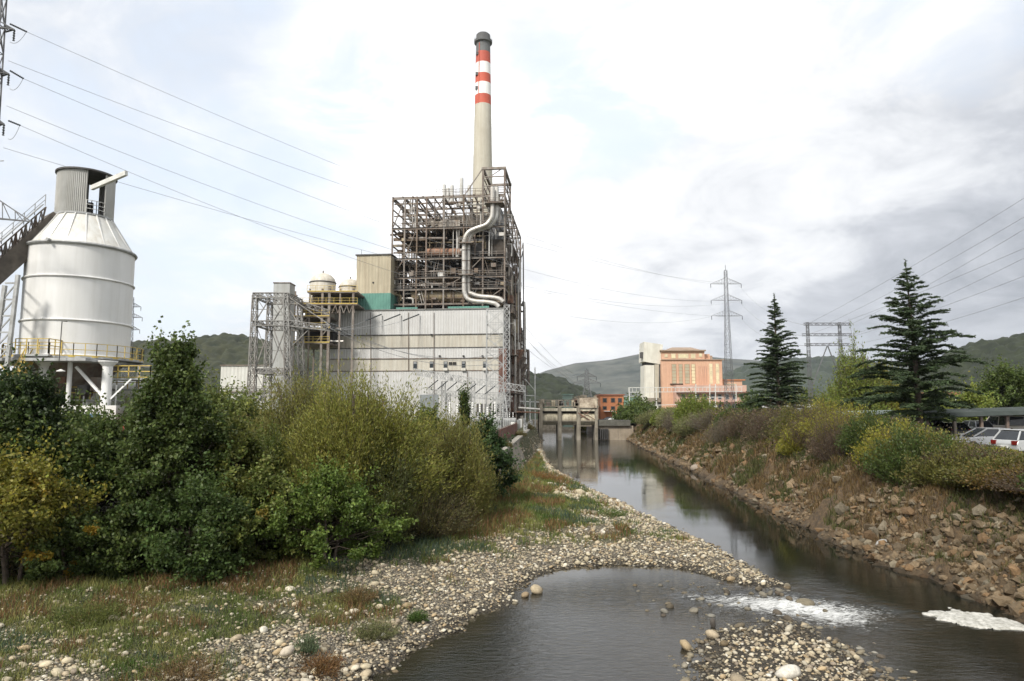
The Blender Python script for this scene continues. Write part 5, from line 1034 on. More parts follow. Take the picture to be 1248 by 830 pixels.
for i, (x0, y0, x1, y1) in enumerate(((2, 480, 22, 335), (-16, 480, 6, 348))):
    for Y in (58.4, 61): a = vsub(at(x0, y0, Y), o_); b_ = vsub(at(x1, y1, Y), o_); MB().bar((a[0], a[1], a[2] - 4), b_, .28).build('leg', STEEL, tr_)
mb = MB()
for k in range(7):
    y = 345 + k * 20; xa = 22 - (y - 335) * .138; xb = 6 - (y - 348) * .166; a = vsub(at(xa, y, 58.4), o_); b_ = vsub(at(xb, y, 58.4), o_); c = vsub(at(xb - 3, y + 20, 58.4), o_); mb.bar(a, b_, .13); mb.bar(a, c, .1); mb.bar(vsub(at(xa, y, 58.4), o_), vsub(at(xa, y, 61), o_), .1)
mb.build('bracing', STEEL, tr_)
# ================================================================== pylons
def pylon(label, px, ytop, zb_, Y, w0, w1, arms, t, mat=PYL, waist=.75, n=16, group=None, x_off=0):
    tp_ = at(px, ytop, Y); base = (tp_[0], Y, zb_); o = thing('power_pylon', label, 'pylon', base, 0, group); h = tp_[2] - zb_
    zw = h * waist; lg, br = mast_mb((0, 0, 0), (0, 0, zw), w0, w1, n, t); lg2, br2 = mast_mb((0, 0, zw), (0, 0, h * .965), w1, w1 * .6, max(6, n // 2), t * .85)
    for a in lg + lg2: a.build('leg', mat, o)
    br.build('bracing', mat, o); br2.build('bracing', mat, o); MB().bar((0, 0, h * .96), (0, 0, h), t * 1.2).build('peak', mat, o)
    tips = []
    for py, half, rise in arms:
        z = at(px, py, Y)[2] - zb_
        for s in ((-1, 1) if half > 0 else (1,)):
            hw = abs(half); am = MB(); tip = (s * hw, 0, z)
            for y in (-w1 * .45, w1 * .45): am.bar((s * w1 * .4, y, z), tip, t * .8); am.bar((s * w1 * .35, y, z + rise), tip, t * .7)
            for k in range(1, 5):
                f = k / 5; x = s * (w1 * .4 + (hw - w1 * .4) * f); am.bar((x, 0, z), (x, 0, z + rise * (1 - f)), t * .5); am.bar((x, -w1 * .45 * (1 - f), z), (x, w1 * .45 * (1 - f), z), t * .5)
                x2 = s * (w1 * .4 + (hw - w1 * .4) * (k - 1) / 5); am.bar((x2, 0, z), (x, 0, z + rise * (1 - f)), t * .5)
            ao = am.build('cross_arm', mat, o); mb = MB(); mb.tube([(tip[0], 0, z - .12 * k * max(1, t / .12)) for k in range(10)], [.12 * max(1, t / .12) if k % 2 else .05 for k in range(10)], 6); mb.build('insulator', INS, ao); tips.append((tip[0] + base[0], Y, z + zb_ - 1.2))
    return o, tips
_, tR = pylon('slim lattice pylon with three pairs of arms between the brick building and the cedar', 884, 323, 3.8, 190, 2.3, 1.15, ((346, 4.3, 1.6), (366, 4.3, 1.6), (385, 4.3, 1.6)), .085, waist=.62, n=13)
pylon('distant lattice pylon behind the weir and the ruined beige building', 715, 449, 4, 300, 7, 2.0, ((459, 4.2, 1.6), (467, 6.0, 2.0)), .2, waist=.6, n=9)
pylon('distant lattice pylon seen just right of the silo', 161, 357, 3, 210, 3.6, 1.4, ((374, 3.0, 1.3), (387, 3.6, 1.4), (402, 3.0, 1.3)), .13, waist=.6, n=16)
_, tL = pylon('near dark lattice pylon cut by the left edge of the picture', 6, -70, 3, 60, 1.5, .95, ((36, -1.5, .6), (90, -1.3, .6), (151, -1.2, .6)), .12, waist=.5, n=18)
am = thing('switch_arm', 'dark pointed lattice arm reaching in from the left edge', 'cross arm', at(-30, 262, 57)); o_ = am.location[:]; tip = vsub(at(38, 270, 57), o_); mb = MB()
for a in (at(-40, 218, 57), at(-40, 262, 56.4), at(-40, 264, 57.6)): mb.bar(vsub(a, o_), tip, .09)
for f in (.35, .55, .75, .9): a = vsub(lerp3(at(-40, 218, 57), at(38, 270, 57), f), o_); b_ = vsub(lerp3(at(-40, 262, 56.4), at(38, 270, 57), f), o_); mb.bar(a, b_, .05); c = vsub(lerp3(at(-40, 262, 56.4), at(38, 270, 57), min(1, f + .12)), o_); mb.bar(a, c, .05)
mb.build('lattice', PYL, am)
# the long spans between the near left pylon and the slim right pylon
def sag_for(p, q, pm):
    """sag so that the span passes through the picture point pm"""
    best = None
    for s in [k * .2 for k in range(0, 90)]:
        for t in [k / 60 for k in range(61)]:
            x = p[0] + (q[0] - p[0]) * t; y = p[1] + (q[1] - p[1]) * t; z = p[2] + (q[2] - p[2]) * t - 4 * s * t * (1 - t)
            dv = y * _cp + (z - CAMH) * _sp; up = -y * _sp + (z - CAMH) * _cp; e = math.hypot(624 + FPX * x / dv - pm[0], 415 - FPX * up / dv - pm[1])
            if best is None or e < best[0]: best = (e, s)
    return best[1]
SP = [((33, 39), (868, 346), (356, 176), 'highest'), ((10, 74), (900, 346), (192, 147), 'second highest'), ((29, 96), (866, 367), (192, 160), 'third highest'), ((8, 129), (902, 367), (213, 207), 'fourth highest'), ((25, 153), (866, 386), (246, 243), 'second lowest'), ((4, 180), (902, 386), (307, 272), 'lowest')]
for a, b_, m_, w in SP:
    p_ = at(*a, 60); q_ = at(*b_, 190); cable(f'{w} long power line leaving the near left pylon across the sky', p_, q_, sag_for(p_, q_, m_), .020, 'power lines from the left pylon', 60)
for i, (x0, y0, x1, y1) in enumerate(((12, 29, 33, 39), (12, 86, 29, 96), (10, 147, 25, 153))):
    w = ('top', 'middle', 'bottom')[i]; insul('', f'{w} insulator string on the near left pylon', at(x0, y0, 60), at(x1, y1, 60), .10, 'insulator strings on the left pylon'); cable(f'{w} jumper loop hanging below an insulator string of the near left pylon', at(x1 - 1, y1, 60), at(x0, y0 + 22, 60), -(-.5), .025, 'jumper loops', 10, 'jumper_cable')
for i, (x0, y0, x1, y1) in enumerate(((636, 408, 700, 459), (640, 398, 705, 459), (640, 412, 704, 467), (642, 425, 712, 467))): cable(f'{wd[i]} from the top of the faint lines running down to the distant weir pylon', at(x0, y0, 150), at(x1, y1, 300), 1.5, .04, 'lines to the weir pylon')
# portal pylon behind the cedars
pt = thing('portal_pylon', 'grey H-frame line portal with three long crossbars between the cedars', 'pylon', at(1008, 497, 112)); o_ = pt.location[:]
def PL(px, py, Y=112): return vsub(at(px, py, Y), o_)
for px in (988.5, 1028): a = PL(px, 393); lg, br = mast_mb((PL(px, 500)[0], 0, -3), (PL(px, 500)[0], 0, a[2]), .55, .36, 11, .05); [x.build('leg', PYL, pt) for x in lg]; br.build('bracing', PYL, pt)
for y, x0, x1 in ((395, 980, 1037), (408, 978, 1038), (420, 981, 1035)): mb = MB(); beam_mb(mb, PL(x0, y), PL(x1, y), .35, .38, 14, .055); mb.build('crossbar', PYL, pt)
mb = MB(); mb.bar(PL(990, 470), PL(1008, 422), .14); mb.bar(PL(1027, 470), PL(1009, 422), .14); mb.build('brace', PYL, pt)
RL = [((1248, 229), (982, 396), 'highest'), ((1248, 252), (1005, 396), 'second highest'), ((1248, 267), (1035, 396), 'third highest'), ((1248, 290), (980, 409), 'fourth highest'), ((1248, 302), (1036, 409), 'fifth highest'), ((1248, 324), (1000, 421), 'sixth highest'), ((1248, 350), (1034, 421), 'lowest')]
for a, b_, w in RL:
    q_ = at(*b_, 112); p_ = at(*a, 62); e = vadd(p_, vmul(vsub(p_, q_), .6)); cable(f'{w} power line sloping from the upper right edge to the line portal', e, q_, 1.0, .018, 'power lines on the right', 40)
for i, (b_, e_) in enumerate((((980, 396), (900, 347)), ((978, 409), (901, 367)), ((981, 421), (901, 386)))): cable(('upper', 'middle', 'lower')[i] + ' line between the slim pylon and the line portal', at(*b_, 112), at(*e_, 190), 2, .03, 'lines between pylon and portal')
# ================================================================== river wall and fence (left bank)
WALLM = surf('river_wall_concrete', (.30, .265, .21), (.19, .165, .13), .5, .9, streak=((.09, .08, .06), .6), bump=.4)
rw = thing('river_wall', 'sloping weathered concrete wall lining the left bank up to the weir', 'wall', (0, 0, 0))
wb0 = [(.0, 50, .55), (.75, 60, .6), (3.0, 95, .5), (6.0, 143, .3), (6.35, 149, .3)]; tp = []
mb = MB(); n0 = 0
for i, (x, y, z) in enumerate(wb0): mb.v += [(x, y, z - 1), (x - 1.4, y, 3.15), (x - 1.85, y, 3.15), (x - 1.85, y, -.5)]
for i in range(len(wb0) - 1):
    a = i * 4; mb.f += [(a, a + 4, a + 5, a + 1), (a + 1, a + 5, a + 6, a + 2), (a + 2, a + 6, a + 7, a + 3)]
mb.f += [(0, 1, 2, 3)]; mb.build('face', WALLM, rw)
mb = MB(); mb.v = []
for (x, y, z) in wb0: mb.v += [(x - 1.32, y, 3.14), (x - 1.32, y, 3.36), (x - 2.0, y, 3.36), (x - 2.0, y, 3.14)]
for i in range(len(wb0) - 1):
    a = i * 4; mb.f += [(a, a + 4, a + 5, a + 1), (a + 1, a + 5, a + 6, a + 2), (a + 2, a + 6, a + 7, a + 3)]
mb.f += [(0, 1, 2, 3)]; mb.build('coping', CONC, rw)
fe = thing('sheet_fence', 'rust red corrugated sheet fence along the top of the river wall', 'fence', (0, 0, 0))
def wallx(y): return np.interp(y, [b[1] for b in wb0], [b[0] for b in wb0])
FEN = surf('rust_fence', (.20, .08, .055), (.12, .055, .04), .6, .8, ribs=(.4, 'Y'))
for k in range(14):
    y0 = 62 + k * 3; y1 = y0 + 2.9; x0 = wallx(y0) - 2.8; x1 = wallx(y1) - 2.8; MB().bar((x0, y0, 4.0), (x1, y1, 4.0), .05, 1.5).build('panel', FEN, fe); MB().box(x0 - .06, x0 + .06, y0 - .08, y0 - .01, 3, 4.9).build('post', OLDSTEEL, fe)
hr_ = thing('wall_railing', 'white posts and pipes along the wall between fence and weir', 'railing', (0, 0, 0)); mb = MB()
rail(mb, [(float(wallx(y)) - 1.8, y, 3.36) for y in (104, 112, 120, 128, 136, 146)], 1.1, 2.0, .08); mb.build('rail', STEEL, hr_)
for k in range(7): y = 106 + k * 6; x = float(wallx(y)) - 3.6; MB().box(x - .3, x + .3, y - .3, y + .3, 3, rr.uniform(4.2, 6)).build('cabinet', rr.choice([WHITE, STEEL, CONC]), hr_)
# ================================================================== weir with gates
DY = 150
wr = thing('river_weir', 'old concrete weir with three raised gates and a railed deck across the river', 'weir', (at(692, 536, DY)[0], DY, 0)); ox = wr.location[0]
def DX(px): return at(px, 500, DY)[0] - ox
def DZ(py): return at(690, py, DY)[2]
GATE = surf('gate_beige', (.56, .51, .38), (.40, .35, .25), .7, .8, streak=((.12, .10, .07), .9)); OLDC = surf('old_concrete', (.30, .27, .215), (.17, .15, .115), .6, .9, streak=((.07, .06, .045), .8), bump=.4)
for a, b_ in ((656.5, 661), (679.5, 684), (702.5, 707), (724.5, 728)): MB().box(DX(a), DX(b_), -.6, 5.5, -1, DZ(496)).build('pier', OLDC, wr)
for a, b_ in ((661, 679.5), (684, 702.5), (707, 724.5)):
    x0, x1 = DX(a) + .02, DX(b_) - .02; mb = MB(); pr = []
    for k in range(9): t = k / 8; z = DZ(518) + (DZ(503.5) - DZ(518)) * t; pr.append((x0, -.45 + .9 * (2 * t - 1) ** 2 * .9, z))
    pr += [(x0, 1.6, DZ(503.5)), (x0, 1.6, DZ(518))]; mb.poly(pr, (x1 - x0, 0, 0)); go_ = mb.build('gate', GATE, wr)
    MB().box(x0, x1, -.62, .1, DZ(513) - .1, DZ(513) + .12).build('gate_rib', OLDC, go_); MB().box(x0, x1, .5, 3.5, DZ(503.5), DZ(501)).build('painted_shadow_strip', DARK, wr); MB().box(x0, x1, -.55, 4, DZ(501), DZ(497.5)).build('deck_beam', surf('cream_beam', (.62, .58, .46), (.45, .41, .31), .8, .8, streak=((.15, .12, .08), .6)), wr)  # the dark strip above each gate paints the shadow below the deck
MB().box(DX(655), DX(730), -.5, 5.4, DZ(496), DZ(494.5)).build('deck', OLDC, wr); MB().box(DX(656.5), DX(661) + .02, -1.2, 5.6, -.5, DZ(489)).build('abutment', OLDC, wr)
mb = MB(); rail(mb, [(DX(655), -.4, DZ(494.5)), (DX(731), -.4, DZ(494.5))], 1.25, 1.1, .09, (1, .5)); rail(mb, [(DX(655), 5.3, DZ(494.5)), (DX(731), 5.3, DZ(494.5))], 1.25, 1.1, .09, (1, .5)); mb.build('railing', OLDSTEEL, wr)
for k in range(14):
    x = rr.uniform(DX(661), DX(726)); s_ = rr.uniform(.2, .5); MB().box(x - s_, x + s_, .5, 2.5, DZ(494.5), DZ(494.5) + rr.uniform(.5, 1.5)).build('hoist_gear', rr.choice([OLDSTEEL, RUST, OLDC, GATE, DSTEEL]), wr)
mb = MB(); mb.bar((DX(704), -.5, DZ(503)), (DX(718), -.5, DZ(512)), .25); mb.bar((DX(706), -.5, DZ(499)), (DX(726), -.5, DZ(512.5)), .12); mb.bar((DX(706), -.5, DZ(510)), (DX(724), -.5, DZ(497)), .12); mb.build('brace', RUST, wr)
MB().box(DX(706), DX(727), -.9, -.25, DZ(497), DZ(485)).build('machine_house', surf('broken_render', (.54, .47, .36), (.20, .15, .11), .9, .9, bump=.5), wr)
MB().box(DX(728), DX(772), .5, 6, -1, DZ(519)).build('wing_wall', surf('wing_wall_brown', (.36, .30, .23), (.25, .205, .15), .5, .9, streak=((.1, .085, .06), .5)), wr)
MB().box(DX(727), DX(768), -.1, 5, DZ(519), DZ(512)).build('parapet', surf('mossy_wall', (.12, .115, .095), (.06, .06, .05), .8, .9), wr)
for k in range(6): MB().box(DX(729) + k * .4, DX(729) + k * .4 + .12, -.1, .47, .1, DZ(522)).build('sluice_bar', DSTEEL, wr)
MB().box(DX(728.6), DX(741), .3, .496, .2, DZ(523)).build('sluice_opening', DARK, wr)
# what is seen under the gates: stone revetment, bush, concrete block upstream
t = thing('stone_revetment', 'pale rubble revetment seen through the weir openings', 'wall', (at(690, 535, 215)[0], 215, 0)); v_, f_ = I1
mb = MB(); mb.box(-14, 22, 0, 5, -1, 3.2); mb.build('wall_face', surf('rubble_masonry', (.55, .48, .37), (.30, .25, .18), 1.3, .9, bump=1.0), t)
MB().box(at(716, 530, 200)[0] - t.location[0], at(724, 530, 200)[0] - t.location[0], -15, -10, -.5, 3.4).build('concrete_block', surf('pale_block', (.5, .49, .46)), t)
for k in range(4): MB().box(-22, -8, -25 + k * 7, -24 + k * 7, -.3, .18 + .12 * k).build('sill', CONC, t)
# ================================================================== buildings behind the weir
def boxb(name, label, cat, px0, px1, ytop, Y, depth, m, zb_=3.0, roof=None, rz=0):
    a = at(px0, ytop, Y); b_ = at(px1, ytop, Y); t = thing(name, label, cat, ((a[0] + b_[0]) / 2, Y, zb_), rz); w = (b_[0] - a[0]) / 2; h = a[2] - zb_
    MB().box(-w, w, 0, depth, -1, h).build('wall', m, t)
    if roof: MB().box(-w - .25, w + .25, -.3, depth + .3, h, h + roof[1]).build('roof', roof[0], t)
    return t, w, h
def win(t, Y, px0, px1, py0, py1, frame=WHITE, glass=GLASS, v=0.0, bars=0, name='window'):
    o = t.location; a = vsub(at(px0, py0, Y), o); b_ = vsub(at(px1, py1, Y), o); f = MB().box(a[0], b_[0], v - .10, v + .10, b_[2], a[2]).build(name, frame, t); g = .12 + (b_[0] - a[0]) * .04
    MB().box(a[0] + g, b_[0] - g, v - .13, v - .095, b_[2] + g, a[2] - g).build('pane', glass, f)
    if bars:
        mb = MB()
        for k in range(1, bars): z = b_[2] + (a[2] - b_[2]) * k / bars; mb.box(a[0], b_[0], v - .17, v - .125, z - .07, z + .07)
        mb.build('glazing_bar', frame, f)
    return f
ORG = surf('orange_render', (.50, .20, .09), (.42, .165, .075), .4, .85, streak=((.25, .12, .07), .4)); BRK = surf('salmon_brick', (.60, .375, .255), (.53, .32, .215), .3, .85, streak=((.34, .19, .13), .4)); TILE = surf('clay_tile', (.30, .12, .07), (.2, .085, .055), .8, .85)
t, w, h = boxb('orange_house', 'small orange two storey house with dark windows behind the weir', 'house', 731.5, 760, 482, 190, 9, ORG, 3, (TILE, .35))
for r_ in ((485, 490.5), (495, 499.5)):
    for c in (737, 747, 755.5): win(t, 190, c - 2.6, c + 2.6, r_[0], r_[1], surf('window_brown', (.12, .08, .06)), GLASS)
MB().box(-w + .8, w * .2, -2.2, -.0, 3.0, 3.15).build('canopy', WHITE, t)
t, w, h = boxb('ruined_building', 'beige half ruined building with an uneven top beside the orange house', 'building', 700, 729, 485, 185, 9, surf('ruin_beige', (.54, .46, .35), (.28, .22, .16), .8, .9, bump=.5), 3)
for k in range(7): x = -w + k * w / 3.6; MB().box(x, x + w / 4.5, 0, 1, h, h + rr.uniform(.1, .9)).build('broken_wall', surf('ruin_beige', (1, 1, 1)), t)
for px, py in ((703, 491), (709, 491), (716, 490), (722, 493), (718, 499)): win(t, 185, px - 1.5, px + 1.5, py - 2, py + 2, surf('ruin_beige', (1, 1, 1)), DARK)
boxb('kiosk', 'small green and white striped kiosk above the weir deck', 'kiosk', 686.5, 697.5, 481.5, 178, 3, surf('green_stripe', (.16, .30, .23), (.5, .56, .5), 1, .6, stretch=(.01, .01, 1.6)), 3, (surf('green_roof', (.35, .5, .42)), .3))
boxb('green_building', 'long low dull green building left of the white tower', 'building', 757, 792, 484, 330, 12, surf('dull_green_sheet', (.13, .22, .17), (.10, .18, .14), .2, .7), 3, (surf('pale_green_roof', (.32, .37, .33)), .5))
# ================================================================== white tower and salmon brick power house
TW = surf('tower_white', (.66, .65, .58), (.55, .54, .48), .25, .7, streak=((.42, .38, .3), .6))
TY = 282; t = thing('white_tower', 'slender off-white tower with a sloped top leaning on the brick power house', 'tower', (at(797, 500, TY)[0], TY, 3.5)); o_ = t.location
def TL(px, py, v=0): p = at(px, py, TY); return (p[0] - o_[0], v, p[2] - o_[2])
mb = MB(); mb.poly([TL(784, 440.5), TL(805, 444), TL(808, 420), TL(785, 416.5)], (0, 10, 0)); mb.build('head', TW, t)
mb = MB(); mb.poly([TL(785.5, 490), TL(797.5, 490), TL(797.5, 445), TL(785.5, 445)], (0, 9, 0)); mb.build('shaft', TW, t)
mb = MB(); mb.poly([TL(798, 490), TL(803, 490), TL(803, 444), TL(798, 444)], (0, 9, 0)); mb.build('shaded_shaft', surf('tower_white_shaded', (.46, .43, .35), (.36, .33, .26), .3, .7), t)  # darker side of the shaft: its shade is put into the colour
mb = MB(); mb.poly([TL(787, 445, 1), TL(797, 445, 1), TL(797, 441, 1), TL(787, 441, 1)], (0, 7, 0)); mb.build('louvre_gap', DARK, t)
mb = MB(); mb.poly([TL(803.2, 500, .3), TL(805.6, 500, .3), TL(805.6, 432, .3), TL(803.2, 432, .3)], (0, 5, 0)); mb.build('duct', DSTEEL, t)
mb = MB(); mb.poly([TL(781.5, 436, .4), TL(785.2, 436, .4), TL(785.2, 429, .4), TL(781.5, 429, .4)], (0, 3, 0)); mb.build('hoist', DSTEEL, t)
mb = MB(); mb.poly([TL(787, 490, -.5), TL(805, 490, -.5), TL(805, 485, -.5), TL(787, 485, -.5)], (0, 9, 0)); mb.build('belt_housing', OLDC, t)
mb = MB(); mb.poly([TL(789, 506, 1), TL(803, 506, 1), TL(803, 490, 1), TL(789, 490, 1)], (0, 7, 0)); mb.build('base', TW, t); MB().box(TL(785, 500)[0], TL(789, 500)[0], 0, .4, -1, TL(785, 490)[2]).build('leg', OLDC, t)
PY = 280; t = thing('brick_power_house', 'salmon brick power house with tall pale windows across the river', 'building', (at(843, 500, PY)[0], PY, 3.5)); o_ = t.location
def BL(px, py): p = at(px, py, PY); return (p[0] - o_[0], p[2] - o_[2])
def bb(name, px0, px1, py0, py1, m_, v0=0., v1=22.): a = BL(px0, py0); b_ = BL(px1, py1); return MB().box(a[0], b_[0], v0, v1, b_[1], a[1]).build(name, m_, t)
COR = surf('cornice', (.32, .24, .18), (.24, .18, .13), .5, .8); YW = surf('cream_glazing', (.70, .62, .40), (.48, .42, .27), .25, .35); YW2 = surf('dull_glazing', (.40, .36, .25), (.30, .28, .2), .25, .3); PINK = surf('pale_pink_render', (.52, .34, .27), (.45, .29, .23), .4, .85)
bb('wall', 806, 882, 438.5, 512, BRK); bb('upper_storey', 806.5, 859, 428, 438.2, BRK, .3); bb('cornice', 805, 860, 426.4, 428, COR, -.6); bb('cornice', 805.5, 883, 438.0, 438.9, COR, -.5, .4)
bb('stair_head', 859.5, 867, 431, 438, BRK, 2, 12); bb('stair_head', 867, 870, 433, 438, COR, 2, 10); mb = MB(); a = BL(812, 426.4); b_ = BL(856, 426.4); c = BL(832, 421.8); mb.poly([(a[0], 1, a[1]), (b_[0], 1, b_[1]), (c[0] + 5, 6, c[1]), (c[0] - 3, 6, c[1])], (0, 8, 0)); mb.build('roof', COR, t)
for x0, x1, y0, y1 in ((810, 814, 431.5, 435.5), (818, 823.8, 431, 437), (826.5, 839.5, 431, 437), (842, 848, 431, 437), (852, 856, 430.5, 435)): win(t, PY, x0, x1, y0, y1, surf('cream_frame', (.60, .50, .36)), YW, .28)
for x0, x1 in ((818.3, 824.8), (826.8, 832.5), (834, 841), (842.2, 848)): win(t, PY, x0, x1, 443.5, 468, surf('brick_reveal', (.40, .24, .15)), YW2 if x0 < 842 else YW, 0, 6)
for x0 in (864, 872): win(t, PY, x0, x0 + 5, 443, 468, surf('cream_frame', (1, 1, 1)), YW, 0, 5)
for k in range(5): a = BL(851.5 + k * 2.3, 446); b_ = BL(852 + k * 2.3, 470); MB().box(a[0], b_[0], -.25, 0, b_[1], a[1]).build('pilaster', PINK, t)
bb('ledge', 816.5, 832, 467.6, 468.6, DARK, -.6, .0)
bb('low_wing', 868, 912, 463, 512, BRK, 6, 26); bb('low_wing_roof', 867, 914, 461.7, 463, ORG, 5.5, 26); win(t, PY, 888, 903, 467, 471.5, surf('cream_frame', (1, 1, 1)), YW2, 5.98)
bb('podium', 820, 905, 470, 512, PINK, -6, .0); bb('podium_slab', 820, 906, 478, 480, surf('dark_red_band', (.16, .075, .055), (.1, .06, .045), .8, .8), -7.5, -6); bb('podium_slab', 818, 906, 490, 491.8, surf('dark_red_band', (1, 1, 1)), -7.5, -6)
for r_ in ((481, 487), (492.5, 498)):
    for k in range(9): x = 826 + k * 8.7; win(t, PY, x, x + 4.6, r_[0], r_[1], surf('grey_frame', (.34, .34, .34)), GLASS, -6)
MB().box(BL(868, 500)[0], BL(892, 500)[0], -12, -6.2, BL(868, 507)[1], BL(868, 500.5)[1]).build('orange_shed', surf('orange_shed', (.42, .14, .06)), t)
# white gantry and switchgear bars before the power house
gb = thing('white_gantry', 'thin white steel gantry stretching before the white tower and brick power house', 'gantry', (at(766, 500, 250)[0], 250, 3.5)); o_ = gb.location
def GG(px, py): return vsub(at(px, py, 250), o_)
mb = MB()
for y in (472.5, 478): mb.bar(GG(766, y), GG(905, y - 1), .22)
for k in range(30): mb.bar(GG(766 + k * 4.75, 472.5), GG(766 + k * 4.75, 478), .13)
mb.build('beam', surf('gantry_white', (.60, .60, .57)), gb)
for px in (767, 800, 848, 865, 872, 897): mb = MB(); mb.bar(GG(px, 468 if px > 800 else 473), (GG(px, 510)[0], 0, -1), .28); mb.build('post', surf('gantry_white', (1, 1, 1)), gb)
mb = MB(); mb.bar(GG(792, 494), GG(826, 493), .2); mb.bar(GG(860, 484), GG(882, 484), .2); mb.build('lower_beam', surf('gantry_white', (1, 1, 1)), gb); a = GG(871, 498); MB().lathe([(0, a[2]), (.6, a[2] + .1), (.8, a[2] + .7), (.5, a[2] + 1.3), (0, a[2] + 1.4)], 14, a[0], -.6).build('breaker', surf('gantry_white', (1, 1, 1)), gb, True)
# ================================================================== car park on the right bank
ASP = surf('asphalt', (.16, .155, .145), (.12, .115, .11), .7, .9, bump=.3)
cp = np_mesh('car_park', [(28, 30, 4.26), (160, 30, 4.26), (160, 88, 4.26), (28, 88, 4.26)], [(0, 1, 2, 3)], ASP); tag(cp, kind='structure')
kb = MB().box(27.6, 27.9, 30, 88, 3.8, 4.4).build('kerb', CONC); tag(kb, kind='structure')
mb = MB()
for k in range(12): mb.box(33, 38, 34 + k * 2.6, 34.1 + k * 2.6, 4.262, 4.268)
pm_ = mb.build('parking_line', WHITE); tag(pm_, kind='structure')
TINT = surf('car_glass', (.03, .035, .04), (.02, .022, .026), 1, .06); RIM = surf('alloy', (.4, .4, .4), (.3, .3, .3), 3, .3, .7)
def car(label, pos, rz, paint, kind='hatch', group='cars in the car park', nm='parked_car'):
    t = thing(nm, label, 'van' if kind == 'van' else 'car', pos, rz, group); Lh = 2.1 if kind != 'van' else 2.3
    if kind == 'van': low = [(-Lh, .35), (-Lh, 1.05), (-Lh + .05, 1.15), (Lh - .9, 1.15), (Lh - .1, .95), (Lh, .6), (Lh, .35)]; cab = [(-Lh + .02, 1.14), (-Lh + .12, 1.95), (Lh - 1.7, 1.98), (Lh - .85, 1.14)]
    elif kind == 'sedan': low = [(-Lh - .1, .38), (-Lh - .12, .8), (-Lh, .95), (-1.3, .98), (1.0, .93), (Lh - .15, .75), (Lh, .58), (Lh, .35)]; cab = [(-1.75, .95), (-1.0, 1.38), (-.6, 1.44), (.35, 1.42), (1.25, .92)]
    else: low = [(-Lh, .36), (-Lh - .04, .75), (-Lh + .05, .95), (.95, .95), (Lh - .2, .78), (Lh, .58), (Lh, .34)]; cab = [(-Lh + .08, .94), (-Lh + .45, 1.42), (-1.0, 1.50), (.1, 1.47), (1.15, .93)]
    def hull(prof, w0, w1, name, m_, z_in):
        k = len(prof); mb = MB(); rows_ = [(-w0, 1.0), (-w0 + .08, 1.02), (w0 - .08, 1.02), (w0, 1.0)]
        zs_ = [p[1] for p in prof]; zmin, zmax = min(zs_), max(zs_)
        for (y, s) in rows_:
            for (x, z) in prof:
                f = (z - zmin) / (zmax - zmin); yy = y * (1 - (1 - w1 / w0) * f); mb.v.append((x * (.985 if abs(y) == w0 else 1.0), yy, z))
        for r_ in range(3):
            for i in range(k): mb.f.append((r_ * k + i, r_ * k + (i + 1) % k, (r_ + 1) * k + (i + 1) % k, (r_ + 1) * k + i))
        mb.f.append(tuple(range(k))[::-1]); mb.f.append(tuple(3 * k + i for i in range(k))); return mb.build(name, m_, t, False, bevel=z_in)
    b_ = hull(low, .88, .84, 'body', paint, .05); g_ = hull(cab, .80, .62, 'glasshouse', TINT, .03)
    mb = MB(); cx0 = cab[1][0]; cx1 = cab[-2][0]; zt_ = max(z for x, z in cab); mb.box(cx0 + .05, cx1 + .05, -.62, .62, zt_ - .03, zt_ + .015); mb.build('roof', paint, t, bevel=.01)
    for s in (-1, 1):
        mb = MB(); yb_ = .80 * s; yt = .635 * s
        for (a, c) in ((cab[-1], cab[-2]), (cab[0], cab[1])): mb.bar((a[0], yb_, a[1]), (c[0], yt, c[1]), .07)
        mx = (cab[1][0] + cab[-2][0]) / 2; mb.bar((mx, yb_ + .01 * s, .95), (mx, yt + .01 * s, zt_), .07); mb.bar((cx0, yt, zt_ - .02), (cx1, yt, zt_ - .02), .07); mb.build('pillar', paint, t)
        for x in (-Lh + .72, Lh - .78): wo_ = MB().lathe([(.0, -.10), (.30, -.10), (.33, -.06), (.33, .08), (.30, .11), (0, .11)], 20).build('wheel', BLACKR, t, True, loc=(x, .80 * s, .33)); wo_.rotation_euler = (R(90), 0, 0); MB().lathe([(0, -.125), (.2, -.12), (.2, .125), (0, .13)], 16).build('rim', RIM, wo_)
        MB().box(Lh - .22, Lh - .02, .52 * s - .16, .52 * s + .16, .62, .76).build('headlight', surf('lamp_clear', (.7, .7, .68), rough=.1), t, bevel=.02)
        MB().box(-Lh - .07, -Lh + .12, .66 * s - .16, .66 * s + .16, .68, .92).build('taillight', surf('lamp_red', (.16, .015, .012), rough=.2), t, bevel=.02)
    MB().box(-Lh - .14, -Lh - .03, -.28, .28, .5, .62).build('number_plate', WHITE, t); MB().box(-Lh - .08, Lh + .04, -.84, .84, .28, .4).build('bumper', BLACKR, t, bevel=.03)
    return t
SIL = surf('silver_paint', (.36, .37, .38), (.32, .33, .34), 1, .25, .5); WHP = surf('white_car_paint', (.46, .47, .47), (.42, .43, .43), 1, .3, .2); BLK = surf('black_car_paint', (.03, .03, .035), (.02, .02, .025), 1, .2); GRY = surf('grey_car_paint', (.22, .23, .24), (.19, .2, .2), 1, .25, .4); BLU = surf('blue_car_paint', (.08, .12, .22), (.06, .1, .2), 1, .25)
GZ = 4.27
def cpos(px, Y): return (at(px, 530, Y)[0], Y, GZ)
car('silver car behind the brambles left of the pale grey hatchback near the right edge', cpos(1204, 44), R(172), SIL, 'sedan'); car('pale grey hatchback with a red tail lamp cut by the right edge', cpos(1262, 39), R(10), WHP, 'hatch')
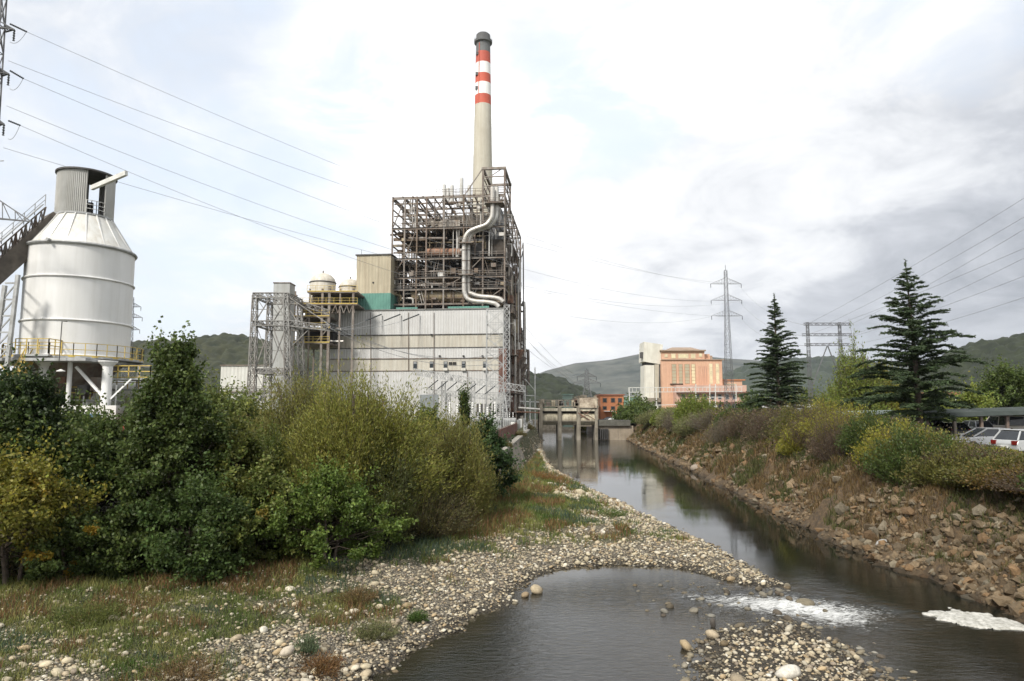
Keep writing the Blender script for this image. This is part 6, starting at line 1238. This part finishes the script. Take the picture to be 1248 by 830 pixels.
car('pale grey van parked under the front of the carport', cpos(1130, 61), R(25), SIL, 'van'); car('black car parked beside the pale grey van under the carport', cpos(1161, 60), R(75), BLK, 'sedan'); car('dark grey hatchback deeper under the carport in the middle', cpos(1186, 66), R(85), GRY, 'hatch')
car('light beige van at the back right of the carport', cpos(1222, 64), R(85), surf('beige_car', (.5, .46, .4), (.45, .42, .36), 1, .35), 'van'); car('silver white car just visible left of the carport post', cpos(1098, 56), R(175), WHP, 'sedan'); car('blue grey car in shade behind the cedar trunk', cpos(1108, 68), R(80), BLU, 'hatch')
car('small white van parked in front of the orange house by the weir', (at(752, 505, 176)[0], 176, 3.2), R(170), WHP, 'van', 'cars by the weir'); car('dark car parked beside the small white van at the weir', (at(741, 505, 178)[0], 178, 3.2), R(160), BLK, 'hatch', 'cars by the weir')
car('white car on the road before the brick power house', (at(876, 508, 240)[0], 240, 3.6), R(175), WHP, 'sedan', 'cars by the power house')
ct = thing('carport', 'long carport with a dark curved roof over the parked cars', 'carport', (at(1185, 510, 55)[0], 55, GZ)); o_ = ct.location
def CL(px, py, Y=55): return vsub(at(px, py, Y), o_)
a = CL(1131, 504); b_ = CL(1290, 499, 60); mb = MB()
sec = [(0, 0), (.25, .35), (.9, .55), (2.5, .62), (5.0, .50), (5.0, .38), (2.5, .48), (.9, .40), (.35, .2), (.15, -.05)]
mb.poly([(a[0], a[1] + y, a[2] - .35 + z) for y, z in sec], vsub(b_, a)); mb.build('roof', surf('carport_roof', (.06, .07, .065), (.04, .05, .045), .5, .9, spec=.15), ct)
mb = MB(); mb.poly([(a[0] - .02, a[1] - .1, a[2] - .35), (a[0] - .02, a[1] + 5.2, a[2] + .1), (a[0] - 5.5, a[1] + 9, a[2] - .05), (a[0] - 6.2, a[1] + 3.2, a[2] - .35)], (0, 0, .16)); mb.build('end_roof', surf('carport_green', (.26, .32, .27), (.2, .25, .21), .5, .6), ct)
for k in range(6):
    c = lerp3(a, b_, k / 5); mb = MB(); mb.box(c[0] + .1, c[0] + .32, c[1] + .5, c[1] + .72, 0, a[2] - .1); mb.bar((c[0] + .2, c[1] + .6, a[2] - .25), (c[0] + .2, c[1] + 4.6, a[2] + .05), .16); mb.build('post', OLDSTEEL, ct)
# buildings and sheds beyond the car park
def shed(label, px0, px1, y, Y, m_, rf, hgt=.5): return boxb('shed', label, 'shed', px0, px1, y, Y, 12, m_, 4.1, (rf, hgt))
GREYW = surf('grey_wall', (.34, .33, .31), (.27, .26, .24), .5, .8); WR = surf('white_roof', (.68, .68, .66), (.58, .58, .56), .3, .6)
t, w, h = shed('long low shed with a white roof between the two cedars', 972, 1085, 501, 92, surf('dark_green_wall', (.10, .13, .11), (.07, .09, .08), .5, .8), WR, .9)  # wall in two dark greens
t, w, h = boxb('apartment_block', 'pale apartment block glimpsed behind the right cedar', 'building', 1140, 1168, 481, 150, 10, surf('pale_flats', (.52, .50, .46), (.42, .4, .37), .5, .8), 4, (TILE, .6))
for k in range(3): win(t, 150, 1143 + k * 9, 1147 + k * 9, 486, 491, WHITE)
t, w, h = boxb('apartment_block', 'beige flats with a tiled roof right of the pale apartment block', 'building', 1172, 1195, 487, 150, 10, surf('beige_flats', (.48, .42, .34), (.4, .35, .28), .5, .8), 4, (TILE, .6))
for k in range(2): win(t, 150, 1176 + k * 9, 1180 + k * 9, 490, 495, WHITE)
t, w, h = boxb('brick_house', 'low reddish brick house right behind the carport roof', 'house', 1196, 1225, 493, 140, 9, surf('reddish_brick', (.32, .17, .12), (.26, .14, .1), .5, .85), 4, (TILE, .5))
sl = thing('street_lamp', 'white headed street lamp above the green tree at the right edge', 'street lamp', (at(1236, 500, 80)[0], 80, GZ)); z = at(1236, 449, 80)[2] - GZ; MB().tube([(0, 0, 0), (0, 0, z * .9), (-.3, 0, z * .98), (-.9, 0, z)], [.09, .06, .05, .04], 8).build('pole', STEEL, sl, True); MB().box(-1.6, -.8, -.14, .14, z - .02, z + .1).build('lamp_head', WHITE, sl, bevel=.03)
# ================================================================== trees on the left bank
def gp(px, Y, z=None): x = at(px, 500, Y)[0]; return (x, Y, (float(H(x, Y)) - .1) if z is None else z)
def hpx(py, Y, base): return at(0, py, Y)[2] - base[2]
DG = ((.030, .050, .014), (.085, .115, .030)); YG = ((.13, .145, .028), (.27, .26, .06)); MG = ((.055, .08, .017), (.13, .15, .036)); OL = ((.13, .13, .032), (.23, .22, .064))
b = gp(212, 26.5); broadleaf('broadleaf_tree', 'tall dark green leafy tree with a pointed crown before the silo', 'tree', b, hpx(432, 26.5, b), 2.8, 150, 420, .15, DG, lambda f: (1.0 - .93 * f ** .85) + .05, .03, .15, fill=.3)
b = gp(130, 27.5); broadleaf('broadleaf_tree', 'lower dark tree just left of the pointed one', 'tree', b, hpx(530, 27.5, b), 2.2, 90, 380, .15, DG, t0=.34, clr=.2)
b = gp(285, 28); broadleaf('broadleaf_tree', 'round mid green tree between the pointed tree and the big willow', 'tree', b, hpx(530, 28, b), 1.9, 90, 380, .14, ((.07, .095, .02), (.17, .18, .045)), t0=.03, clr=.2)
b = gp(28, 27); broadleaf('broadleaf_tree', 'very dark spreading tree at the left edge below the yellow stair', 'tree', b, hpx(468, 27, b), 2.2, 120, 380, .15, ((.016, .030, .010), (.038, .060, .018)), lambda f: (1 - .75 * f) + .05, .25, .17)
b = gp(-40, 25); broadleaf('broadleaf_tree', 'dark tree cut by the left edge of the picture', 'tree', b, hpx(500, 25, b), 3.0, 80, 380, .15, DG, t0=.3, clr=.2)
b = gp(28, 22.6); broadleaf('maple_shrub', 'autumn yellow leaved shrub at the far left under the dark trees', 'shrub', b, hpx(578, 22.6, b), 2.1, 60, 240, .13, ((.07, .08, .016), (.20, .18, .03)), t0=.45, clr=.2, accents=((.24, .18, .03), .15), stems=3)
b = gp(95, 23.4); broadleaf('maple_shrub', 'dark bushy shrub with a few golden leaves right of the yellow one', 'shrub', b, hpx(632, 23.4, b), 1.1, 50, 260, .12, DG, t0=.1, clr=.25, accents=((.26, .18, .025), .1), stems=3)
b = gp(165, 24.6); broadleaf('maple_shrub', 'deep green shrub in the shade in front of the pointed tree', 'shrub', b, 1.6, 1.4, 60, 320, .13, DG, t0=.03, clr=.25, stems=3)
b = gp(245, 25.0); broadleaf('maple_shrub', 'lobed green shrub at the foot of the pointed tree', 'shrub', b, 3.0, 1.9, 60, 320, .13, ((.035, .06, .016), (.07, .105, .028)), t0=.03, clr=.25, stems=3)
b = gp(318, 26.8); broadleaf('maple_shrub', 'yellowing shrub between the pointed tree and the willow', 'shrub', b, 3.1, 1.7, 60, 300, .13, MG, t0=.05, clr=.22, accents=((.20, .16, .03), .05), stems=3)
b = gp(405, 27.2); broadleaf('maple_shrub', 'bright green low maple shrub in front of the big willow', 'shrub', b, hpx(583, 27.2, b), 2.1, 60, 300, .12, ((.06, .10, .018), (.12, .165, .034)), t0=.12, clr=.18, stems=3)
b = gp(330, 33); strandbush('willow_tree', 'rounded green sallow behind the shrubs left of the big willow', 'tree', b, hpx(520, 33, b), 2.8, 520, 60, (.16, .045), MG, (.08, .07, .04), trunks=4, lo=.1)
b = gp(362, 36); strandbush('willow_tree', 'wispy tall olive willow top rising left of the big willow', 'tree', b, hpx(428, 36, b), 2.6, 420, 46, (.18, .04), OL, (.12, .10, .05), trunks=3, lo=.3)
b = gp(430, 33); strandbush('willow_tree', 'big feathery yellow-green willow in front of the hall', 'tree', b, hpx(436, 33, b), 3.6, 1300, 74, (.19, .042), YG, (.12, .10, .05), trunks=6, lo=.15)
b = gp(470, 32); strandbush('willow_tree', 'dark inner willow clump low at the right side of the big willow', 'tree', b, hpx(520, 32, b), 2.4, 420, 55, (.17, .04), ((.05, .065, .018), (.09, .10, .03)), (.08, .07, .04), trunks=3, lo=.1)
b = gp(548, 38); strandbush('willow_tree', 'brownish olive round willow right of the big one', 'tree', b, hpx(494, 38, b), 2.9, 820, 55, (.18, .042), OL, (.13, .10, .055), trunks=5, lo=.08)
b = gp(512, 33); strandbush('willow_tree', 'low bare-stemmed brown willow scrub between the two round willows', 'shrub', b, 2.6, 2.6, 520, 26, (.14, .035), ((.08, .075, .03), (.13, .12, .045)), (.10, .075, .05), lo=.3)
b = gp(590, 43); broadleaf('broadleaf_tree', 'dark green dense tree at the right end of the left bank thicket', 'tree', b, hpx(521, 43, b), 1.6, 80, 300, .17, ((.025, .05, .018), (.055, .09, .03)), t0=.03, clr=.25)
b = gp(566, 62); broadleaf('sapling', 'thin dark sapling standing up against the hall wall', 'tree', b, hpx(484, 62, b), .75, 40, 130, .16, DG, lambda f: 1 - .8 * f, .05, .5)
b = gp(520, 60); broadleaf('broadleaf_tree', 'green tree top peeping behind the round willow', 'tree', b, hpx(508, 60, b), 2.4, 60, 240, .19, MG, t0=.1, clr=.25)
for i, (px, Y, py, w) in enumerate(((265, 52, 490, 3.5), (300, 56, 500, 3.5), (188, 60, 492, 3), (230, 64, 478, 3.6), (14, 48, 480, 2.6), (92, 50, 512, 3))):
    b = gp(px, Y); broadleaf('broadleaf_tree', ('green tree filling the gap right of the tank', 'small green tree under the low white building', 'dark tree in front of the horizontal tank', 'green tree behind the pointed tree', 'dark tree beneath the conveyor trestle', 'dark shrub below the white container')[i], 'tree', b, hpx(py, Y, b), w, 70, 230, .22, DG if i > 1 else MG, t0=.05, clr=.24)
for i, (px, Y, py) in enumerate(((617, 66, 545), (634, 92, 527), (645, 118, 516), (622, 58, 566))):
    b = gp(px, Y, None); strandbush('wall_shrub', ('brown scrub growing on the wall top below the rusty fence', 'dry shrub on the river wall half way to the weir', 'small dark shrub at the wall near the weir', 'olive scrub at the near end of the river wall')[i], 'shrub', b, min(1.2, max(.6, hpx(py, Y, b))), .7 + .1 * i, 90, 26, (.16, .06), ((.09, .08, .035), (.15, .13, .05)), (.14, .10, .06))
# undergrowth under the thicket, the shade there put into near-black leaf colours
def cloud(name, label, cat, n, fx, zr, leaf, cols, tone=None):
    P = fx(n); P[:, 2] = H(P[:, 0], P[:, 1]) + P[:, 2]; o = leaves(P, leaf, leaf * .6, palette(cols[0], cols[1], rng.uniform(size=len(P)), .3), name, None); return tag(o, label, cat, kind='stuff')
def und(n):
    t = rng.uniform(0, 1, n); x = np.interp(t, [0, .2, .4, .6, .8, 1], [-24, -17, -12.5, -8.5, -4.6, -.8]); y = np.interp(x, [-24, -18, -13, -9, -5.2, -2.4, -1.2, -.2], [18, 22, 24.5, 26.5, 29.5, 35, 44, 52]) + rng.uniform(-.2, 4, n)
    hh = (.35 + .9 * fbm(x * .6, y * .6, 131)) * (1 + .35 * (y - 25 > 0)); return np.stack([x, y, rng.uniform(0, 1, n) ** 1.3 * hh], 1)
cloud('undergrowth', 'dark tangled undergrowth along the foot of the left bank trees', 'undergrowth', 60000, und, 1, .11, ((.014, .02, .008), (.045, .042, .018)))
def bram(n):
    y = 20 * (150 / 20) ** rng.uniform(0, 1, n); d = 2.9 + rng.uniform(0, 1, n) ** .9 * 6.8; x = np.interp(y, _ry, _rx) + d; hh = (.2 + 1.9 * sstep(.35, .65, fbm(x * .55, y * .55, 141))) * sstep(2.4, 5.2, d + 2 * (fbm(x * .3, y * .3, 143) - .5)) * np.clip(y / 45, .5, 1.3) * np.where((y < 46) & (d > 5.5), .45, 1)
    return np.stack([x, y, rng.uniform(0, 1, n) ** 1.2 * hh], 1)
P = bram(260000); tn = fbm(P[:, 0] * .35, P[:, 1] * .35, 151); P[:, 2] = H(P[:, 0], P[:, 1]) + P[:, 2]; col = palette((.07, .055, .035), (.15, .11, .06), rng.uniform(size=len(P)), .25)
k = tn > .53; col[k] = palette((.08, .085, .02), (.19, .18, .035), rng.uniform(size=k.sum()), .25); k = tn < .44; col[k] = palette((.04, .055, .016), (.08, .09, .028), rng.uniform(size=k.sum()), .25); k = rng.uniform(size=len(P)) < .25; col[k] = palette((.12, .085, .065), (.2, .15, .1), rng.uniform(size=k.sum()), .2)
o = leaves(P, .09 * np.clip(P[:, 1] / 32, .9, 3), .045 * np.clip(P[:, 1] / 32, .9, 3), col, 'brambles', None); tag(o, 'mixed brown and olive brambles matting the crest of the right bank', 'brambles', kind='stuff')
# driftwood logs at the foot of the thicket
for i, (x0, y0, x1, y1) in enumerate(((575, 640, 609, 622), (-6, 676, 15, 668))):
    p = gnd(x0, y0, .9 + i * .6); q = gnd(x1, y1, 1.1 + i * .8); o = MB().tube([(0, 0, 0), vmul(vsub(q, p), .5), vsub(q, p)], [.13 if i == 0 else .05, .10 if i == 0 else .04, .03], 8).build('log', BARK if i == 0 else surf('bleached_wood', (.4, .38, .34)), None, True, loc=p); tag(o, ('fallen dark log at the foot of the right end of the thicket', 'short bleached branch sticking out at the left edge')[i], 'log')
# ================================================================== right bank thicket
RB = ((.085, .065, .045), (.13, .095, .055)); RBT = (.12, .085, .065); YE = ((.15, .155, .025), (.29, .265, .045)); YGN = ((.11, .15, .028), (.20, .23, .05)); GN = ((.045, .07, .018), (.085, .115, .03))
def rx(Y, d): return float(np.interp(Y, _ry, _rx)) + d
SH = [ # label, Y, offset from the waterline, height, radius, type
 ('bright yellow-green sapling clump first on the far bank by the tower', 128, 6, 6.2, 3.2, 'yg'), ('pale green brush beside the first sapling clump', 118, 5.5, 4.0, 3.2, 'pg'), ('tall lime green bush in front of the brick power house', 100, 5.5, 6.6, 2.9, 'yg'), ('grey leafless thicket below the lime green bush', 106, 4.5, 3.4, 3.0, 'gr'),
 ('grey brown brush where the bank begins near the weir', 136, 4.5, 3.4, 3.4, 'pg'), ('dry grey shrub on the bank crest under the slim pylon', 90, 5.5, 3.8, 2.6, 'gr'), ('small dark green shrub left of the left cedar', 84, 6.5, 4.6, 2.0, 'gn'), ('reddish brown bare thicket in front of the left cedar', 72, 5.5, 4.3, 3.0, 'rb'),
 ('second reddish brown thicket to the right below the left cedar', 64, 5.8, 4.4, 2.8, 'rb'), ('tall yellow-green shrub with loose leaves right of the left cedar', 56, 7.0, 5.2, 2.4, 'ye'), ('yellow leaved shrub spreading over the bank centre', 50, 6.2, 4.2, 2.6, 'ye'), ('brown twiggy shrub below the yellow spreading one', 47, 4.4, 2.4, 2.0, 'rb'),
 ('green bramble dome under the yellow shrub', 43, 5.0, 2.4, 1.7, 'gn'), ('golden green shrub before the white roofed shed', 44, 7.4, 4.0, 2.3, 'ye'), ('dull brown thicket before the right cedar trunk', 40, 6.2, 3.2, 2.3, 'rb'), ('yellow-olive bramble bank below the right cedar', 37, 5.4, 2.7, 2.1, 'ol'),
 ('sprawling brown bramble mid way along the near bank', 34, 5.4, 2.3, 2.0, 'rb'), ('bright yellow shrub by the carport post', 36.5, 8.2, 2.7, 1.9, 'ye'), ('dark olive scrub below the silver car', 31, 6.0, 2.5, 2.1, 'ol'), ('rust tinted bramble in front of the silver car', 30, 7.8, 2.6, 1.9, 'or'),
 ('dark green tangled bush low at the right edge', 27, 5.6, 2.5, 2.1, 'gn'), ('brown leafy bush at the right edge above the dark one', 26.5, 8.0, 2.7, 2.1, 'or'), ('shaded scrub overhanging the water at the right edge', 24, 6.2, 2.3, 1.9, 'ol'), ('thin yellow sapling rising beside the carport roof', 35, 10.2, 3.6, .8, 'ye'),
 ('grey twiggy brush behind the reddish thickets', 68, 8.5, 4.6, 2.6, 'gr'), ('loose olive shrub behind the golden green one', 50, 9.6, 4.0, 2.4, 'ol'), ('brown scrub on the crest under the right cedar crown', 45, 10, 2.8, 2.2, 'rb'), ('low pale scrub on the bank below the lime green bush', 94, 3.8, 2.0, 2.4, 'pg'),
 ('low grey scrub half way down the bank below the left cedar', 76, 3.6, 1.9, 2.0, 'gr'), ('dusky brown bramble curtain falling down the near bank', 28.5, 4.4, 1.9, 2.0, 'or'), ('shadowy green scrub low over the rocks at the far right', 25.5, 4.2, 1.7, 1.7, 'gn'), ('olive brown scrub on the bank below the yellow-olive bramble', 33, 4.0, 1.6, 1.7, 'ol'),
 ('russet scrub on the crest by the kerb before the pale grey car', 33, 9.4, 2.0, 1.9, 'or'), ('brown twiggy scrub hugging the crest below the car park kerb', 38.5, 8.6, 2.2, 1.8, 'rb'), ('mixed green brush on the upper bank below the poplar', 58, 6.0, 3.4, 2.4, 'ol'), ('wiry brown brush between the two yellow shrubs', 53, 5.2, 3.0, 2.0, 'rb'), ('brown and yellow bramble mass on the near bank under the silver car', 30, 4.8, 2.6, 2.2, 'ol'), ('dull green bramble heap half way down the near bank', 36, 4.2, 2.2, 2.0, 'gn'), ('loose yellow bramble on the bank below the carport post', 39, 4.6, 2.4, 2.0, 'ye'), ('greyish brown bramble hanging at the far right edge', 26.8, 4.6, 2.4, 2.1, 'rb'), ('dark brown bush on the crest at the right edge of the picture', 23.5, 7.2, 2.6, 2.0, 'or'), ('dusky green bush hanging lowest at the right edge', 22.5, 5.8, 2.2, 1.8, 'gn'), ('thin russet bush between the two dark bushes at the right edge', 24.8, 6.8, 2.4, 1.7, 'rb'), ('tiny yellow bush on the bank face under the golden green one', 54, 4.0, 1.6, 1.3, 'ye')]
for lab, Y, d, h, r, k in SH:
    x = rx(Y, d); b = (x, Y, float(H(x, Y)) - .15); sc = max(1, Y / 45); px_ = 624 + FPX * x / Y; h *= 1.15; r *= 1.2
    cap = at(px_, float(np.interp(px_, [780, 800, 830, 848, 868, 900, 940, 1000, 1060, 1120, 1170, 1260], [497, 501, 494, 486, 501, 505, 501, 493, 508, 528, 553, 560])), Y)[2] - b[2]; h = max(.7, min(h * 1.15, cap * (.84 if px_ < 836 else 1.05 if px_ < 1130 else .82)))
    P_ = dict(yg=(YGN, (.14, .12, .06), 70, (.17, .09), .15), pg=(((.14, .15, .06), (.22, .22, .10)), (.20, .17, .12), 45, (.15, .06), .1), gr=(((.12, .10, .07), (.16, .14, .09)), (.17, .14, .11), 16, (.12, .04), .3), rb=(RB, RBT, 26, (.11, .045), .2), ye=(YE, (.13, .10, .06), 46, (.13, .08), .12), gn=(GN, (.08, .07, .04), 75, (.13, .08), .05), ol=(((.075, .08, .022), (.16, .15, .04)), (.10, .08, .05), 55, (.12, .07), .08), **{'or': (((.10, .075, .025), (.20, .13, .04)), (.11, .08, .05), 50, (.12, .07), .1)})[k]
    strandbush('bank_shrub', lab, 'shrub', b, h, r, int(150 * r / 2 * (1.7 if k in ('rb', 'gr') else 1.2)), P_[2], (P_[3][0] * sc ** .6, P_[3][1] * sc ** .6), P_[0], P_[1], stem_r=.011 * sc ** .7, lo=P_[4])
# dark bare tree leaning by the lime bush
b = (rx(104, 4.8), 104, 2.4); t = thing('bare_tree', 'dark bare branched small tree leaning between the lime green bushes', 'tree', b); mb = MB()
for k in range(9): a = rng.uniform(-1.2, 1.2); mb.tube([(0, 0, 0), (a * .5, rng.uniform(-.4, .4), 1.6), (a * 1.4 - .6, rng.uniform(-.8, .8), 3 + rng.uniform(0, 1.6))], [.13, .08, .02], 6)
mb.build('trunk', BARK, t, True)
# cedars
b = gp(949, 82, 4.0); cedar('slimmer left cedar with a spiky top beside the brick power house', b, hpx(358, 82, b), 5.6, 3, 'cedars', nb=205, droop=.6)
b = gp(1121, 54, 4.1); cedar('big dark right cedar with wide drooping boughs above the car park', b, hpx(317, 54, b), 6.6, 8, 'cedars', lean=-.5, skirt=.13)
# trees behind
b = gp(1047, 76, 4.1); strandbush('poplar_tree', 'tall loose yellow-green tree between the two cedars', 'tree', b, hpx(405, 76, b), 2.9, 420, 34, (.26, .13), YGN, (.12, .10, .06), trunks=4, lo=.25, stem_r=.03)
b = gp(1075, 80, 4.1); strandbush('poplar_tree', 'thinner yellowish tree right of the tall loose one', 'tree', b, hpx(432, 80, b), 2.6, 300, 30, (.26, .12), YE, (.12, .10, .06), trunks=3, lo=.3, stem_r=.03)
b = gp(1018, 84, 4.1); strandbush('poplar_tree', 'low yellow-green tree just right of the left cedar', 'tree', b, hpx(462, 84, b), 2.6, 260, 34, (.26, .12), YGN, (.12, .10, .06), trunks=3, lo=.2, stem_r=.03)
b = gp(1232, 78, 4.1); broadleaf('broadleaf_tree', 'dark green tree under the street lamp at the right edge', 'tree', b, hpx(456, 78, b), 3.0, 80, 260, .26, GN, t0=.05, clr=.24)
b = gp(1184, 76, 4.1); broadleaf('broadleaf_tree', 'light green round bush above the carport roof', 'tree', b, hpx(484, 76, b), 2.6, 60, 230, .24, YGN, t0=.05, clr=.26)
for i, (px, Y, py, w, c) in enumerate(((1148, 120, 486, 4, GN), (1105, 130, 480, 5, GN), (1020, 150, 488, 6, GN), (985, 160, 490, 6, MG), (920, 190, 492, 6, GN), (780, 190, 496, 4, GN), (772, 162, 500, 3.4, GN), (1215, 130, 480, 5, MG), (1262, 110, 470, 5, GN), (768, 157, 512, 3.0, DG), (713, 205, 512, 2.2, YE))):
    b = gp(px, Y, 3.6 if i != 10 else .3); broadleaf('background_tree', ('green tree behind the right cedar beside the flats', 'green tree behind the right cedar low on the left', 'dark tree behind the white roofed shed', 'green tree behind the left cedar skirt', 'dark tree at the foot of the slim pylon', 'dark tree left of the white tower foot', 'dark bush between the orange house and the green brush', 'green tree behind the beige flats', 'tree cut by the right edge behind the car park', 'shaded ivy dark bush hanging over the weir wing wall', 'yellow bush glimpsed through the right weir opening')[i], 'tree', b, max(1.5, hpx(py, Y, b)), w, 60, 200, .003 * Y + .05, c, t0=.05, clr=.26)
# ================================================================== thin autumn haze down the valley
hm, hn, ho = nmat('valley_haze'); pv = N(hn, 'ShaderNodeVolumePrincipled'); pv.inputs['Density'].default_value = HAZE; pv.inputs['Color'].default_value = (.86, .91, 1.0, 1); pv.inputs['Anisotropy'].default_value = .2; hn.links.new(pv.outputs[0], ho.inputs['Volume'])
hz_ = MB().box(-7300, 7300, -400, 9400, -9, 520).build('haze', hm); tag(hz_, 'thin pale haze hanging in the valley', 'haze', kind='stuff')
